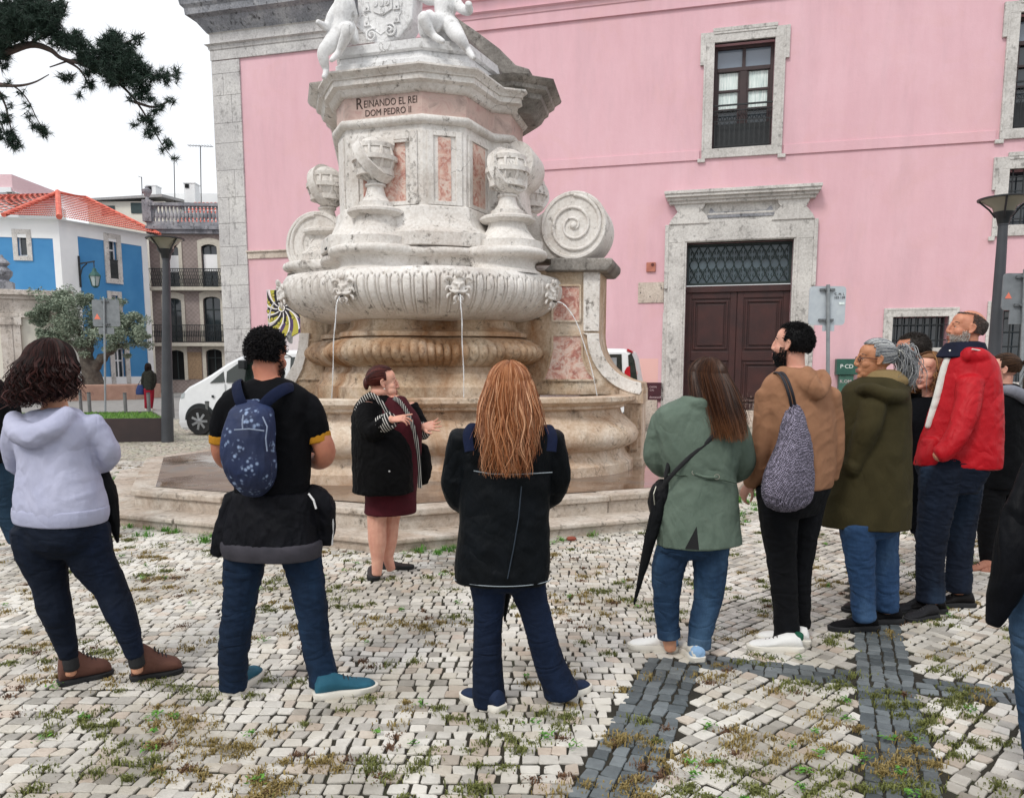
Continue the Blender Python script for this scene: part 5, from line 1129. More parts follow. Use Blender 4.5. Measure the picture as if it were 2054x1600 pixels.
class Person:
    def __init__(s, label, foot, yaw=0, Y=None, group=None, voxel=.008):
        s.Y = Y or G(*foot).y; s.s = s.Y/FPX*1.03; g = P(foot[0], foot[1], s.Y); s.yaw = radians(yaw); s.voxel = voxel
        s.F = Vector((sin(s.yaw), cos(s.yaw), 0)); s.R = Vector((cos(s.yaw), -sin(s.yaw), 0)); s.root = thing('person', label, 'person', (g.x, s.Y, 0))
        s.body = MB(); s.parts = []
    def J(s, x, y, d=0): return P(x, y, s.Y+d)
    def limb(s, mb, pts, sc=1.0, n=14, cap=.6):
        limb(mb, [(*s.J(p[0], p[1], p[2]), p[3]*s.s*sc*.95) for p in pts], n, cap)
    def torso(s, mb, rings, sc=1.0, n=28, p=2.3, yaw=None, cap=True):
        """rings: (px,py,d,halfwidth_px,halfdepth_px[,yaw deg])"""
        rr = crom([tuple(r[:5])+((r[5] if len(r) > 5 else degrees_(s.yaw)),) for r in rings], 4); out = []
        m = len(rr)
        for i, (x, y, d, a, b, yw) in enumerate(rr):
            c = s.J(x, y, d); yw = radians(yw); R_ = Vector((cos(yw), -sin(yw), 0)); F_ = Vector((sin(yw), cos(yw), 0)); ring = []
            for k in range(n):
                t = 2*pi*k/n; ct, st = cos(t), sin(t); e = 2/p; ring.append(c+R_*(a*s.s*sc*math.copysign(abs(ct)**e, ct))+F_*(b*s.s*sc*math.copysign(abs(st)**e, st)))
            out.append(ring)
        if cap:
            for idx, dz in ((0, 1), (-1, -1)):
                c = sum((Vector(v) for v in out[idx]), Vector())/n; extra = [c+(Vector(v)-c)*.6+Vector((0, 0, dz*.012)) for v in out[idx]]
                if idx == 0: out = [extra]+out
                else: out = out+[extra]
        mb.loft(out)
    def part(s, name, mb, mt, voxel=None, smooth=3, disp=None, label=None, parent=None, fac=.5):
        o = obj(name, mb, mt, parent or s.root, label=label); remesh(o, voxel or s.voxel, smooth, fac, disp); return o
    def shoe(s, name, heel, ang, L_, W_, H_, mt, sole, ankle=None, solec=.022, mid=None, seed=0, z0=0.0):
        """heel: ground pixel of the heel; ang: heading in degrees (0 = +X, 90 = away)"""
        g = G(*heel) if not isinstance(heel, Vector) else heel
        a = radians(ang); f = Vector((cos(a), sin(a), 0)); r = Vector((sin(a), -cos(a), 0)); mb = MB(); rings = []
        # along foot: t, halfwidth, height, 
        pr = [(0, .55, .55), (.05, .80, .95), (.15, .86, 1.0), (.28, .80, 1.0), (.40, .76, .86), (.52, .86, .68), (.66, 1.0, .56), (.80, .98, .48), (.91, .80, .40), (.98, .45, .28), (1.0, .2, .15)]
        for t, w, h in pr:
            ring = []
            for k in range(16):
                q = 2*pi*k/16; cx = cos(q)*w*W_/2; cz = (sin(q)*.5+.5); cz = cz**.85*h*H_
                ring.append(g+f*(t*L_-.02)+r*cx*(1 if sin(q) < .2 else 1-.35*(sin(q)-.2))+Vector((0, 0, cz+z0+.012)))
            rings.append(ring)
        mb.loft(rings); o = s.part(name, mb, mt, .005, 2)
        sb = MB(); rings = []
        for z, gk in ((z0-.002, .97), (z0+.006, 1.03), (z0+solec, 1.04), (z0+solec+.004, .98)):
            ring = []
            side = [(t, w) for t, w, h in pr]
            for t, w in side: ring.append(g+f*((t-.5)*1.03*gk+.5)*L_-f*.02+r*w*W_/2*1.04*gk+Vector((0, 0, z)))
            for t, w in side[::-1]: ring.append(g+f*((t-.5)*1.03*gk+.5)*L_-f*.02-r*w*W_/2*1.04*gk+Vector((0, 0, z)))
            rings.append(ring)
        sb.loft(rings); obj('sole', sb, sole, o, smooth=40)
        lb = MB()
        for i in range(4):
            t = .40+.07*i; h = (.86, .76, .66, .60)[i]*H_+.003+z0; c = g+f*(t*L_); lb.tube([c-r*W_*.22+Vector((0, 0, h-.012)), c+Vector((0, 0, h+.004)), c+r*W_*.22+Vector((0, 0, h-.012))], .0035, 5)
        obj('laces', lb, M_LACE, o)
        return o
degrees_ = lambda r: r*180/pi
M_LACE = simple('laces', '#2a2a2c', rough=.8)
M_SKIN = {}
def skin(c1, c2):
    k = (c1, c2)
    if k not in M_SKIN:
        m = MatB('skin', .55, spec=.4); m.col(m.ramp(m.noise(14, 5), [(.3, c1), (.7, c2)])); m.b.inputs['Subsurface Weight'].default_value = .12; m.b.inputs['Subsurface Radius'].default_value = (.01, .004, .002); m.bump(m.noise(160, 3), .0008); M_SKIN[k] = m.m
    return M_SKIN[k]
def fabric(name, a, b, rough=.85, weave=900, wrinkle=.006, wsc=11, scale=7, sheen=0, streak=None):
    m = MatB(name, rough, spec=.12 if 'black' in name or 'parka' in name else .22); c = m.ramp(m.noise(scale, 6, .6, .3), [(.3, a), (.7, b)])
    if streak: c = m.mix(m.ramp(m.noise(30, 4, .6, 0, (1, 1, .08)), [(.4, 0.0), (.7, .5)]), c, streak)
    m.col(c); m.b.inputs['Sheen Weight'].default_value = sheen
    r_ = m.math('ABSOLUTE', m.math('SUBTRACT', m.noise(wsc*.42, 2, .4, 1.6, (1, 1, .7)), .5)); r2 = m.math('ABSOLUTE', m.math('SUBTRACT', m.noise(wsc*1.6, 2, .5, 1.2, (1.2, 1.2, .6)), .5))
    m.bump(m.ramp(r_, [(0, 0.0), (.30, 1.0)]), wrinkle*1.1).bump(m.ramp(r2, [(0, 0.0), (.3, 1.0)]), wrinkle*.12).bump(m.noise(wsc, 4, .5, 1.6), wrinkle*.5).bump(m.noise(weave, 2), .0006); return m.m
def denim(name, a, b, fade):
    m = MatB(name, .85, spec=.2); c = m.ramp(m.noise(5, 6, .6, .3, (1, 1, .5)), [(.3, a), (.7, b)]); c = m.mix(m.ramp(m.noise(3.2, 3, .5, 0, (1, 1, .45)), [(.48, 0.0), (.68, .75)]), c, fade)
    c = m.mix(.3, c, m.ramp(m.noise(160, 3, .7, 0, (1, 1, .25)), [(.3, '#777777'), (.7, '#ffffff')]), 'MULTIPLY'); c = m.mix(.38, c, '#000000'); m.col(c)
    r_ = m.math('ABSOLUTE', m.math('SUBTRACT', m.noise(5.5, 2, .4, 1.4, (.6, .6, 1.3)), .5))
    m.bump(m.ramp(r_, [(0, 0.0), (.26, 1.0)]), .008).bump(m.noise(16, 4, .55, 1.2, (.7, .7, 1.6)), .003).bump(m.noise(700, 2), .0005); return m.m
def hairmat(name, stops, rough=.55, tip=None, z=None):
    m = MatB(name, rough, spec=.22); gi = m.n('ShaderNodeNewGeometry').outputs['Random Per Island']; c = m.ramp(gi, stops)
    if tip:
        sx = m.n('ShaderNodeSeparateXYZ'); m.l(m.tc.outputs['Object'], sx.inputs[0]); f = m.n('ShaderNodeMapRange'); f.inputs[1].default_value = z[0]; f.inputs[2].default_value = z[1]; m.l(sx.outputs['Z'], f.inputs[0])
        c = m.mix(m.math('MULTIPLY', f.outputs[0], m.ramp(gi, [(.0, .5), (1, 1.0)])), c, tip)
    m.col(c); m.b.inputs['Anisotropic'].default_value = .5; return m.m
class Head:
    """head centre c, yaw/pitch/roll in degrees, k = scale"""
    def __init__(s, c, yaw, pitch=0, roll=0, k=1.0):
        y, p, r = radians(yaw), radians(pitch), radians(roll)
        F = Vector((sin(y)*cos(p), cos(y)*cos(p), sin(p))); R = Vector((cos(y), -sin(y), 0)); U = R.cross(F); 
        R, U = R*cos(r)+U*sin(r), U*cos(r)-R*sin(r); s.R, s.F, s.U, s.c, s.k = R, F, U, Vector(c), k
        s.M = Matrix((R, F, U)).transposed()
    def w(s, x, y, z): return s.c+(s.R*x+s.F*y+s.U*z)*s.k
    def ball(s, mb, c, sc, n=20, m=14): mb.ball(s.w(*c), s.k, n, m, sc, s.M)
    def build(s, mb, P_, neck_to, neck_r=.055, ears=True, skinm=None, lipc='#9d5a52', browc='#2e2220', eyes=True, open_mouth=False, irisc='#3a2a1e'):
        B = s.ball
        B(mb, (0, -.012, .030), (.077, .098, .088)); B(mb, (0, .028, -.03), (.061, .062, .085)); B(mb, (0, .042, -.082), (.044, .042, .034)); B(mb, (0, .070, -.103), (.020, .020, .017))
        B(mb, (0, .045, .045), (.062, .045, .050)); B(mb, (.036, .052, -.028), (.027, .030, .028)); B(mb, (-.036, .052, -.028), (.027, .030, .028)); B(mb, (0, .078, -.068), (.027, .018, .020))
        T = lambda pts, n=10: limb(mb, [(*s.w(*p[:3]), p[3]*s.k) for p in pts], n)
        T([(0, .086, .022, .010), (0, .098, .002, .011), (0, .106, -.024, .0105), (0, .105, -.032, .0115)]); T([(-.015, .096, -.034, .008), (0, .099, -.036, .009), (.015, .096, -.034, .008)])
        T([(-.045, .066, .020, .008), (-.022, .083, .026, .010), (0, .086, .022, .009), (.022, .083, .026, .010), (.045, .066, .020, .008)])
        for sg in (-1, 1):
            if eyes:
                T([(sg*.047, .064, .002, .0045), (sg*.031, .081, .0095, .005), (sg*.014, .078, .001, .0045)]); T([(sg*.046, .064, -.002, .004), (sg*.031, .080, -.0095, .0045), (sg*.015, .077, -.003, .004)])
            if ears:
                T([(sg*.074, .006, .018, .005), (sg*.084, -.006, .026, .006), (sg*.088, -.020, .016, .006), (sg*.085, -.018, -.008, .0055), (sg*.078, -.004, -.026, .007), (sg*.074, .006, -.022, .006)], 8)
                B(mb, (sg*.076, -.006, .0), (.007, .016, .024), 12, 8); T([(sg*.079, .004, .006, .0045), (sg*.081, -.008, .012, .0045), (sg*.080, -.010, -.010, .0045)], 8)
        a = s.w(0, -.022, -.05); b = Vector(neck_to); limb(mb, [(*a, neck_r*s.k), (*(a.lerp(b, .5)), neck_r*.98*s.k), (*b, neck_r*1.15*s.k)], 18)
        if eyes:
            for sg in (-1, 1):
                e = MB(); e.ball(s.w(sg*.031, .0675, .0), .0122*s.k, 14, 10); eo = obj('eye', e, M_EYEW, P_.root, smooth=180)
                e = MB(); e.ball(s.w(sg*.031, .0742, .0), .0070*s.k, 12, 8); obj('iris', e, simple('iris_'+irisc[1:], irisc, rough=.2), eo, smooth=180)
                e = MB(); limb(e, [(*s.w(sg*.052, .066, .026), .0014*s.k), (*s.w(sg*.038, .081, .031), .0026*s.k), (*s.w(sg*.017, .090, .029), .0022*s.k)], 8); obj('eyebrow', e, simple('brow_'+browc[1:], browc, rough=.9), P_.root, smooth=180)
            e = MB(); lz = .004 if open_mouth else .0
            limb(e, [(*s.w(-.022, .086, -.068), .0024*s.k), (*s.w(-.008, .0965, -.0635+lz*.3), .0048*s.k), (*s.w(0, .0985, -.0655+lz*.3), .0044*s.k), (*s.w(.008, .0965, -.0635+lz*.3), .0048*s.k), (*s.w(.022, .086, -.068), .0024*s.k)], 8)
            limb(e, [(*s.w(-.020, .085, -.070-lz), .0024*s.k), (*s.w(0, .0965, -.0755-lz*1.6), .0058*s.k), (*s.w(.020, .085, -.070-lz), .0024*s.k)], 8)
            obj('lips', e, simple('lips_'+lipc[1:], lipc, rough=.45), P_.root, smooth=180)
            if open_mouth: e = MB(); s.ball(e, (0, .0925, -.0715), (.013, .006, .0045), 10, 8); obj('mouth', e, simple('mouth_dark', '#2a1210'), P_.root, smooth=180)
    def scalp(s, d, g=1.0):   # point on the (grown) cranium ellipsoid in local direction d
        d = Vector(d).normalized(); e = Vector((d.x*.080*g, d.y*.102*g, d.z*.092*g)); return s.w(e.x, e.y-.012, e.z+.030)
    def cap(s, name, P_, mt, g=1.04, front=.30, disp=.004, seed=1, vox=.007, low=-.45):
        """base layer of hair on the scalp"""
        mb = MB(); n, m = 40, 26; vs, fs = [], []
        for i in range(m+1):
            t = pi*i/m
            for k in range(n):
                a = 2*pi*k/n; vs.append(Vector((sin(t)*cos(a), sin(t)*sin(a), cos(t))))
        for i in range(m):
            for k in range(n):
                q = [i*n+k, (i+1)*n+k, (i+1)*n+(k+1) % n, i*n+(k+1) % n]; c = sum((vs[j] for j in q), Vector())/4
                if s.inscalp(c, front, low): fs.append(tuple(q))
        rg = random.Random(seed); mb.add([s.scalp(v, g+disp*8*mnoise.noise(v*5+Vector((seed, 0, 0)))) for v in vs], fs); o = obj(name, mb, mt, P_.root, smooth=180)
        sm = o.modifiers.new('solid', 'SOLIDIFY'); sm.thickness = .008; return o
    def inscalp(s, d, front, low):
        if getattr(s, 'bald', False) and d.z > .70-.5*max(0, -d.y): return False
        return not (d.y > front and d.z < .62+.35*(d.y-front)*0) and not (d.z < low) and not (d.y > -.05 and d.z < -.12) or False
def strand(mb, pts, r, n=4):
    m = len(pts); mb.tube(pts, [r*(.45+.55*min(1, 3*i/m))*(1-.75*max(0, (i/(m-1)-.6)/.4)) for i in range(m)], n)
def shorthair(H, P_, mt, n=1100, L_=.022, r=.0016, front=.30, low=-.45, g=1.03, curl=.5, seed=1, flow=(0, -.4, -.5), name='hair', cap=True):
    rg = random.Random(seed); o = H.cap(name, P_, mt, g, front, .006, seed, low=low) if cap else None; mb = MB(); c = 0
    while c < n:
        d = Vector((rg.gauss(0, 1), rg.gauss(0, 1), rg.gauss(0, 1))).normalized()
        if not H.inscalp(d, front, low): continue
        c += 1; p = H.scalp(d, g-.01); nrm = (p-H.w(0, -.012, .03)).normalized(); fl_ = H.M @ Vector(flow); dirn = (nrm*.8+fl_*rg.uniform(.2, .9)+Vector((rg.gauss(0, 1), rg.gauss(0, 1), rg.gauss(0, 1)))*curl).normalized()
        l = L_*rg.uniform(.5, 1.2); side = dirn.cross(nrm); side = side.normalized() if side.length > .01 else Vector((1, 0, 0)); b = curl*l*.8*rg.uniform(-1, 1)
        strand(mb, [p, p+nrm*l*.45+dirn*l*.2, p+nrm*l*.55+dirn*l*.6+side*b, p+nrm*l*.4+dirn*l+side*b*.4], r)
    obj('hair_strands' if cap else name, mb, mt, o or P_.root); return o
def beard(H, P_, mt, n=500, L_=.012, seed=3, r=.0012):
    rg = random.Random(seed); mb = MB(); c = 0
    while c < n:
        a = rg.uniform(-1.9, 1.9); z = rg.uniform(-.118, -.015)
        t = abs(a)/1.9
        if z > -.045 and abs(a) < 1.15: continue
        if -.083 < z < -.058 and abs(a) < .30: continue
        rx, ry = .056+.012*t, .088; k = 1-.35*max(0, (-.07-z)/.05)
        p = H.w(sin(a)*(rx+.006)*k, .0+cos(a)*ry*k+.0*t if cos(a) > 0 else cos(a)*.02, z); c += 1
        nrm = (p-H.w(0, 0, -.05)).normalized(); dn = H.M @ Vector((0, .2, -1)); l = L_*rg.uniform(.6, 1.2); strand(mb, [p-nrm*.006, p+nrm*l*.4+dn*l*.3, p+nrm*l*.4+dn*l], r)
    return obj('beard', mb, mt, P_.root)
def pulled(H, P_, mt, knot, n=700, front=.42, low=-.5, g=1.05, r=.0024, seed=4, bulge=.0):
    """hair combed back to a knot; knot = local direction"""
    rg = random.Random(seed); o = H.cap('hair', P_, mt, g-.02, front, .002, seed, low=low); mb = MB(); c = 0; K = Vector(knot).normalized()
    while c < n:
        d = Vector((rg.gauss(0, 1), rg.gauss(0, 1), rg.gauss(0, 1))).normalized()
        if not H.inscalp(d, front, low) or d.dot(K) > .93: continue
        c += 1; pts = []; gg = g+rg.uniform(-.01, .02)
        for i in range(10):
            t = i/9; e = (d*(1-t)+K*t).normalized(); pts.append(H.scalp(e, gg+bulge*sin(pi*t)+.015*sin(t*9+c)*.3))
        strand(mb, pts, r*rg.uniform(.7, 1.3))
    obj('hair_strands', mb, mt, o); return o
def longhair(H, P_, mt, length, n=420, open_=62, g=1.07, r=.0032, wave=.006, wl=.10, spread=.02, back=.02, seed=5, part_x=.0, base=True, curlr=0, floor=None, sides=1.0, pull=(0, 0), name='hair', fall=(0, 0)):
    rg = random.Random(seed); o = H.cap(name, P_, mt, g-.07, .42, .004, seed, low=-.8); mb = MB()
    for i in range(n):
        phi = radians(rg.uniform(open_, 360-open_)); inner = i < n*.35; gg = g*(rg.uniform(.98, 1.01) if inner else rg.uniform(1.0, 1.05)); pts = []
        t0 = rg.uniform(.03, .5) if not inner else rg.uniform(.1, 1.2); tm = radians(78); ph = 7*mnoise.noise(Vector((phi*2.2, t0*1.5, seed)))+rg.gauss(0, .45); vol = back*2.2*(.5 if inner else 1)
        for k in range(10):
            th = t0+(tm-t0)*k/9; d = Vector((sin(th)*sin(phi)+part_x*(1-k/9), sin(th)*cos(phi), cos(th))); q = H.scalp(d, gg+vol*sin(th)**2); q = q+(q-H.c)*.03*sin(4*th+ph)*(1 if curlr else .6); pts.append(q)
        p = pts[-1]; L_ = length*rg.uniform(.72, 1.05)*(1.0 if abs(sin(phi)) < .8 else sides); steps = int(max(6, L_/.018)); out = (p-H.c); out.z = 0; out.normalize(); tan_ = Vector((-out.y, out.x, 0))
        wl_ = wl*(1+.3*mnoise.noise(Vector((phi*2, seed, 1)))); w0 = wave*rg.uniform(.5, 1.5); sp = spread*rg.gauss(.4, .5)
        v = (pts[-1]-pts[-2]).normalized(); dn = Vector((0, 0, -1)); c_ = p.copy(); st_ = L_/steps
        for k in range(1, steps+1):
            s_ = k/steps; z = L_*s_; e = min(1, s_*4); v = v.lerp(dn, min(1, .22*st_/.018)).normalized(); c_ = c_+v*st_
            q = c_+out*(sp*s_-.03*s_*s_)+tan_*(w0*(.3+s_)*e*sin(2*pi*z/wl_+ph)+spread*.4*s_*sin(ph*3))+out*(w0*(.3+s_)*e*cos(2*pi*z/wl_+ph)*(1 if curlr else .4))+Vector((fall[0]*s_, fall[1]*s_, 0))
            pts.append(q)
        strand(mb, pts, r*rg.uniform(.45, 1.1)*(2.6 if inner else 1))
    obj('hair_strands', mb, mt, o); return o
def hand(mb, wrist, dirn, palm_n, k=1.0, curl=.3, spread=.16, thumb_side=1, curls=None, r=.0082):
    """wrist pos, pointing direction, palm normal (out of the palm); adds a hand to the body mesh"""
    d = Vector(dirn).normalized(); n = Vector(palm_n); n = (n-d*n.dot(d)).normalized(); x = d.cross(n).normalized()*thumb_side  # x towards the thumb side
    w = Vector(wrist); rings = []
    for t, hw, ht in ((-.01, .024, .019), (.02, .030, .016), (.05, .038, .015), (.075, .041, .0135), (.088, .038, .012)):
        c = w+d*t*k; rings.append([c+x*hw*k*cos(a)+n*ht*k*sin(a) for a in [2*pi*q/12 for q in range(12)]])
    mb.loft(rings)
    for i, (off, L_) in enumerate(((.029, .070), (.010, .078), (-.009, .073), (-.027, .058))):
        c = (curls[i] if curls else curl); base = w+d*.080*k+x*off*k; a = spread*(1.5-i)*.6; fd = (d*cos(a)+x*sin(a)).normalized(); p = base; pts = [(*(w+d*.05*k+x*off*.8*k), r*1.0*k), (*p, r*1.05*k)]; bend = 0
        for j, seg in enumerate((.45, .30, .25)):
            bend += c*(.9 if j == 0 else 1.1); v = fd*cos(bend)+n*sin(bend); p = p+v*seg*L_*k; pts.append((*p, r*(.95-.12*j)*k))
        limb(mb, pts, 8, .8)
    p = w+d*.02*k+x*.022*k; td = (d*.62+x*.78+n*.30).normalized(); pts = [(*(w+d*.005*k+x*.008*k), .013*k), (*p, .012*k), (*(p+td*.032*k), .0105*k), (*(p+td*.032*k+(td*.8+d*.5).normalized()*.032*k), .0088*k), (*(p+td*.032*k+(td*.6+d*.7).normalized()*.055*k), .0075*k)]
    limb(mb, pts, 8, .8)
M_EYEW = simple('eye_white', '#d8d4cf', rough=.25)
# ================================================================== THE GROUP, LEFT HALF
CAU = skin('#b98266', '#cf9c80'); CAUP = skin('#c98f7c', '#dba892')
def legs(p, left, right, hips, name, mt, seed=1, sc=1.0, amp=.004, ridge=.005, cuffs=None, voxel=.009):
    mb = MB(); p.limb(mb, left, cap=.25); p.limb(mb, right, cap=.25); p.torso(mb, hips)
    return p.part(name, mb, mt, voxel, 2, cloth_disp(seed, amp, .16, ridge, .10, (1, 1, 1.5)))
def under(p, torso=None, arms=(), legs_=(), k=.78, kl=.70, ka=.66):
    if torso: p.torso(p.body, torso, k)
    for a in arms: p.limb(p.body, a, ka)
    for l in legs_: p.limb(p.body, l, kl)
# ---------------------------------------------------------------- woman in lavender hoodie
p = Person('woman in lavender hoodie with curly dark brown hair seen from behind', (150, 1372), 22)
tor = [(112, 822, 0, 48, 34), (106, 842, 0, 80, 46), (106, 872, 0, 84, 54), (112, 920, 0, 78, 56), (118, 960, 0, 84, 62), (121, 1000, 0, 94, 68), (122, 1026, 0, 97, 68), (122, 1036, 0, 95, 66)]
ar = [(178, 852, 0, 32), (205, 885, .02, 27), (216, 912, .05, 25), (196, 930, .14, 22), (150, 925, .24, 20), (120, 915, .26, 18)]; al = [(36, 858, 0, 28), (28, 900, .04, 24), (40, 935, .12, 22), (90, 930, .24, 20), (120, 925, .26, 18)]
mb = MB(); p.torso(mb, tor); p.limb(mb, ar); p.limb(mb, al); p.limb(mb, [(26, 838, -.06, 17), (36, 862, -.12, 23), (68, 874, -.15, 26), (105, 858, -.15, 24), (140, 828, -.09, 18)])
M_LAV = fabric('lavender_fleece', '#a9acc4', '#b9bbd1', .95, wrinkle=.010, wsc=7)
p.part('hoodie', mb, M_LAV, .009, 3, cloth_disp(3, .006, .22, .007, .15, (1, 1, .8)))
mb = MB(); p.torso(mb, [(122, 1014, 0, 97, 69), (122, 1030, 0, 98, 70), (122, 1046, 0, 94, 67)]); m = fabric('ribbed_lavender', '#a6a9c2', '#b3b6cc', .95, wrinkle=.004); p.part('hem_band', mb, m, .008, 2)
l1 = [(78, 1060, 0, 54), (84, 1110, 0, 50), (100, 1170, 0, 37), (112, 1225, -.02, 33), (128, 1275, 0, 25), (138, 1318, 0, 19)]; l2 = [(166, 1060, 0, 52), (184, 1120, 0, 46), (222, 1180, .02, 34), (240, 1225, 0, 32), (258, 1270, .0, 25), (270, 1314, .02, 19)]
legs(p, l1, l2, [(121, 1020, 0, 88, 60), (122, 1050, 0, 92, 64), (122, 1085, 0, 88, 62), (122, 1110, 0, 60, 40)], 'jeans', denim('dark_indigo_denim', '#0f1a2c', '#162338', '#1f3050'), 7)
under(p, tor[:-1], (ar, al), (l1+[(142, 1350, 0, 17)], l2+[(276, 1345, .02, 17)])); hd = Head(p.J(112, 736, .03), 32, 0, 0, 1.0); hd.build(p.body, p, p.J(112, 830, .02), eyes=False, ears=True)
p.part('body', p.body, CAU, .008, 2)
longhair(hd, p, hairmat('dark_brown_curls', [(0, '#150d0c'), (.6, '#2a1614'), (1, '#452420')]), .235, 1500, 58, 1.12, .0030, .014, .075, .06, .055, 11, curlr=1, fall=(-.02, -.03), sides=.9)
M_BOOT = fabric('brown_suede', '#5a3d35', '#6e4c41', .8, wrinkle=.003); M_SOLEB = simple('black_rubber', '#16171a', rough=.8); M_SOLEW = simple('white_rubber', '#d6d2c8', rough=.6)
g1 = G(128, 1372); g2_ = G(272, 1362)
p.shoe('boot', g1, 40, .245, .10, .175, M_BOOT, M_SOLEB); p.shoe('boot', g2_, 30, .245, .10, .175, M_BOOT, M_SOLEB)
for q_ in ([(140, 1322, 0, 16.5), (143, 1338, .0, 16.5)], [(272, 1316, .02, 16.5), (275, 1332, .02, 16.5)]):
    mb = MB(); p.limb(mb, q_); p.part('sock', mb, M_SOLEB, .006, 1)
wom_b = p
t = thing('umbrella', 'folded black umbrella hanging at the right hip of the lavender hoodie woman', 'umbrella', (p.J(225, 1080, .12).x, p.Y+.12, 0)); mb = MB(); limb(mb, [(*p.J(200, 930, .15), .03), (*p.J(215, 985, .14), .045), (*p.J(228, 1040, .14), .03), (*p.J(236, 1088, .14), .008)], 12); mb.tube([p.J(200, 930, .15), p.J(192, 905, .16)], .01, 6); o = obj('canopy', mb, fabric('black_nylon', '#0b0c0e', '#15171a', .6), t); remesh(o, .007, 2, disp=cloth_disp(5, .004, .05, .004, .03, (2, 2, .3)))
# ---------------------------------------------------------------- man at the far left edge
p = Person('man partly cut off at the left edge in black jacket and blue jeans', (45, 1112), 10)
tor = [(-40, 745, 0, 20, 16), (-38, 768, 0, 44, 26), (-32, 800, 0, 58, 32), (-28, 860, 0, 62, 36), (-24, 925, 0, 58, 36)]; a1 = [(14, 800, 0, 22), (24, 850, 0, 20), (28, 900, -.02, 18), (24, 925, -.02, 15)]; a2 = [(-85, 800, 0, 20), (-92, 860, 0, 18), (-90, 920, 0, 16)]
mb = MB(); p.torso(mb, tor); p.limb(mb, a1); p.limb(mb, a2); p.part('jacket', mb, fabric('black_jacket', '#060709', '#0b0c10', .85), .011, 3, cloth_disp(11, .006, .2, .006, .12))
l1 = [(-6, 930, 0, 32), (4, 980, 0, 27), (14, 1030, 0, 21), (34, 1085, 0, 17)]; l2 = [(-50, 930, 0, 32), (-55, 1000, 0, 26), (-70, 1090, 0, 17)]
legs(p, l1, l2, [(-28, 900, 0, 50, 32), (-28, 940, 0, 50, 32), (-28, 965, 0, 34, 22)], 'jeans', denim('mid_blue_denim', '#2a4258', '#35526b', '#56768e'), 8, voxel=.011)
under(p, tor[:-1], (a1, a2), (l1+[(44, 1100, 0, 13)], l2)); hd = Head(p.J(-40, 705, .03), 10); hd.build(p.body, p, p.J(-40, 760, .02), eyes=False); p.part('body', p.body, CAU, .010, 2); shorthair(hd, p, hairmat('dark_hair', [(0, '#100c0b'), (1, '#2a1d18')]), 500)
p.shoe('shoe', G(47, 1113), -62, .27, .10, .10, fabric('grey_trainer', '#8b8f94', '#a6aaae', .8), M_SOLEB); p.shoe('shoe', G(-75, 1112), 60, .27, .10, .10, fabric('grey_trainer', '#8b8f94', '#a6aaae', .8), M_SOLEB)
# ---------------------------------------------------------------- man with the patterned backpack
p = Person('dark curly haired man in black T-shirt with jacket tied round his waist', (560, 1392), 12)
tor = [(540, 762, 0, 38, 26), (536, 778, 0, 76, 40), (534, 800, 0, 92, 50), (534, 850, 0, 88, 55), (540, 900, 0, 84, 55), (544, 950, 0, 78, 52), (546, 985, 0, 76, 50), (546, 1010, 0, 74, 50)]
sr = [(592, 812, 0, 32), (612, 818, 0, 33), (630, 850, .0, 29), (638, 878, .01, 26)]; sl = [(484, 812, 0, 30), (462, 818, 0, 30), (446, 850, 0, 26), (442, 882, .01, 22)]
mb = MB(); p.torso(mb, tor); p.limb(mb, sr, cap=.1); p.limb(mb, sl, cap=.1); M_TSH = fabric('black_jersey', '#08090c', '#0f1014', .9, wrinkle=.008, wsc=9); p.part('tshirt', mb, M_TSH, .008, 3, cloth_disp(21, .004, .22, .006, .13))
mb = MB(); p.limb(mb, [(636, 868, .01, 28), (640, 886, .01, 27)], cap=.1); p.part('sleeve_trim', mb, fabric('mustard_trim', '#a8741c', '#bd8628', .9), .006, 1); mb = MB(); p.limb(mb, [(444, 874, .01, 25), (443, 890, .01, 24)], cap=.1); p.part('sleeve_trim', mb, fabric('mustard_trim', '#a8741c', '#bd8628', .9), .006, 1)
l1 = [(505, 1050, 0, 46), (492, 1110, 0, 45), (482, 1200, 0, 36), (470, 1290, 0, 33), (468, 1350, .02, 30), (468, 1378, .02, 31)]; l2 = [(590, 1050, 0, 46), (604, 1110, 0, 43), (622, 1200, 0, 35), (632, 1280, 0, 31), (645, 1340, .02, 31), (650, 1368, .02, 33)]
legs(p, l1, l2, [(546, 985, 0, 76, 50), (546, 1030, 0, 84, 56), (546, 1070, 0, 84, 56), (546, 1100, 0, 55, 38)], 'jeans', denim('indigo_denim', '#14263e', '#1c3350', '#34567c'), 12, ridge=.009)
ar = [(612, 806, 0, 30), (634, 860, 0, 27), (652, 905, .02, 27), (640, 925, .08, 22), (608, 915, .2, 16)]; al = [(462, 806, 0, 28), (443, 870, 0, 23), (444, 915, .04, 20), (470, 930, .14, 17), (540, 915, .24, 14)]
p.torso(p.body, tor[:-1], .85); p.limb(p.body, [(a[0], a[1], a[2], a[3]*(.66 if i < 1 else .82)) for i, a in enumerate(ar)]); p.limb(p.body, [(a[0], a[1], a[2], a[3]*(.66 if i < 1 else .84)) for i, a in enumerate(al)])
for l in (l1, l2): p.limb(p.body, l, .65)
hand(p.body, p.J(608, 915, .2), (-.5, .75, .2), (0, 0, 1), 1.0, .55); hand(p.body, p.J(540, 915, .24), (.5, .75, .2), (0, 0, 1), 1.0, .55, thumb_side=-1)
hd = Head(p.J(538, 714, .03), 22, -8, 0, .98); hd.build(p.body, p, p.J(540, 775, .0), .060, eyes=False); p.part('body', p.body, skin('#b0705a', '#c58469'), .007, 2)
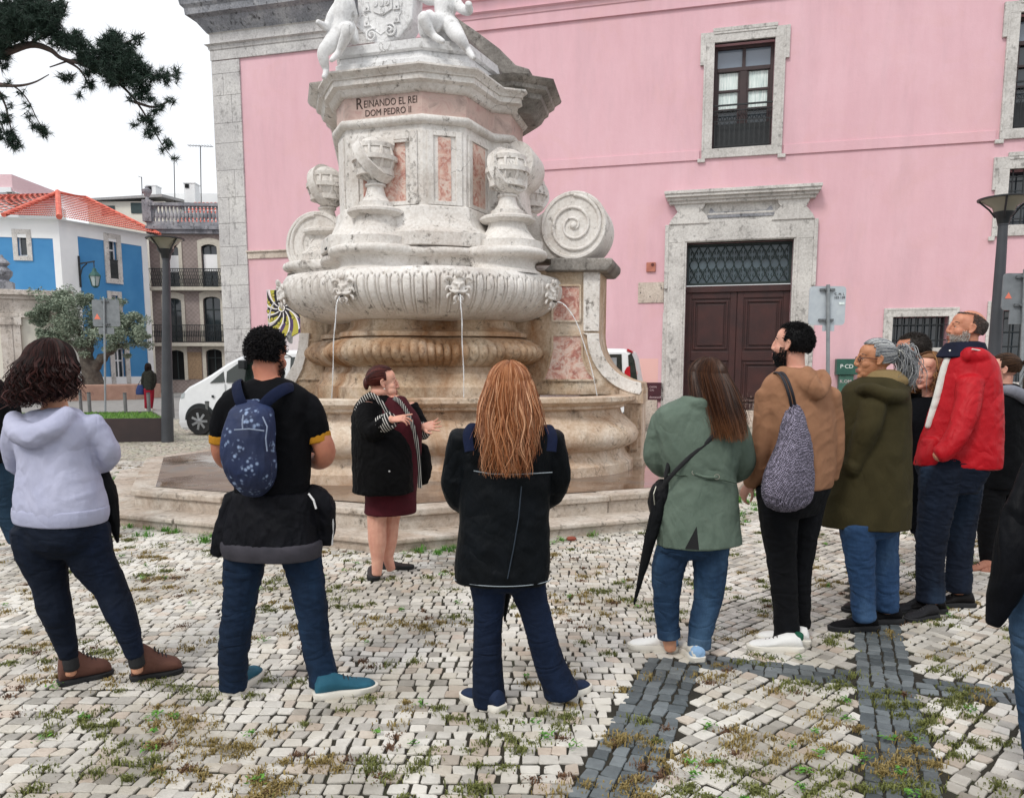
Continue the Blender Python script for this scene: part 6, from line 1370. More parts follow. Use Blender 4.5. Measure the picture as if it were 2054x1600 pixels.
HM = hairmat('black_curly_hair', [(0, '#060507'), (.7, '#121014'), (1, '#26211f')]); shorthair(hd, p, HM, 3600, .018, .0017, .30, -.62, 1.01, .9, 4); beard(hd, p, HM, 500, .014)
mb = MB(); R_ = hd
for sg in (1,): limb(mb, [(*hd.w(.080, -.01, .012), .0022), (*hd.w(.078, .05, .010), .0022), (*hd.w(.066, .088, .008), .0022), (*hd.w(.02, .098, .008), .0022)], 6)
obj('glasses', mb, M_SOLEB, p.root)
TEAL = fabric('teal_shoe', '#1d4a5c', '#2c6176', .7, wrinkle=.003); p.shoe('hiking_shoe', G(466, 1392), 82, .29, .115, .11, TEAL, M_SOLEW, solec=.03); p.shoe('hiking_shoe', G(640, 1398), 22, .30, .115, .11, TEAL, M_SOLEW, solec=.03)
# jacket tied around the waist
mb = MB(); p.torso(mb, [(546, 985, 0, 80, 54), (548, 1010, 0, 88, 60), (544, 1060, -.01, 94, 64), (545, 1092, -.01, 98, 66), (546, 1110, -.01, 98, 64)]); M_TIED = fabric('black_shell_fabric', '#0b0c10', '#14151b', .65, wrinkle=.014, wsc=9)
p.limb(mb, [(620, 990, 0, 22), (648, 1010, .0, 26), (655, 1050, .02, 20), (655, 1088, .03, 12)]); p.limb(mb, [(470, 1000, 0, 22), (454, 1040, 0, 20), (446, 1080, 0, 22), (434, 1108, 0, 14)])
p.part('tied_jacket', mb, M_TIED, .008, 3, cloth_disp(23, .008, .2, .010, .11, (1.4, 1.4, .5)))
mb = MB(); p.torso(mb, [(545, 1082, -.012, 101, 69), (545, 1096, -.012, 102, 70), (546, 1114, -.01, 99, 66)]); p.part('jacket_hem', mb, fabric('grey_rib', '#35343a', '#434148', .9, wrinkle=.004), .008, 2)
mb = MB(); 
for pts in ([(619, 990, -.10), (629, 1003, -.12), (634, 1020, -.12)], [(662, 1010, -.02), (668, 1050, -.0), (666, 1092, .02)]): mb.tube([p.J(*q) for q in pts], .005, 6)
obj('white_piping', mb, MatB('white_piping', .7).col('#dadada').m, p.root)
man_c = p
BP = thing('backpack', 'navy blue floral backpack worn by the man in the black T-shirt', 'backpack', (p.J(505, 900, -.2).x, p.Y-.2, 0)); mb = MB()
rr = [(506, 806, -.14, 20, 16), (505, 822, -.18, 38, 30), (500, 860, -.2, 46, 36), (497, 900, -.2, 49, 38), (503, 940, -.2, 47, 38), (508, 972, -.18, 36, 30), (510, 990, -.16, 20, 18)]; p.torso(mb, rr, p=2.6, yaw=0)
m = MatB('floral_navy', .7); v = m.n('ShaderNodeTexVoronoi'); v.inputs['Scale'].default_value = 13; v.inputs['Randomness'].default_value = 1; m.l(m.vec(), v.inputs['Vector'])
w_ = m.n('ShaderNodeTexVoronoi'); w_.feature = 'SMOOTH_F1' if False else 'F1'; w_.inputs['Scale'].default_value = 48; m.l(m.vec(), w_.inputs['Vector'])
fl_ = m.math('MULTIPLY', m.ramp(v.outputs['Distance'], [(.30, 1.0), (.42, 0.0)]), m.ramp(w_.outputs['Distance'], [(.20, 1.0), (.50, 0.0)])); m.col(m.mix(m.math('MULTIPLY', fl_, .85), m.ramp(m.noise(6), [(.3, '#101d3c'), (.7, '#1a2b52')]), '#8fa3c4')).bump(m.noise(10, 3), .008)
o = obj('bag_body', mb, m.m, BP); remesh(o, .008, 3, disp=cloth_disp(31, .004, .12, .006, .09, (1.6, 1.6, .6)))
M_STRAP = fabric('navy_strap', '#0c142b', '#121c38', .9)
for pts in ([(492, 822, -.17, 0), (480, 800, -.17, 0), (474, 775, -.10, 0), (476, 766, -.02, 0), (482, 775, .1, 0)], [(520, 822, -.17, 0), (545, 796, -.18, 0), (572, 779, -.13, 0), (590, 776, -.04, 0), (600, 786, .06, 0)]):
    mb = MB(); q = [Vector(x[:3]) for x in crom([tuple(p.J(*a[:3])) for a in pts], 5)]; mb.tube(q, [(.026, .008)]*len(q), 10, ref=(0, -1, 0)); obj('shoulder_strap', mb, M_STRAP, BP, smooth=50)
mb = MB()
for pts in ([(488, 832, -.30), (486, 850, -.325), (487, 862, -.33)], [(527, 836, -.30), (536, 856, -.32), (533, 880, -.33), (536, 905, -.33)], [(470, 862, -.335), (500, 860, -.345), (530, 864, -.335)]): mb.tube([p.J(*q) for q in pts], .0035, 6)
obj('zip', mb, simple('zip_grey', '#7a869c'), BP)
mb = MB(); c_ = p.J(618, 908, .24); mb.box(c_.x-.045, c_.x+.045, c_.y-.008, c_.y+.012, c_.z-.03, c_.z+.11); t = thing('phone', 'dark phone held by the man with the backpack', 'phone', (c_.x, c_.y, 0)); obj('casing', mb, M_SOLEB, t, bevel=.006); mb = MB(); mb.box(c_.x-.04, c_.x+.04, c_.y-.010, c_.y-.009, c_.z-.025, c_.z+.105); obj('screen', mb, simple('dark_screen', '#202830', rough=.15), t)
# ---------------------------------------------------------------- the guide
p = Person('guide with tied back auburn hair in maroon dress and black open coat', (765, 1158), 68, voxel=.007)
M_STRIPE = MatB('pinstripe', .85); wv = M_STRIPE.n('ShaderNodeTexWave'); wv.inputs['Scale'].default_value = 17; M_STRIPE.l(M_STRIPE.vec(rot=(0, radians(24), 0)), wv.inputs['Vector']); M_STRIPE.col(M_STRIPE.ramp(wv.outputs[0], [(.72, '#0c0c0e'), (.82, '#c9c6c0')])); M_STRIPE = M_STRIPE.m
M_STRIPE2 = MatB('pinstripe_fine', .85); wv = M_STRIPE2.n('ShaderNodeTexWave'); wv.inputs['Scale'].default_value = 24; M_STRIPE2.l(M_STRIPE2.vec(rot=(0, 0, radians(12))), wv.inputs['Vector']); M_STRIPE2.col(M_STRIPE2.ramp(wv.outputs[0], [(.72, '#0c0c0e'), (.82, '#b9b6b0')])); M_STRIPE2 = M_STRIPE2.m
dress = [(790, 796, 0, 22, 22), (788, 812, 0, 36, 34), (797, 850, -.03, 40, 46), (794, 900, 0, 42, 50), (786, 950, 0, 44, 52), (784, 1000, 0, 42, 50), (783, 1028, 0, 42, 52)]
M_DRESS = fabric('maroon_knit', '#3a1018', '#4b1620', .9, weave=500, wrinkle=.005); mb = MB(); p.torso(mb, dress); p.part('dress', mb, M_DRESS, .009, 3, cloth_disp(41, .004, .2, .004, .12))
coat = [(764, 786, .03, 22, 22), (760, 800, .02, 38, 36), (756, 830, -.0, 46, 48), (764, 875, -.04, 58, 56), (768, 940, -.04, 64, 58), (768, 985, -.03, 64, 58)]
M_COAT = fabric('black_parka', '#050506', '#0a0a0c', .8, wrinkle=.010, wsc=10)
mb = MB(); p.torso(mb, coat, yaw=60)
p.limb(mb, [(738, 818, -.12, 23), (736, 850, -.2, 21), (748, 866, -.26, 19), (772, 848, -.34, 16), (782, 842, -.37, 15)], cap=.2); p.limb(mb, [(822, 816, .22, 19), (842, 850, .2, 17), (850, 868, .14, 15), (848, 858, .06, 14)], cap=.2)
p.limb(mb, [(840, 900, .16, 22), (848, 940, .16, 20), (846, 965, .16, 14)])
p.part('coat', mb, M_COAT, .008, 3, cloth_disp(43, .006, .18, .008, .11))
def ribbon(p, pts, w, mt, name, th=.006):
    q = [Vector(x[:3]) for x in crom([tuple(p.J(*a)) for a in pts], 6)]; mb = MB(); mb.tube(q, [(w, th)]*len(q), 10, ref=(0, -1, 0)); return obj(name, mb, mt, p.root, smooth=60)
ribbon(p, [(716, 824, -.14), (728, 802, -.16), (744, 793, -.17), (757, 800, -.19), (770, 816, -.20), (782, 834, -.19)], .022, M_STRIPE, 'striped_lining'); ribbon(p, [(790, 798, -.13), (802, 806, -.17), (817, 828, -.19), (829, 858, -.19), (838, 900, -.15), (842, 940, -.12), (842, 978, -.1)], .016, M_STRIPE2, 'striped_lining')
mb = MB(); p.limb(mb, [(765, 851, -.315, 18), (785, 842, -.37, 16.5)], cap=.05); p.part('striped_cuff', mb, M_STRIPE, .005, 1); mb = MB(); p.limb(mb, [(849, 868, .10, 16), (846, 858, .05, 16)], cap=.05); p.part('striped_cuff', mb, M_STRIPE2, .005, 1)
mb = MB(); 
for q in ((772, 900, -.26), (781, 945, -.27)): mb.ball(p.J(*q), .008, 8, 6)
obj('coat_stud', mb, simple('silver', '#c8c8c8', rough=.3, metal=.8), p.root)
l1 = [(758, 1020, -.05, 24), (756, 1045, -.05, 20), (757, 1085, -.05, 19), (757, 1120, -.05, 13), (756, 1150, -.05, 10.5)]; l2 = [(786, 1020, .08, 23), (784, 1045, .08, 18), (780, 1085, .08, 17.5), (778, 1115, .08, 12), (784, 1140, .08, 10)]
for l in (l1, l2): p.limb(p.body, l)
p.torso(p.body, dress[:-1], .9); p.limb(p.body, [(738, 818, -.12, 18), (738, 850, -.2, 16), (750, 864, -.26, 14), (772, 848, -.34, 10), (786, 841, -.37, 8.0)]); p.limb(p.body, [(822, 816, .22, 15), (842, 850, .2, 13), (850, 866, .12, 11), (846, 856, .04, 8.2)])
hand(p.body, p.J(784, 842, -.37), (.95, -.12, .14), (.1, .5, -.95), 1.0, .30, .30, thumb_side=1, curls=(.05, .35, .45, .5)); hand(p.body, p.J(846, 856, .02), (.95, -.25, .12), (-.15, -.8, .45), 1.05, .16, .34, thumb_side=1, curls=(.05, .08, .12, .2))
hd = Head(p.J(768, 768, -.02), 76, 2, 0, 1.04); hd.build(p.body, p, p.J(762, 818, .02), .068, open_mouth=True, lipc='#8e443f', browc='#6b4036'); hd.ball(p.body, (0, .03, -.10), (.052, .05, .035)); hd.ball(p.body, (.03, .05, -.06), (.036, .036, .036)); hd.ball(p.body, (-.03, .05, -.06), (.036, .036, .036))
p.part('body', p.body, CAUP, .0042, 2); HM = hairmat('auburn_hair', [(0, '#2c1111'), (.6, '#45201c'), (1, '#633028')], .35); pulled(hd, p, HM, (0, -1, -.15), 1300, .30, -.5, 1.05)
mb = MB(); hd.ball(mb, (0, -.118, -.0), (.032, .022, .045)); mb2 = mb; o = obj('hair_bun', mb, HM, p.root, smooth=180)
mb = MB(); mb.ball(hd.w(.085, .002, -.040), .006, 10, 8); obj('earring', mb, simple('pearl', '#d8d0c4', rough=.2), p.root, smooth=180)
mb = MB(); q = p.J(800, 846, -.39); mb.ball(q, .012, 12, 8); obj('ring', mb, simple('dark_ring', '#1c1613', rough=.2, metal=.6), p.root, smooth=180)
M_CLOG = fabric('dark_brown_leather', '#251d1e', '#33282a', .45, wrinkle=.002); p.shoe('clog', G(748, 1150), -78, .25, .095, .06, M_CLOG, M_SOLEB, solec=.03); p.shoe('clog', G(772, 1140), -4, .25, .092, .06, M_CLOG, M_SOLEB, solec=.03)
# ---------------------------------------------------------------- woman with long ginger hair
p = Person('woman with long ginger hair in black coat seen from behind', (1055, 1412), 2)
tor = [(1022, 845, 0, 48, 34), (1018, 862, 0, 84, 46), (1016, 890, 0, 94, 56), (1014, 940, 0, 90, 58), (1012, 1000, 0, 90, 60), (1010, 1080, 0, 92, 62), (1008, 1140, 0, 95, 64), (1006, 1163, 0, 95, 64)]
ar = [(1102, 880, 0, 32), (1116, 930, .02, 27), (1118, 965, .04, 26), (1104, 1000, .10, 22), (1060, 1010, .2, 20)]; al = [(930, 880, 0, 32), (914, 935, .02, 27), (912, 975, .04, 26), (930, 1010, .10, 22), (980, 1010, .2, 20)]
mb = MB(); p.torso(mb, tor); p.limb(mb, ar); p.limb(mb, al); M_WAX = fabric('black_waxed_coat', '#06090c', '#0c1116', .55, wrinkle=.012, wsc=8); p.part('coat', mb, M_WAX, .009, 3, cloth_disp(51, .006, .24, .008, .16, (1, 1, .8)))
def ringline(p, rings, name, mt, r=.003, front=False, k=1.01):
    mb = MB(); 
    for (x, y, d, a, b) in rings:
        c = p.J(x, y, d); pts = [c+p.R*(a*p.s*k*cos(t))+p.F*(b*p.s*k*sin(t)) for t in [-pi+pi*i/24 for i in range(25)]]; mb.tube(pts, r, 5)
    return obj(name, mb, mt, p.root)
M_THREAD = simple('white_piping_thread', '#8d979e', rough=.7); ringline(p, [(1008, 1157, 0, 97, 66)], 'hem_stitching', M_THREAD, .0022); 
mb = MB(); mb.tube([p.J(x, y, -.148) for x, y in ((950, 944), (985, 950), (1030, 951), (1075, 949), (1108, 947))], .0022, 5); obj('yoke_seam', mb, M_THREAD, p.root); mb = MB(); mb.tube([p.J(x, y, -.155) for x, y in ((1046, 975), (1040, 1040), (1030, 1100), (1018, 1160))], .003, 5); obj('back_seam', mb, simple('navy_seam', '#1e2b38'), p.root)
l1 = [(978, 1150, 0, 44), (980, 1210, 0, 34), (978, 1270, 0, 31), (978, 1330, 0, 32), (980, 1385, 0, 36), (982, 1408, 0, 37)]; l2 = [(1052, 1150, 0, 44), (1068, 1210, 0, 34), (1085, 1270, 0, 32), (1102, 1330, .02, 34), (1122, 1375, .03, 38), (1126, 1392, .03, 39)]
legs(p, l1, l2, [(1012, 1100, 0, 80, 54), (1014, 1150, 0, 82, 56), (1014, 1178, 0, 55, 38)], 'jeans', denim('navy_denim', '#101e36', '#182a48', '#243a60'), 14)
under(p, tor[:-2], (ar, al), (l1, l2), kl=.55); hd = Head(p.J(1022, 782, .03), 4, 6); hd.build(p.body, p, p.J(1020, 868, .0), eyes=False); p.part('body', p.body, CAU, .009, 2)
longhair(hd, p, hairmat('ginger_hair', [(0, '#6a3a20'), (.4, '#935a36'), (.75, '#ab7550'), (1, '#c79a78')], .45), .40, 2300, 50, 1.10, .0019, .012, .22, .055, .060, 15, sides=.8, fall=(.0, -.08))
p.shoe('shoe', G(1000, 1424), 138, .26, .095, .09, fabric('navy_trainer', '#16223a', '#20304c', .8), M_SOLEW, solec=.028); p.shoe('shoe', G(1112, 1406), 42, .26, .095, .09, fabric('navy_trainer', '#16223a', '#20304c', .8), M_SOLEW, solec=.028)
for pts in ([(942, 905, -.155), (938, 870, -.12), (948, 852, -.06), (958, 852, .0)], [(1106, 905, -.14), (1108, 875, -.12), (1100, 856, -.06), (1092, 854, .0)]): ribbon(p, pts, .022, M_STRAP, 'shoulder_strap')
def blackumb(p, a, b, label, r=.035):
    A, B = p.J(*a), p.J(*b); t = thing('umbrella', label, 'umbrella', (B.x, B.y, 0)); mb = MB(); pts = [A.lerp(B, k) for k in (0, .12, .3, .6, .9, 1)]; limb(mb, [(*pts[0], r*.5), (*pts[1], r*1.0), (*pts[2], r*1.05), (*pts[3], r*.75), (*pts[4], r*.3), (*pts[5], .006)], 12); o = obj('canopy', mb, fabric('black_nylon', '#0b0c0e', '#15171a', .6), t); remesh(o, .006, 2, disp=cloth_disp(6, .003, .05, .004, .03, (2, 2, .3)))
    d = (A-B).normalized(); mb = MB(); mb.tube([A, A+d*.09], .007, 8); mb.tube([A+d*.08, A+d*.2], .013, 8); obj('handle', mb, M_SOLEB, t, smooth=50); return t
blackumb(p, (1024, 1100, .15), (1012, 1245, .15), 'closed black umbrella hanging between the legs of the ginger haired woman', .03)
# ================================================================== THE GROUP, RIGHT HALF
# ---------------------------------------------------------------- woman in green coat
p = Person('woman in sage green coat with straight brown hair seen from behind', (1360, 1312), -14)
tor = [(1400, 800, 0, 40, 30), (1398, 818, 0, 78, 44), (1398, 850, 0, 88, 52), (1402, 900, 0, 84, 54), (1406, 955, 0, 72, 50), (1402, 1000, 0, 80, 54), (1400, 1050, 0, 84, 58), (1402, 1090, 0, 86, 60)]
al = [(1336, 845, 0, 32), (1320, 890, .02, 27), (1318, 920, .05, 27), (1340, 938, .14, 22), (1385, 930, .24, 18)]; ar = [(1468, 850, 0, 30), (1488, 900, .02, 26), (1490, 930, .06, 26), (1465, 952, .15, 20), (1420, 945, .24, 17)]
M_SAGE = fabric('sage_cotton', '#56655a', '#68776b', .85, wrinkle=.011, wsc=8); mb = MB(); p.torso(mb, tor); p.limb(mb, al); p.limb(mb, ar); p.limb(mb, [(1370, 806, -.04, 14), (1398, 812, -.1, 15), (1432, 810, -.05, 14)]); o = p.part('coat', mb, M_SAGE, .008, 3, cloth_disp(61, .006, .2, .008, .15, (1, 1, .7)))
M_SEAM = simple('sage_seam', '#3a493c'); mb = MB(); mb.tube([p.J(x, y, d) for x, y, d in ((1352, 842, -.118), (1385, 845, -.134), (1430, 845, -.134), (1478, 856, -.10))], .004, 5); mb.tube([p.J(x, y, -.140) for x, y in ((1340, 952), (1372, 953), (1405, 962), (1450, 962), (1476, 968))], .005, 5); obj('coat_seam', mb, M_SEAM, p.root)
M_EYEL = simple('silver_eyelet', '#c8c6b8', rough=.3, metal=.8)
for x, y in ((1393, 947), (1438, 956)): mb = MB(); c = p.J(x, y, -.148); mb.tube([c+Vector((.013*cos(a), 0, .013*sin(a))) for a in [2*pi*i/16 for i in range(17)]], .0028, 6); obj('eyelet', mb, M_EYEL, p.root, smooth=60)
ribbon(p, [(1393, 950, -.152), (1415, 956, -.155), (1438, 957, -.152)], .006, M_SAGE, 'cord')
mb = MB(); A, B, Cc = p.J(1397, 1056, -.170), p.J(1374, 1100, -.172), p.J(1402, 1102, -.172); mb.loft([[A, B, Cc], [A+Vector((0, -.004, 0)), B+Vector((0, -.004, 0)), Cc+Vector((0, -.004, 0))]]); obj('back_vent', mb, simple('vent_lining', '#0c0d10'), p.root)
l1 = [(1358, 1090, 0, 37), (1342, 1130, 0, 36), (1337, 1190, 0, 29), (1338, 1240, 0, 26), (1341, 1272, 0, 23)]; l2 = [(1424, 1080, 0, 42), (1424, 1140, 0, 36), (1420, 1200, 0, 31), (1408, 1250, -.03, 27), (1402, 1292, -.05, 23)]
legs(p, l1, l2, [(1396, 1060, 0, 66, 44), (1390, 1095, 0, 72, 48), (1388, 1115, 0, 50, 34)], 'jeans', denim('washed_blue_denim', '#27405e', '#345478', '#5b80a4'), 16, ridge=.007)
mb = MB(); p.limb(mb, [(1340, 1258, 0, 25), (1342, 1278, 0, 25)], cap=.05); p.limb(mb, [(1404, 1276, -.05, 25), (1402, 1297, -.05, 25)], cap=.05); p.part('turned_cuffs', mb, denim('cuff_denim', '#2c4666', '#3c5c80', '#6f90b0'), .006, 1)
under(p, tor[:-1], (al, ar), (l1+[(1345, 1300, 0, 19)], l2+[(1400, 1318, -.05, 19)]), kl=.68); hd = Head(p.J(1415, 765, .03), -28, 4); hd.build(p.body, p, p.J(1402, 825, .0), eyes=False); p.part('body', p.body, CAU, .0075, 2)
zt_ = p.J(1415, 712, 0).z; longhair(hd, p, hairmat('balayage_hair', [(0, '#22140e'), (.6, '#3c2519'), (1, '#583824')], .4, '#93613f', (zt_-.30, zt_-.52)), .34, 1900, 48, 1.07, .0018, .004, .3, .028, .035, 17, sides=1.0, fall=(.07, -.10))
WL_G = fabric('white_and_grey_leather', '#e4e3df', '#f0efec', .5, wrinkle=.002, weave=200); SN = fabric('white_leather', '#c9c6bc', '#dad8d0', .6, wrinkle=.002, weave=200); BL_ = fabric('light_blue_leather', '#7ea2c8', '#8fb0d2', .6); p.shoe('trainer', G(1350, 1303), 172, .27, .10, .095, WL_G, M_SOLEW, solec=.03); p.shoe('trainer', G(1399, 1326), 100, .26, .10, .085, SN, M_SOLEW, solec=.03)
mb = MB(); g = G(1350, 1303); limb(mb, [(g.x-.03, g.y, .05, .042), (g.x+.0, g.y, .05, .046)], 12); p.part('heel_counter', mb, BL_, .006, 1); mb = MB(); g = G(1399, 1326); limb(mb, [(g.x, g.y+.03, .05, .046), (g.x, g.y+.0, .05, .044)], 12); p.part('heel_counter', mb, BL_, .006, 1)
wg = p
CB = thing('crossbody_bag', 'small black crossbody bag at the left hip of the green coat woman', 'handbag', (p.J(1325, 1000, -.02).x, p.Y, 0)); mb = MB(); p.torso(mb, [(1330, 965, -.03, 12, 14), (1326, 980, -.04, 20, 20), (1323, 1005, -.04, 22, 22), (1322, 1028, -.04, 18, 18)], yaw=0); o = obj('bag_body', mb, fabric('black_leather', '#0c0c0e', '#17171a', .45), CB); remesh(o, .006, 2, disp=cloth_disp(9, .003, .08, .003, .05))
q = [Vector(x[:3]) for x in crom([tuple(p.J(*a)) for a in ((1330, 975, -.12), (1350, 950, -.15), (1385, 915, -.155), (1420, 885, -.15), (1455, 845, -.12), (1470, 822, -.03), (1468, 815, .05))], 5)]; mb = MB(); mb.tube(q, [(.012, .004)]*len(q), 8, ref=(0, -1, 0)); obj('strap', mb, M_SOLEB, CB, smooth=50)
mb = MB(); mb.tube([p.J(1316, 975, -.11), p.J(1311, 990, -.12), p.J(1313, 1012, -.12)], .003, 5); obj('zip', mb, M_EYEL, CB)
blackumb(p, (1328, 985, -.08), (1272, 1212, -.05), 'long closed black umbrella hanging from the crossbody bag', .034)
# ---------------------------------------------------------------- man in tan hoodie
p = Person('bearded man with short black hair in tan hoodie looking left', (1590, 1292), -38)
tor = [(1598, 742, 0, 38, 32), (1596, 760, 0, 72, 46), (1598, 790, 0, 84, 54), (1602, 850, 0, 82, 60), (1606, 910, 0, 76, 58), (1606, 955, 0, 72, 56), (1604, 976, 0, 70, 54)]
al = [(1546, 795, -.05, 32), (1536, 850, -.06, 27), (1528, 905, -.04, 24), (1518, 950, .02, 20), (1506, 968, .06, 17)]; ar = [(1656, 795, .03, 31), (1666, 850, .05, 27), (1668, 910, .05, 24), (1664, 955, .08, 20)]
M_TAN = fabric('tan_fleece', '#8d654c', '#9e7559', .95, wrinkle=.009, wsc=7); mb = MB(); p.torso(mb, tor); p.limb(mb, al); p.limb(mb, ar); p.limb(mb, [(1566, 748, -.02, 14), (1592, 756, -.12, 19), (1622, 775, -.17, 22), (1640, 786, -.17, 17), (1654, 768, -.10, 15), (1646, 752, .0, 14)]); p.limb(mb, [(1612, 752, -.12, 22), (1630, 772, -.16, 18)])
p.part('hoodie', mb, M_TAN, .008, 3, cloth_disp(71, .006, .2, .006, .14))
l1 = [(1562, 980, -.02, 46), (1562, 1040, -.02, 40), (1568, 1120, 0, 31), (1574, 1200, .0, 27), (1578, 1262, 0, 27), (1578, 1280, 0, 28)]; l2 = [(1620, 980, .1, 42), (1610, 1050, .1, 37), (1600, 1140, .12, 30), (1602, 1200, .14, 26), (1604, 1255, .16, 24)]
legs(p, l1, l2, [(1604, 950, 0, 66, 50), (1598, 985, 0, 72, 54), (1590, 1030, 0, 54, 40)], 'trousers', denim('black_denim', '#090b10', '#10131a', '#181c24'), 18)
under(p, tor[:-1], (al[:-1], ar), (l1, l2), kl=.66); p.limb(p.body, [(1518, 950, .02, 13), (1504, 970, .06, 11)]); hand(p.body, p.J(1506, 966, .05), (-.35, .2, -.75), (.9, .2, 0), 1.0, .5, .1)
hd = Head(p.J(1588, 692, .02), -50, 8, 0, .98); hd.build(p.body, p, p.J(1596, 765, .02), .058, browc='#120d0c'); p.part('body', p.body, CAUP, .006, 2)
HM = hairmat('short_black_hair', [(0, '#050506'), (.8, '#0f0e10'), (1, '#222022')]); shorthair(hd, p, HM, 2800, .012, .0014, .34, -.62, 1.02, .3, 5); beard(hd, p, HM, 1300, .014, 6, .0016)
WL_ = fabric('white_shoe_leather', '#d6d6d4', '#e6e6e4', .5, weave=300, wrinkle=.002); p.shoe('trainer', G(1600, 1304), 173, .295, .105, .09, WL_, M_SOLEW, solec=.026); p.shoe('trainer', G(1615, 1290), 165, .29, .10, .09, WL_, M_SOLEW, solec=.026)
mb = MB(); g = G(1600, 1304); limb(mb, [(g.x+.0, g.y, .075, .030), (g.x+.004, g.y, .095, .026)], 12); p.part('green_heel_tab', mb, fabric('green_tab', '#164a38', '#1e5a44', .6), .005, 1)
TB = thing('tote_bag', 'slouchy woven black and white bag on the shoulder of the tan hoodie man', 'bag', (p.J(1585, 950, -.2).x, p.Y-.2, 0)); mb = MB(); p.torso(mb, [(1592, 806, -.17, 10, 10), (1594, 840, -.2, 24, 18), (1592, 890, -.22, 40, 26), (1584, 940, -.23, 58, 32), (1580, 980, -.23, 64, 34), (1580, 1008, -.22, 54, 30), (1578, 1020, -.21, 34, 20)], yaw=-8)
m = MatB('woven_check', .85); ck = m.n('ShaderNodeTexChecker'); ck.inputs['Scale'].default_value = 150; ck.inputs['Color1'].default_value = lin('#1a1820'); ck.inputs['Color2'].default_value = lin('#9a93a8'); m.l(m.vec(rot=(.2, .2, .2)), ck.inputs['Vector']); m.col(m.mix(m.ramp(m.noise(90, 3), [(.45, 0.0), (.6, .7)]), ck.outputs[0], '#2a2634')).bump(m.noise(12, 3, .5, 1), .012); o = obj('bag_body', mb, m.m, TB); remesh(o, .007, 3, disp=cloth_disp(73, .006, .16, .009, .08, (2, 2, .4)))
for dx in (-4, 4):
    q = [Vector(x[:3]) for x in crom([tuple(p.J(*a)) for a in ((1592+dx, 818, -.20), (1586+dx, 790, -.235), (1576+dx, 762, -.215), (1566+dx, 748, -.15), (1556+dx, 750, -.03), (1552, 775, .05))], 5)]; mb = MB(); mb.tube(q, [(.008, .005)]*len(q), 8, ref=(0, -1, 0)); obj('handle', mb, simple('dark_handle', '#1a1a22'), TB, smooth=50)
# ---------------------------------------------------------------- grey haired woman in olive coat
p = Person('grey haired woman with ponytail and glasses in long olive coat', (1745, 1262), -78)
tor = [(1760, 758, 0, 30, 34), (1758, 775, 0, 40, 56), (1756, 800, 0, 44, 64), (1752, 860, 0, 46, 70), (1748, 920, 0, 50, 74), (1742, 980, 0, 52, 80), (1736, 1030, 0, 54, 84), (1734, 1056, 0, 54, 86)]
arm = [(1752, 815, -.12, 26), (1736, 870, -.13, 24), (1716, 920, -.09, 21), (1700, 950, -.04, 18), (1682, 955, -.0, 16)]; arm2 = [(1750, 815, .2, 26), (1720, 880, .2, 22), (1700, 930, .15, 18)]
M_OLV = fabric('olive_cotton', '#2f2a16', '#3c361f', .85, wrinkle=.010, wsc=6); mb = MB(); p.torso(mb, tor, p=2.1); p.limb(mb, arm[:3]+[(1704, 940, -.1, 20)]); p.limb(mb, arm2); p.limb(mb, [(1724, 784, -.06, 10), (1745, 780, -.14, 12), (1775, 792, -.17, 15), (1803, 795, -.10, 17), (1814, 780, .0, 14)]); p.limb(mb, [(1760, 780, -.05, 18), (1790, 786, -.04, 24)])
p.part('coat', mb, M_OLV, .009, 3, cloth_disp(81, .006, .24, .007, .16, (1, 1, .6)))
mb = MB(); p.torso(mb, [(1772, 745, 0, 22, 30), (1776, 760, 0, 28, 40), (1780, 772, 0, 26, 36)]); p.part('hood_lining', mb, fabric('khaki_lining', '#7d6a48', '#8f7b57', .9), .007, 2)
l1 = [(1718, 1050, -.06, 36), (1724, 1110, -.06, 31), (1730, 1170, -.06, 26), (1732, 1220, -.06, 24), (1734, 1240, -.06, 24)]; l2 = [(1768, 1050, .1, 34), (1774, 1110, .1, 29), (1778, 1170, .1, 25), (1780, 1222, .1, 24)]
legs(p, l1, l2, [(1740, 1000, 0, 44, 56), (1742, 1050, 0, 46, 60), (1742, 1075, 0, 34, 42)], 'jeans', denim('light_blue_denim', '#2f4d74', '#3f6290', '#6a8fb8'), 19, ridge=.007)
under(p, tor[:-1], (arm[:-1], arm2), (l1, l2), kl=.66, k=.72); hd = Head(p.J(1754, 722, .02), -82, 3, 0, .98); hd.build(p.body, p, p.J(1764, 785, .02), .05, browc='#5a4a44', lipc='#a0665c'); p.part('body', p.body, skin('#a9714f', '#bf8866'), .0045, 2)
HM = hairmat('grey_hair', [(0, '#3a3c42'), (.35, '#6f7277'), (.75, '#a9abac'), (1, '#cfcfca')], .4); pulled(hd, p, HM, (0, -1, .15), 1700, .34, -.5, 1.08, bulge=.02)
mb = MB(); rg = random.Random(9); K = hd.scalp((0, -1, .15), 1.05)
for i in range(420):
    a = rg.uniform(-1, 1); u = Vector((rg.gauss(0, 1), rg.gauss(0, 1), rg.gauss(0, 1)))*.012; e = rg.uniform(.7, 1.25); dx = Vector((.062+rg.gauss(0, .024), rg.gauss(0, .03), rg.gauss(0, .025))); pts = [K+u*.4, K+u+Vector((.035, 0, .02)), K+dx*.8+u, K+dx*1.1+Vector((.01, 0, -.06*e)), K+dx*1.15+Vector((.02*rg.random(), 0, -.11*e)), K+dx*1.1+Vector((.03*rg.uniform(-1, 1), 0, -.16*e))]; strand(mb, [Vector(x[:3]) for x in crom([tuple(q) for q in pts], 3)], .0022)
obj('ponytail', mb, HM, p.root)
mb = MB(); 
for i in range(10): a = 2*pi*i/10; mb.ball(K+Vector((.012, .022*cos(a), .022*sin(a)+.0)), .006, 8, 6)
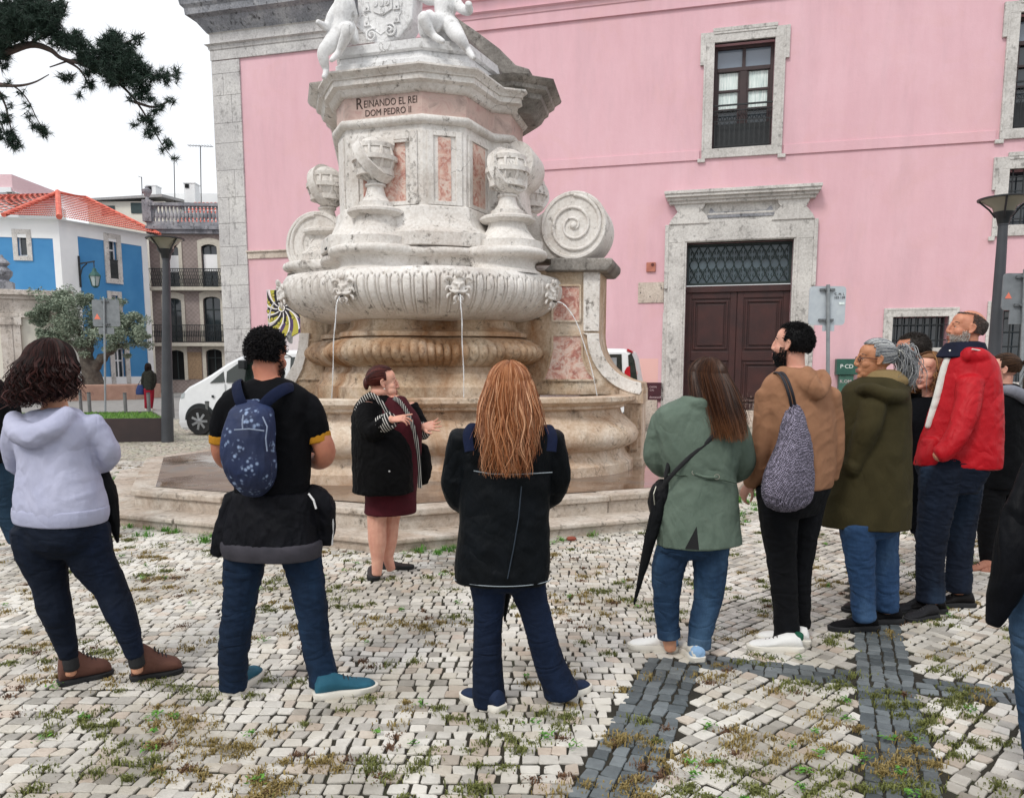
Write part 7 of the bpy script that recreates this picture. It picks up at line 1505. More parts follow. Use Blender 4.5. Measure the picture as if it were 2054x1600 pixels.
obj('beaded_hair_tie', mb, M_EYEL, p.root, smooth=180)
GL = thing('glasses', 'dark red framed glasses on the grey haired woman', 'glasses', hd.w(0, .09, 0)); mb = MB()
for sg in (-1, 1): mb.tube([hd.w(sg*.034+.021*cos(a), .098-.004*abs(cos(a)), .0+.016*sin(a)) for a in [2*pi*i/16 for i in range(17)]], .0022, 6); mb.tube([hd.w(sg*.056, .094, .008), hd.w(sg*.074, .05, .008), hd.w(sg*.080, -.012, .004)], .0024, 6)
mb.tube([hd.w(-.013, .100, .003), hd.w(.013, .100, .003)], .0022, 6); obj('frame', mb, simple('dark_red_frame', '#3a1214', rough=.3), GL, smooth=60)
lens = MatB('lens', .02, spec=.6); lens.b.inputs['Transmission Weight'].default_value = .97; lens.b.inputs['IOR'].default_value = 1.02; lens.col('#ffffff')
for sg in (-1, 1): mb = MB(); mb.ball(hd.w(sg*.034, .097, .0), .0195, 14, 8, (1, .06, .78), hd.M); obj('lens', mb, lens.m, GL, smooth=180)
BS = fabric('black_suede', '#0c0c0e', '#161518', .8); p.shoe('shoe', G(1752, 1262), 184, .30, .10, .10, BS, M_SOLEB, solec=.03); p.shoe('shoe', G(1800, 1248), 182, .29, .10, .10, BS, M_SOLEB, solec=.03)
# ---------------------------------------------------------------- man in red jacket
p = Person('balding grey bearded man in bright red jacket looking up', (1880, 1226), -68, voxel=.008)
tor = [(1938, 705, 0, 28, 32), (1944, 722, 0, 42, 46), (1945, 750, 0, 48, 53), (1941, 800, 0, 50, 60), (1933, 850, 0, 50, 68), (1924, 900, 0, 50, 75), (1918, 936, 0, 48, 78)]
arm = [(1946, 768, -.12, 26), (1938, 820, -.17, 24), (1920, 870, -.20, 22), (1898, 903, -.20, 19), (1880, 916, -.18, 17)]; arm2 = [(1932, 765, .2, 24), (1915, 830, .22, 20), (1885, 900, .2, 16)]
M_REDJ = fabric('red_shell_fabric', '#a80f1c', '#bb1622', .5, wrinkle=.012, wsc=8); mb = MB(); p.torso(mb, tor, p=2.1); p.limb(mb, arm[:-1]+[(1886, 910, -.19, 18)]); p.limb(mb, arm2); p.limb(mb, [(1940, 712, -.10, 16), (1966, 716, -.10, 17), (1982, 728, -.02, 17), (1978, 728, .08, 16)]); p.limb(mb, [(1972, 732, -.04, 18), (1985, 748, 0, 14)])
p.torso(mb, [(1868, 880, -.02, 16, 18), (1862, 910, -.02, 22, 22), (1862, 932, -.02, 22, 22)], yaw=-30)
p.part('jacket', mb, M_REDJ, .009, 3, cloth_disp(91, .006, .26, .004, .16))
mb = MB(); p.torso(mb, [(1936, 688, 0, 22, 34), (1932, 704, -.0, 26, 42), (1930, 716, -.02, 26, 46)], p=2); p.part('collar', mb, fabric('navy_lining', '#0d1122', '#161b30', .8), .007, 2)
mb = MB(); p.limb(mb, [(1908, 704, -.02, 7), (1895, 738, -.01, 8), (1882, 788, -.0, 8), (1861, 856, .01, 6)]); p.part('shirt', mb, fabric('white_cotton', '#d4d2cc', '#e2e0da', .85), .008, 2)
M_WZ = MatB('white_zip', .6).col('#dedad2').m
mb = MB()
for pts in ([(1950, 700, -.16), (1966, 703, -.14)],): mb.tube([p.J(*q) for q in pts], .0045, 6)
obj('zip_edge', mb, M_WZ, p.root)
l1 = [(1888, 940, -.05, 42), (1880, 1000, -.05, 36), (1870, 1070, -.05, 31), (1866, 1130, -.05, 28), (1866, 1180, -.03, 28), (1866, 1202, -.03, 29)]; l2 = [(1932, 940, .1, 42), (1932, 1010, .12, 34), (1926, 1080, .12, 28), (1924, 1140, .12, 26), (1922, 1182, .12, 28)]
legs(p, l1, l2, [(1912, 900, 0, 44, 62), (1910, 940, 0, 46, 66), (1908, 985, 0, 36, 46)], 'jeans', denim('worn_indigo_denim', '#141d2e', '#1f2c42', '#3f5876'), 20, ridge=.008)
under(p, tor[:-1], (arm, arm2), (l1, l2), kl=.66, k=.72); hd = Head(p.J(1938, 660, .02), -80, 10, 0, 1.0); hd.build(p.body, p, p.J(1942, 722, .02), .060, browc='#2a2220', lipc='#96584a'); p.part('body', p.body, skin('#b3745a', '#cb8e72'), .0045, 2)
hd.bald = True; shorthair(hd, p, hairmat('cropped_grey_hair', [(0, '#2a2524'), (.5, '#4c4542'), (1, '#8a827c')]), 6500, .006, .0010, .12, -.55, 1.0, .25, 7, cap=False); beard(hd, p, hairmat('grey_beard', [(0, '#6a625e'), (.5, '#a39c95'), (1, '#d2cdc6')]), 2600, .013, 8, .0009)
BLK = fabric('black_leather_shoe', '#0d0c0d', '#191718', .4); p.shoe('shoe', G(1888, 1228), 176, .31, .105, .10, BLK, M_SOLEB, solec=.03); p.shoe('shoe', G(1945, 1216), 178, .30, .105, .10, BLK, M_SOLEB, solec=.03)
# ---------------------------------------------------------------- curly haired woman behind
p = Person('curly light brown haired woman in dark coat behind the red jacket man', (1866, 1236), 222, Y=5.3, voxel=.009)
tor = [(1866, 798, 0, 26, 22), (1864, 812, 0, 52, 32), (1862, 845, 0, 58, 38), (1860, 920, 0, 52, 38), (1860, 1000, 0, 54, 40), (1862, 1060, 0, 48, 38)]; a1 = [(1822, 845, 0, 20), (1818, 910, 0, 18), (1822, 975, 0, 15)]; a2 = [(1906, 845, 0, 20), (1910, 920, 0, 18), (1906, 985, 0, 15)]
mb = MB(); p.torso(mb, tor); p.limb(mb, a1); p.limb(mb, a2); p.part('coat', mb, fabric('dark_navy_coat_black', '#06070b', '#0c0e14', .85), .01, 3, cloth_disp(101, .005, .2, .005, .12))
l1 = [(1856, 1060, 0, 22), (1860, 1130, 0, 17), (1862, 1215, 0, 13)]; l2 = [(1874, 1060, .05, 22), (1876, 1130, .05, 17), (1876, 1215, .05, 13)]; legs(p, l1, l2, [(1864, 1030, 0, 34, 28), (1864, 1070, 0, 34, 26)], 'trousers', denim('dark_trousers', '#0e1220', '#161c2e', '#223050'), 22)
under(p, tor[:-1], (a1, a2), (l1, l2)); hd = Head(p.J(1862, 746, -.02), 238, 4, 0, 1.0); hd.build(p.body, p, p.J(1866, 815, .0), .05, browc='#4a3222', lipc='#9d6258'); p.part('body', p.body, CAUP, .0045, 2)
longhair(hd, p, hairmat('curly_light_brown_hair', [(0, '#3c281c'), (.5, '#6e4c32'), (1, '#a07448')]), .19, 1700, 62, 1.12, .0028, .014, .08, .06, .045, 21, curlr=1)
for dd_ in (0, .05): p.shoe('shoe', G(1872, 1238) + Vector((0, dd_*3, 0)), 200, .25, .09, .08, fabric('dark_trainer', '#151518', '#202024', .7), M_SOLEB)
# ---------------------------------------------------------------- man in printed black T-shirt behind the grey ponytail
p = Person('man in black printed T-shirt half hidden behind the grey ponytail', (1770, 1220), -35, Y=5.6, voxel=.010)
tor = [(1820, 755, 0, 30, 24), (1814, 772, 0, 62, 36), (1806, 810, 0, 66, 42), (1796, 900, 0, 58, 40), (1786, 980, 0, 52, 38)]; a1 = [(1762, 810, 0, 24), (1754, 870, 0, 19), (1760, 930, -.04, 15)]; a2 = [(1852, 810, 0, 22), (1846, 870, 0, 17), (1830, 930, -.04, 14)]
mb = MB(); p.torso(mb, tor); p.limb(mb, a1); p.limb(mb, a2); p.part('tshirt', mb, M_TSH, .01, 3, cloth_disp(111, .004, .2, .004, .12))
M_PRINT = MatB('white_print', .8).col('#d9dcdc').m
l1 = [(1756, 980, 0, 30), (1750, 1080, 0, 21), (1748, 1200, 0, 17)]; l2 = [(1788, 980, 0, 26), (1784, 1080, 0, 19), (1780, 1200, 0, 16)]; legs(p, l1, l2, [(1776, 950, 0, 44, 34), (1772, 1010, 0, 42, 32)], 'trousers', denim('dark_trousers', '#0e1220', '#161c2e', '#223050'), 24)
under(p, tor[:-1], (a1, a2), (l1, l2)); hd = Head(p.J(1828, 706, .0), -62, -6, 0, 1.05); hd.build(p.body, p, p.J(1826, 768, .0), .056); p.part('body', p.body, skin('#a3654c', '#b97e62'), .006, 2); shorthair(hd, p, hairmat('salt_dark_hair', [(0, '#15120f'), (1, '#3d3733')]), 1800, .012, .0011, .10, -.5, 1.02, .3, 9)
for body_, x, y, sz in (('DARK', 1824, 764, .06), ('BORD', 1828, 774, .06)): c = p.J(x, y, -.33); text_mesh(body_, sz, p.root, M_PRINT, (c.x, p.Y-.26, c.z), (1, 0, 0), (0, -1, 0), .001, 'shirt_print')
mb = MB(); c = p.J(1812, 782, -.245); mb.bar(c+Vector((-.09, 0, -.02)), c+Vector((.07, 0, .03)), .006, .003); mb.bar(c+Vector((-.02, 0, .03)), c+Vector((-.08, 0, -.06)), .006, .003); obj('shirt_print', mb, M_PRINT, p.root)
p.shoe('shoe', G(1760, 1222), 190, .27, .1, .09, BLK, M_SOLEB); p.shoe('shoe', G(1790, 1222), 190, .27, .1, .09, BLK, M_SOLEB)
# ---------------------------------------------------------------- farther figure whose feet show between the legs
p = Person('mostly hidden person in long black coat and pink soled trainers far behind the olive coat', (1832, 1006), 200, voxel=.011)
tor = [(1838, 760, 0, 16, 14), (1836, 774, 0, 32, 20), (1836, 810, 0, 34, 24), (1836, 900, 0, 32, 24), (1836, 975, 0, 34, 26)]; mb = MB(); p.torso(mb, tor); p.limb(mb, [(1810, 800, 0, 11), (1810, 850, 0, 10), (1816, 900, 0, 9)]); p.limb(mb, [(1862, 800, 0, 11), (1864, 850, 0, 10), (1858, 900, 0, 9)]); p.part('coat', mb, fabric('long_black_coat', '#060709', '#0b0c10', .85), .011, 3, cloth_disp(112, .004, .2, .004, .12))
l1 = [(1826, 960, 0, 11), (1826, 998, 0, 9)]; l2 = [(1846, 960, 0, 11), (1846, 998, 0, 9)]; legs(p, l1, l2, [(1836, 940, 0, 24, 18), (1836, 966, 0, 24, 18)], 'trousers', denim('dark_trousers', '#0e1220', '#161c2e', '#223050'), 25)
under(p, tor[:-1], (), (l1, l2)); hd = Head(p.J(1838, 742, .0), 210, 0, 0, 1.0); hd.build(p.body, p, p.J(1838, 772, .0), .05, eyes=False); p.part('body', p.body, CAU, .009, 2); shorthair(hd, p, hairmat('dark_hair', [(0, '#100c0b'), (1, '#2a1d18')]), 500)
for x in (1832, 1850): p.shoe('shoe', G(x, 1008), 200, .25, .09, .08, fabric('dark_trainer', '#151518', '#202024', .7), simple('pink_sole', '#b3434f'))
# ---------------------------------------------------------------- woman with brown ponytail at the right
p = Person('woman with brown ponytail in black jacket behind the red jacket man at the right edge', (1972, 1144), -40, voxel=.010)
tor = [(2018, 772, 0, 24, 20), (2016, 790, 0, 50, 32), (2014, 820, 0, 58, 38), (2010, 880, 0, 54, 40), (2006, 940, 0, 54, 42), (2004, 975, 0, 52, 40)]; a1 = [(1972, 825, -.04, 22), (1964, 880, -.06, 19), (1962, 930, -.04, 16)]; a2 = [(2062, 825, 0, 22), (2070, 890, 0, 18), (2066, 940, 0, 16)]
mb = MB(); p.torso(mb, tor); p.limb(mb, a1); p.limb(mb, a2); p.limb(mb, [(1990, 790, -.05, 12), (2025, 800, -.1, 18), (2060, 815, -.06, 18)]); p.part('jacket', mb, fabric('black_jacket', '#060709', '#0b0c10', .85), .01, 3, cloth_disp(121, .006, .2, .006, .12))
mb = MB(); p.limb(mb, [(2002, 782, -.12, 8), (2030, 784, -.17, 12), (2062, 800, -.16, 13)]); p.part('grey_hood', mb, fabric('grey_marl', '#6a6c76', '#82848e', .95), .007, 2)
l1 = [(1988, 970, -.04, 30), (1984, 1040, -.04, 24), (1982, 1090, -.02, 19), (1984, 1130, 0, 17)]; l2 = [(2026, 970, .05, 30), (2026, 1040, .05, 24), (2026, 1120, .05, 17)]; legs(p, l1, l2, [(2006, 940, 0, 46, 36), (2006, 985, 0, 46, 36)], 'trousers', denim('black_denim', '#090b10', '#10131a', '#181c24'), 26)
under(p, tor[:-1], (a1, a2), (l1, l2)); hd = Head(p.J(2012, 742, .0), -62, 0, 0, 1.0); hd.build(p.body, p, p.J(2014, 792, .0), .05, eyes=True); p.part('body', p.body, CAUP, .006, 2)
HM = hairmat('brown_hair', [(0, '#241813'), (.6, '#3d2b20'), (1, '#5e4530')]); pulled(hd, p, HM, (.1, -1, .2), 1100, .34, -.5, 1.07, bulge=.01); K = hd.scalp((.1, -1, .2), 1.05); rg = random.Random(19); mb = MB()
for i in range(240):
    u = Vector((rg.gauss(0, 1), rg.gauss(0, 1), rg.gauss(0, 1)))*.010; e = rg.uniform(.7, 1.2); pts = [K, K+Vector((.03, -.02, .01))+u, K+Vector((.055, -.03, -.04*e))+u, K+Vector((.05, -.03, -.12*e))+u*1.6, K+Vector((.04, -.03, -.19*e))+u*2]; strand(mb, [Vector(x[:3]) for x in crom([tuple(q) for q in pts], 3)], .0022)
obj('ponytail', mb, HM, p.root)
PK = fabric('salmon_suede', '#a5705c', '#b98470', .8); p.shoe('shoe', G(1985, 1148), 186, .26, .095, .09, PK, M_SOLEW); p.shoe('shoe', G(2024, 1150), 186, .26, .095, .09, PK, M_SOLEW)
# ---------------------------------------------------------------- foreground figure cut by the right edge
p = Person('person in long black raincoat and pale jeans cut off by the right edge', (2095, 1560), -20, Y=2.72, voxel=.010)
tor = [(2122, 700, 0, 50, 40), (2120, 735, 0, 96, 60), (2118, 800, 0, 104, 72), (2120, 900, 0, 100, 76), (2122, 960, 0, 104, 80), (2124, 1040, 0, 112, 84), (2128, 1120, 0, 112, 84), (2132, 1170, 0, 106, 78)]
tor = [(x+(60 if y < 1000 else 34), y, d, a, b) for x, y, d, a, b in tor]
mb = MB(); p.torso(mb, tor); p.limb(mb, [(2098, 800, -.05, 36), (2096, 900, -.08, 30), (2090, 960, -.04, 26)]); p.limb(mb, [(2070, 930, -.05, 16), (2044, 1000, -.06, 20), (2030, 1080, -.06, 34), (2020, 1160, -.06, 36), (2002, 1225, -.05, 24), (1990, 1255, -.05, 15)], cap=.15)
M_RAIN = fabric('black_raincoat', '#050609', '#0a0c12', .5, wrinkle=.014, wsc=6); p.part('raincoat', mb, M_RAIN, .010, 3, cloth_disp(131, .008, .22, .012, .16, (1.3, 1.3, .5)))
l1 = [(2088, 1180, 0, 60), (2090, 1300, 0, 58), (2098, 1420, 0, 54), (2112, 1540, 0, 52), (2130, 1640, 0, 50)]; l2 = [(2190, 1180, 0, 60), (2200, 1400, 0, 54), (2215, 1640, 0, 48)]; legs(p, l1, l2, [(2134, 1130, 0, 96, 66), (2132, 1200, 0, 92, 64)], 'jeans', denim('faded_denim', '#34506c', '#48678a', '#7f9dba'), 28)
under(p, tor[:-1], (), (l1, l2)); hd = Head(p.J(2142, 640, .0), -30, 0, 0, 1.0); hd.build(p.body, p, p.J(2140, 730, .0), .056, eyes=False); p.part('body', p.body, CAU, .011, 2); shorthair(hd, p, hairmat('dark_hair', [(0, '#100c0b'), (1, '#2a1d18')]), 500)
p.shoe('shoe', Vector((P(2165, 1640, 2.72).x, 2.62, 0)), 80, .28, .1, .1, BLK, M_SOLEB); p.shoe('shoe', Vector((P(2260, 1640, 2.72).x, 2.62, 0)), 80, .28, .1, .1, BLK, M_SOLEB)
# ---------------------------------------------------------------- far woman in red trousers
p = Person('distant woman in red trousers carrying a blue bag along the street', (296, 822), 20, voxel=.016)
tor = [(298, 742, 0, 6, 5), (298, 747, 0, 11, 7), (299, 760, 0, 11, 7), (299, 775, 0, 10, 7), (299, 782, 0, 10, 7)]; mb = MB(); p.torso(mb, tor); p.limb(mb, [(289, 750, 0, 4), (286, 764, 0, 3.4), (287, 778, 0, 3)]); p.limb(mb, [(309, 750, 0, 4), (311, 764, 0, 3.4), (308, 776, .0, 3)]); p.part('jacket', mb, fabric('floral_black', '#101014', '#3a3c34', .85, scale=30), .016, 2)
l1 = [(295, 780, 0, 6.5), (294, 800, 0, 4.6), (293, 818, 0, 3.3)]; l2 = [(303, 780, 0, 6.5), (304, 800, 0, 4.6), (303, 818, 0, 3.3)]; legs(p, l1, l2, [(299, 776, 0, 9, 6), (299, 786, 0, 9, 6)], 'trousers', fabric('red_trousers', '#7c1526', '#8e1c2e', .85), 30, amp=.003, ridge=.002, voxel=.016)
under(p, tor[:-1], (), (l1, l2)); p.limb(p.body, [(287, 778, 0, 2.6), (288, 784, 0, 2.4)]); hd = Head(p.J(298, 735, 0), 25); hd.build(p.body, p, p.J(298, 746, 0), .05, eyes=False); p.part('body', p.body, CAU, .014, 1); longhair(hd, p, hairmat('dark_hair', [(0, '#100c0b'), (1, '#2a1d18')]), .25, 220, 60, 1.1, .006, .01, .1, .03, .02, 31)
for x in (293, 304): p.shoe('shoe', G(x, 822), 80, .25, .09, .08, SN, M_SOLEW)
c = p.J(281, 782, 0); t = thing('shoulder_bag', 'dark blue bag hanging from the hand of the distant woman', 'bag', (c.x, c.y, 0)); mb = MB(); p.torso(mb, [(282, 772, 0, 6, 4), (281, 782, 0, 9, 5), (281, 791, 0, 9, 5)]); o = obj('bag_body', mb, fabric('blue_bag', '#1e2c52', '#2a3c6a', .7), t); remesh(o, .018, 1); mb = MB(); mb.tube([p.J(277, 772, 0), p.J(282, 762, 0), p.J(287, 772, 0)], .012, 6); obj('handle', mb, M_SOLEB, t)
# ================================================================== FOUNTAIN SCULPTURE
def sculpt(name, limbs, mt, vox=.012, sm=2, extra=None, Y0=10.0, parent=None, dsp=None):
    mb = MB()
    for l in limbs: limb(mb, [(*P(x, y, Y0+d), r*Y0/FPX*1.0) for x, y, d, r in l], 14)
    if extra: extra(mb)
    o = obj(name, mb, mt, parent or FO); remesh(o, vox, sm, .5, dsp); return o
PS = lambda x, y, d=0, Y0=10.0: P(x, y, Y0+d)
sculpt('cherub', [[(690, 10, 0, 19), (688, 28, 0, 20), (686, 46, 0, 17), (682, 66, 0, 19)], [(690, 10, 0, 9), (688, -4, 0, 8)], [(675, 16, 0, 9), (664, 34, -.05, 8.5), (656, 54, -.08, 7.5), (645, 50, -.16, 6.5), (637, 44, -.2, 5)],
  [(704, 14, 0, 9), (710, 32, .02, 8), (706, 12, -.02, 7), (702, -12, -.02, 6)], [(674, 72, -.02, 15), (660, 92, -.12, 14), (648, 106, -.16, 11), (650, 124, -.14, 9.5), (654, 142, -.12, 6), (650, 156, -.16, 5)],
  [(690, 66, -.02, 15), (696, 62, -.14, 14), (699, 58, -.24, 11.5), (690, 82, -.2, 9.5), (680, 104, -.16, 6.5), (670, 116, -.2, 5.5), (664, 122, -.24, 4)],
  [(704, 48, .05, 7), (708, 66, .05, 10), (712, 84, .03, 8)], [(694, 70, .1, 14), (700, 84, .12, 12)]], M_WHT, extra=lambda mb: mb.ball(PS(684, -14), .115, 20, 14))
sculpt('cherub', [[(896, -4, 0, 21), (894, 14, 0, 22), (892, 30, 0, 19), (894, 48, 0, 21)], [(890, -14, 0, 9), (886, -24, 0, 8)], [(914, 4, -.02, 10), (926, 18, -.08, 9), (940, 22, -.16, 8.5), (940, 12, -.22, 7), (940, 8, -.24, 7)],
  [(876, 0, 0, 9), (860, 2, 0, 8), (842, -6, 0, 7)], [(904, 52, -.06, 17), (914, 66, -.2, 15), (922, 76, -.28, 12), (930, 88, -.28, 10), (938, 100, -.26, 7), (946, 112, -.32, 6), (952, 118, -.36, 4)],
  [(882, 46, -.06, 16), (862, 42, -.2, 14), (850, 38, -.28, 12), (858, 56, -.26, 10), (870, 72, -.24, 7), (882, 80, -.3, 6), (890, 84, -.34, 4)],
  [(858, 30, -.16, 12), (866, 46, -.14, 14), (878, 56, -.12, 12)], [(846, 40, -.1, 8), (848, 58, -.08, 9), (852, 70, -.05, 9), (866, 74, 0, 10)], [(898, 62, .02, 14), (915, 76, .05, 14), (880, 72, .05, 14)]], M_WHT, extra=lambda mb: mb.ball(PS(882, -34), .115, 20, 14))
for b_, nm in ((684, 0), (882, 0)): pass
SF = Frame((pB.x, pB.y, 0), -16.2)
sp = lambda x, y, d=.1: SF.px(x, y, d)
def splate(name, pts, d0, d1, mt, parent=None, bevel=.012):
    q = [sp(x, y, d1) for x, y in pts]; area = sum(q[i-1][0]*q[i][1]-q[i][0]*q[i-1][1] for i in range(len(q)))
    if area < 0: q = q[::-1]
    mb = MB(); SF.prism(mb, q, d0, d1); return obj(name, mb, mt, parent or FO, bevel=bevel)
SH = splate('shield', [(706, -60), (716, -10), (717, 20), (720, 34), (712, 50), (728, 66), (742, 76), (752, 86), (766, 88), (784, 80), (800, 74), (816, 56), (826, 38), (828, 10), (832, -60)], -.28, .02, M_WHT, bevel=.02)
def outl(pts, d, r, nm, parent): mb = MB(); q = [SF.p(*sp(x, y, d), d) for x, y in pts]; mb.tube(q, r, 8); obj(nm, mb, M_WHT, parent, smooth=60)
outl([(722, -40), (724, 0), (726, 26), (736, 40), (748, 58), (764, 70), (780, 58), (796, 40), (804, 26), (806, 0), (806, -40)], .02, .010, 'shield_border', SH)
splate('inner_shield', [(745, -50), (786, -50), (786, 18), (766, 31), (748, 24), (746, 10)], .02, .042, M_WHT, SH, .006)
for (x, y) in ((736, 16), (736, 46), (796, 12), (796, 38), (736, -14), (796, -18)):
    mb = MB(); cu, cz = sp(x, y, .03); s_ = .034
    SF.box(mb, cu-s_, cu-s_*.35, cz-s_, cz+s_*.4, .018, .042); SF.box(mb, cu+s_*.35, cu+s_, cz-s_, cz+s_*.4, .018, .042); SF.box(mb, cu-s_*.35, cu+s_*.35, cz-s_*.1, cz+s_*.4, .018, .038); SF.box(mb, cu-s_*1.3, cu+s_*1.3, cz-s_*1.25, cz-s_, .018, .042)
    SF.box(mb, cu-s_*.7, cu+s_*.7, cz+s_*.4, cz+s_*1.5, .018, .036)
    for k in (-1, 0, 1): SF.box(mb, cu+k*s_*.5-.006, cu+k*s_*.5+.006, cz+s_*1.5, cz+s_*1.9, .018, .036)
    obj('castle', mb, M_WHT, SH, bevel=.003)
for (x, y) in ((753, 8), (765, 7), (777, 5), (766, 22), (765, -12)):
    mb = MB(); cu, cz = sp(x, y, .045); s_ = .030; SF.prism(mb, [(cu-s_, cz+s_), (cu-s_, cz-s_*.3), (cu-s_*.6, cz-s_), (cu, cz-s_*1.2), (cu+s_*.6, cz-s_), (cu+s_, cz-s_*.3), (cu+s_, cz+s_)], .04, .056)
    for a, b in ((-.4, .4), (.4, .4), (0, 0), (-.4, -.4), (.4, -.4)): mb.ball(SF.p(cu+a*s_, cz+b*s_, .057), .006, 6, 4)
    obj('escutcheon', mb, M_WHT, SH)
for (x, y, h) in ((746, 72, 1), (783, 62, -1)):
    cu, cz = sp(x, y, .03); mb = MB(); mb.tube([SF.p(cu+h*(.075*(1-t)+.006)*cos(t*11+1), cz+(.075*(1-t)+.006)*sin(t*11+1), .03+.03*t) for t in [i/40 for i in range(41)]], .013, 8); obj('shield_scroll', mb, M_WHT, SH, smooth=60)
wing('roof_scroll', [(905, 20), (914, 34), (960, 66), (1000, 96), (1034, 130), (1062, 138), (1060, 150), (1010, 150), (985, 124), (958, 96), (925, 66), (905, 50)], -.7, -.05, M_STD, .02)
# ---- masks and water jets
def mask(azd, zc_, r_):
    a = radians(azd); F_ = Vector((cos(a), sin(a), -.12)).normalized(); R_ = Vector((-sin(a), cos(a), 0)); U_ = R_.cross(F_)*-1; U_ = U_ if U_.z > 0 else -U_
    c = Vector((CX0+r_*cos(a), CY0+r_*sin(a), zc_)); w = lambda x, y, z: c+R_*x+F_*y+U_*z; mb = MB()
    M_ = Matrix((R_, F_, U_)).transposed(); B = lambda q, sc: mb.ball(w(*q), 1, 16, 10, sc, M_); T = lambda pts: limb(mb, [(*w(*p_[:3]), p_[3]) for p_ in pts], 8)
    B((0, .0, .02), (.085, .06, .12)); B((0, .06, .0), (.018, .03, .035)); T([(-.06, .045, .05, .012), (-.02, .062, .035, .016), (0, .06, .04, .012), (.02, .062, .035, .016), (.06, .045, .05, .012)])
    for s_ in (-1, 1):
        B((s_*.032, .05, .015), (.014, .012, .010)); B((s_*.05, .035, -.02), (.026, .024, .026)); T([(0, .065, -.045, .014), (s_*.04, .058, -.055, .018), (s_*.085, .04, -.045, .014), (s_*.11, .03, -.02, .008)])
        T([(s_*.03, .045, -.10, .016), (s_*.05, .05, -.13, .018), (s_*.03, .04, -.17, .012), (s_*.06, .03, -.19, .007)]); T([(s_*.07, .02, .09, .016), (s_*.12, .03, .11, .022), (s_*.155, .03, .08, .018), (s_*.14, .03, .05, .010)])
        T([(s_*.085, .02, .0, .014), (s_*.13, .03, .0, .018), (s_*.15, .03, -.04, .012)]); T([(s_*.08, .02, -.07, .012), (s_*.12, .03, -.09, .018), (s_*.13, .03, -.13, .010)]); T([(s_*.02, .05, .12, .016), (s_*.045, .05, .16, .018), (s_*.03, .05, .19, .01)])
    B((0, .04, .15), (.03, .03, .035)); B((0, .045, -.075), (.022, .02, .014)); T([(0, .04, -.09, .014), (0, .045, -.15, .012)])
    o = obj('mask', mb, M_ST, FO); remesh(o, .008, 1)
    mb = MB(); mb.tube([w(0, .03, -.075), w(0, .12, -.085)], .012, 8); obj('spout', mb, simple('dark_bronze', '#2c2620', rough=.5), o, smooth=60); return w(0, .12, -.085), F_
for azd, end in ((-115.5, -.10), (-75, -.16), (-32, -.5), (-151, -.15)):
    st, F_ = mask(azd, 2.53, bw(radians(azd))-.005); mb = MB(); pts = []; out = .10 if azd != -32 else .30
    for i in range(22):
        t = i/21; pts.append(st+Vector((F_.x, F_.y, 0)).normalized()*out*2*t+Vector((.004*sin(t*17), 0, -(st.z-1.19)*t*t-.01*t)))
    mb.tube(pts, [.0085*(1-.35*i/21)+.002*sin(i*1.9) for i in range(22)], 8); obj('water_jet', mb, M_JET, FO, smooth=180)
# ---- pigeon
c = P(672, 492, 10.15); c = Vector((c.x, c.y, 3.085)); PG = thing('pigeon', 'grey pigeon standing on the fountain rim', 'pigeon', c); mb = MB(); w = lambda x, z, y=0: (c.x+x, c.y+y, c.z+z)
limb(mb, [(*w(-.085, .035), .010), (*w(-.05, .06), .028), (*w(-.01, .095), .045), (*w(.025, .125), .042), (*w(.045, .155), .026), (*w(.052, .180), .021), (*w(.058, .190), .020)], 14); limb(mb, [(*w(.074, .187), .007), (*w(.092, .180), .003)], 8)
m = MatB('pigeon_feathers', .7); sx = m.n('ShaderNodeSeparateXYZ'); m.l(m.tc.outputs['Object'], sx.inputs[0]); m.col(m.mix(m.ramp(sx.outputs['Z'], [(.11, 0.0), (.14, 1.0)]), m.ramp(m.noise(25), [(.3, '#5a6068'), (.7, '#868c93')]), '#2b333b')); o = obj('body', mb, m.m, PG); remesh(o, .005, 2)
for s_ in (-1, 1):
    mb = MB(); limb(mb, [(*w(.02, .13, s_*.035), .016), (*w(-.03, .09, s_*.040), .020), (*w(-.085, .045, s_*.02), .006)], 10); wg_ = obj('wing', mb, simple('pigeon_wing', '#7e858c', '#9aa0a6', .7), PG, smooth=180)
    mb = MB(); mb.tube([w(-.02, .115, s_*.055), w(-.045, .06, s_*.054)], .006, 6); obj('wing_bar', mb, M_IRON, wg_)
    mb = MB(); mb.tube([w(.005, .06, s_*.015), w(.008, 0.004, s_*.016)], .004, 6); mb.tube([w(-.01, .004, s_*.016), w(.03, .004, s_*.016)], .0035, 6); obj('leg', mb, simple('pigeon_leg', '#8a4a44'), PG)
mb = MB(); mb.tube([w(-.07, .05), w(-.13, .005)], [.020, .012], 8); obj('tail', mb, M_IRON, PG)
c = G(1146, 1084); t = tag(obj('brick', (lambda mb: (mb.ball((c.x, c.y, .02), .05, 14, 8, (1, .6, .45)), mb)[1])(MB()), simple('red_brick', '#7a3a2c', '#95513f', .9, scale=20)), 'small red brick lump lying at the foot of the steps', 'brick fragment')
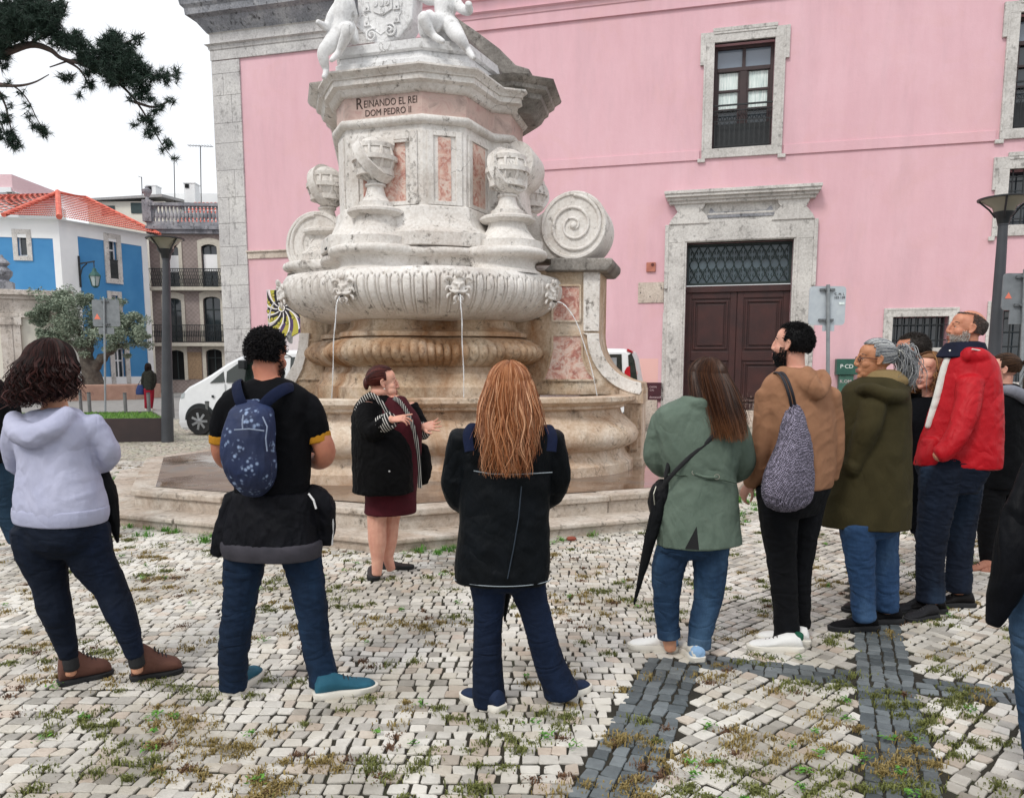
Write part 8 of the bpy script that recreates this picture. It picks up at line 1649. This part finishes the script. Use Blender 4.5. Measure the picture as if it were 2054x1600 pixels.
# ================================================================== VANS
M_VAN = simple('white_car_paint', '#dfe1e3', '#e6e8ea', .25); M_CARG = MatB('car_glass', .05, spec=.8).col('#1c2622').m; M_TYRE = simple('tyre_rubber', '#151516', '#202022', .85, scale=9); M_ALLOY = simple('alloy', '#9a9da0', '#b4b6b8', .35, metal=.5); M_LAMPR = simple('red_lamp', '#b3101f', '#8e0c18', .2)
def wheel(t, fr, u, r, d):
    c = fr.p(u, r, d); mb = MB(); prof = [(.62, -.09), (.95, -.11), (1.0, -.07), (1.0, .07), (.95, .11), (.62, .09)]
    def ring(rr, dd): return [c+fr.u*(rr*r*cos(2*pi*k/36))+Vector((0, 0, rr*r*sin(2*pi*k/36)))+fr.d*dd for k in range(36)]
    mb.loft([ring(a, b) for a, b in prof]); W_ = thing('wheel', '', ''); del W_['label']; del W_['category']; W_.parent = t; W_.location = (0, 0, 0)
    obj('tyre', mb, M_TYRE, W_, smooth=40); mb = MB(); mb.loft([ring(.66, .04), ring(.66, .085), ring(.60, .09), ring(.58, .05)], cap=False); mb.loft([ring(.6, .03), ring(.6, .045)])
    mb.loft([ring(.16, .04), ring(.16, .10), ring(.1, .105)])
    for k in range(7): a = 2*pi*k/7; p0 = c+fr.d*.085; e = fr.u*cos(a)+Vector((0, 0, sin(a))); mb.bar(p0+e*.12*r, p0+e*.62*r, .055, .02, up=fr.d)
    obj('rim', mb, M_ALLOY, W_, smooth=30)
def vanbody(t, fr, pts, wd, d0=0, inset=.10, zmid=None):
    q = [fr.px(x, y, d0) for x, y in pts]; zm = max(z for u, z in q); area = sum(q[i-1][0]*q[i][1]-q[i][0]*q[i-1][1] for i in range(len(q)))
    if area < 0: q = q[::-1]
    cu = sum(u for u, z in q)/len(q); rings = []
    for d, k, ins in ((d0-wd+.0, .93, 1), (d0-wd+.08, 1, 0), (d0-.08, 1, 0), (d0, .985, 1)):
        rings.append([fr.p(cu+(u-cu)*k, (z if ins == 0 else .45+(z-.45)*(.955 if z > .45 else 1.0)), d+(0 if z < 1.1 else (-1 if d > d0-wd/2 else 1)*inset*(z-1.1)/.9)) for u, z in q])
    mb = MB(); mb.loft(rings); return obj('body', mb, M_VAN, t, smooth=28, bevel=.02)
b_ = G(403, 872); V1 = thing('white_van', 'white van parked behind the man with the backpack', 'van', (b_.x, b_.y, 0)); VF = Frame((b_.x, b_.y, 0), -9)
vanbody(V1, VF, [(366, 862), (358, 850), (356, 830), (357, 806), (361, 791), (376, 776), (398, 764), (420, 751), (452, 728), (476, 715), (497, 708), (540, 703), (640, 700), (760, 700), (772, 712), (778, 780), (778, 858)], 1.75)
def vg(name, t, fr, pts, mt, d0, d1, par=None):
    q = [fr.px(x, y, d1) for x, y in pts]; area = sum(q[i-1][0]*q[i][1]-q[i][0]*q[i-1][1] for i in range(len(q)))
    if area < 0: q = q[::-1]
    mb = MB(); fr.loft if False else None; mb.loft([[fr.p(u, z, d0-max(0, z-1.1)*.11) for u, z in q], [fr.p(u, z, d1-max(0, z-1.1)*.11) for u, z in q]]); return obj(name, mb, mt, par or t)
vg('side_window', V1, VF, [(420, 768), (446, 745), (449, 766)], M_CARG, -.02, .008); vg('side_window', V1, VF, [(453, 767), (453, 745), (480, 725), (510, 718), (560, 716), (570, 766)], M_CARG, -.02, .008); vg('side_window', V1, VF, [(580, 766), (580, 716), (740, 714), (745, 766)], M_CARG, -.02, .008)
vg('headlight', V1, VF, [(362, 800), (364, 790), (370, 787), (369, 797)], simple('lamp_glass', '#b9c0c4', rough=.1), -.03, .006); vg('bumper', V1, VF, [(364, 858), (358, 846), (384, 846), (378, 858)], M_VAN, -.03, .012)
mb = MB(); 
for x in (451, 574): q = VF.px(x, 768, 0); VF.box(mb, q[0]-.006, q[0]+.006, .45, q[1]-.02, -.01, .004)
obj('door_seam', mb, simple('seam_grey', '#8a8c8e'), V1); q = VF.px(427, 795, 0); mb = MB(); VF.box(mb, q[0]-.03, q[0]+.03, q[1]-.03, q[1]+.03, 0, .01); obj('badge', mb, M_IRON, V1)
q = VF.px(496, 724, 0); mb = MB(); VF.box(mb, q[0]-.16, q[0]-.0, q[1]-.18, q[1]+.02, .0, .16); obj('door_mirror', mb, M_IRON, V1, bevel=.02)
VF.o = VF.o; wc = VF.px(403, 845, 0); mb = MB(); n = 24; mb.loft([[VF.p(wc[0]+.40*cos(pi*k/n), .36+.40*sin(pi*k/n), .004) for k in range(n+1)], [VF.p(wc[0]+.40*cos(pi*k/n), .36+.40*sin(pi*k/n), .014) for k in range(n+1)]]); obj('wheel_arch', mb, M_IRON, V1)
wheel(V1, VF, wc[0], .335, -.02); wheel(V1, VF, wc[0]+3.0, .335, -.02)
Y = 19.6; V2_ = thing('white_van', 'rear end of a white van with red tail light right of the fountain', 'van', (P(1230, 850, Y).x, Y, 0)); VF2 = Frame((P(1230, 850, Y).x, Y, 0), -14)
vanbody(V2_, VF2, [(1010, 860), (1010, 704), (1020, 700), (1210, 698), (1250, 699), (1266, 704), (1272, 720), (1277, 750), (1281, 775), (1283, 806), (1283, 856)], 1.7)
vg('side_window', V2_, VF2, [(1140, 764), (1140, 711), (1246, 710), (1248, 766)], M_CARG, -.02, .008); vg('side_window', V2_, VF2, [(1205, 764), (1205, 717), (1236, 717), (1237, 764)], simple('tinted_glass', '#7d8084', '#9a9c9e', .1), -.02, .012)
vg('rear_window', V2_, VF2, [(1262, 762), (1259, 712), (1266, 708), (1272, 722), (1277, 750), (1279, 772), (1264, 772)], M_CARG, -.3, .010); vg('tail_light', V2_, VF2, [(1253, 770), (1252, 745), (1257, 736), (1263, 734), (1265, 770), (1262, 776)], M_LAMPR, -.05, .02); vg('reverse_light', V2_, VF2, [(1257, 776), (1259, 762), (1265, 758), (1266, 778)], simple('lamp_glass', '#b9c0c4', rough=.1), -.05, .024); vg('brake_light', V2_, VF2, [(1256, 703), (1258, 699), (1268, 704), (1268, 708)], M_LAMPR, -.2, .004)
vg('bumper', V2_, VF2, [(1250, 846), (1250, 826), (1288, 826), (1289, 842)], M_IRON, -.3, .012); u = VF2.px(1180, 800, 0)[0]; wheel(V2_, VF2, u, .33, -.02); wheel(V2_, VF2, u-2.6, .33, -.02)
# ================================================================== PINE (trunk outside the frame on the left)
rp_ = random.Random(4); PY = 9.0; pw = lambda x, y, d=0: P(x, y, PY+d); tb = P(-620, 700, PY); PT_ = thing('pine_tree', 'pine tree whose dark needled branches hang in at the upper left', 'tree', (tb.x, PY, 0))
mb = MB(); limb(mb, [(tb.x, PY, 0, .30), (tb.x+.1, PY+.1, 2, .26), (tb.x+.3, PY, 4, .22), (tb.x+.7, PY, 6, .17), (tb.x+1.0, PY+.1, 8, .1)], 14)
limb(mb, [(*pw(-560, 120), .16), (*pw(-300, 150), .12), (*pw(-120, 135), .075), (*pw(0, 108), .045), (*pw(60, 90), .035), (*pw(100, 100), .028), (*pw(125, 118), .02), (*pw(185, 135), .018), (*pw(235, 165, .1), .016), (*pw(270, 200, .1), .012), (*pw(300, 245, .1), .009), (*pw(325, 290, .1), .006), (*pw(350, 322, .1), .003)], 10)
limb(mb, [(*pw(-560, -60), .15), (*pw(-250, -30), .1), (*pw(-20, 55, .3), .06), (*pw(40, 25, .3), .04), (*pw(110, -5, .3), .02)], 10)
for br in ([(-300, 150), (-120, 150), (0, 168), (30, 175), (55, 200), (75, 240), (98, 275)], [(-120, 150), (-20, 170), (8, 205), (20, 250), (32, 295)], [(0, 172), (40, 172), (70, 165), (98, 150)], [(-200, 145), (-60, 200), (-10, 230), (12, 270)], [(125, 118), (160, 140), (180, 175)], [(185, 135), (215, 105), (262, 82), (290, 66)], [(235, 165), (290, 150), (330, 155), (352, 148)], [(270, 205), (310, 215), (345, 200)], [(200, 150), (220, 110), (232, 70)], [(180, 130), (150, 120), (100, 135)], [(60, 90), (120, 35), (136, 5)]):
    limb(mb, [(*pw(x, y, .02*i), max(.004, .018*(1-i/len(br)))) for i, (x, y) in enumerate(br)], 6)
obj('trunk', mb, simple('pine_bark', '#4a3f3c', '#6e605a', .95, scale=8, bump=.02, bs=14), PT_, smooth=60)
cl = [(25, 20, 38), (60, 15, 38), (95, 28, 32), (118, 22, 18), (70, 52, 36), (38, 58, 34), (105, 58, 24), (12, 75, 26), (8, 112, 14), (90, 40, 30), (45, 35, 36), (-20, 40, 50), (-20, 90, 40), (128, 4, 9), (118, 82, 22), (145, 82, 26), (168, 98, 20), (212, 82, 16), (232, 74, 18), (222, 100, 26), (246, 104, 26), (278, 80, 11), (263, 92, 8), (190, 118, 22), (210, 132, 28), (240, 132, 32), (262, 132, 30), (288, 142, 20), (175, 128, 14), (138, 158, 11), (126, 156, 7), (176, 170, 12), (182, 145, 12), (222, 160, 18), (248, 160, 20), (275, 165, 20), (290, 176, 14), (312, 158, 12), (330, 148, 13), (352, 146, 9), (356, 160, 7), (332, 165, 8), (284, 192, 15), (300, 198, 9), (262, 200, 7), (320, 214, 11), (344, 203, 9), (312, 226, 8), (298, 240, 14), (270, 250, 7), (300, 268, 12), (312, 262, 9), (338, 286, 11), (326, 300, 6), (350, 318, 3), (206, 90, 9), (283, 240, 6), (18, 165, 5), (5, 195, 8), (22, 215, 6), (8, 238, 14), (20, 270, 12), (32, 292, 12), (25, 283, 12), (44, 188, 4), (54, 213, 5), (60, 232, 8), (72, 250, 10), (90, 266, 10), (82, 260, 10), (5, 130, 10), (-10, 270, 20), (158, 192, 3), (165, 118, 12)]
mb = MB(); kk = PY/FPX
for (x, y, r) in cl:
    for _ in range(max(3, int(r*r*.085))):
        a = rp_.uniform(0, 6.28); q = sqrt(rp_.random())*r*.85; c = pw(x+q*cos(a), y+q*sin(a)*.9, rp_.gauss(0, r*kk*.7)); ax = Vector((rp_.gauss(.4, .8), rp_.gauss(0, .8), rp_.gauss(.05, .7))).normalized()
        mb.tube([c-ax*.05, c+ax*.03], .004, 3, cap=False)
        for i in range(28):
            d = (ax*rp_.uniform(-.1, 1.1)+Vector((rp_.gauss(0, 1), rp_.gauss(0, 1), rp_.gauss(0, 1)))*.62).normalized(); l = rp_.uniform(.04, .10); s_ = d.cross(Vector((rp_.gauss(0, 1), 1, rp_.gauss(0, 1)))).normalized()*.0032; b0 = c+ax*rp_.uniform(-.05, .03)
            mb.add([b0-s_, b0+s_, b0+d*l], [(0, 1, 2)])
obj('crown', mb, leafm('pine_needles', '#17261f', '#31473a'), PT_)
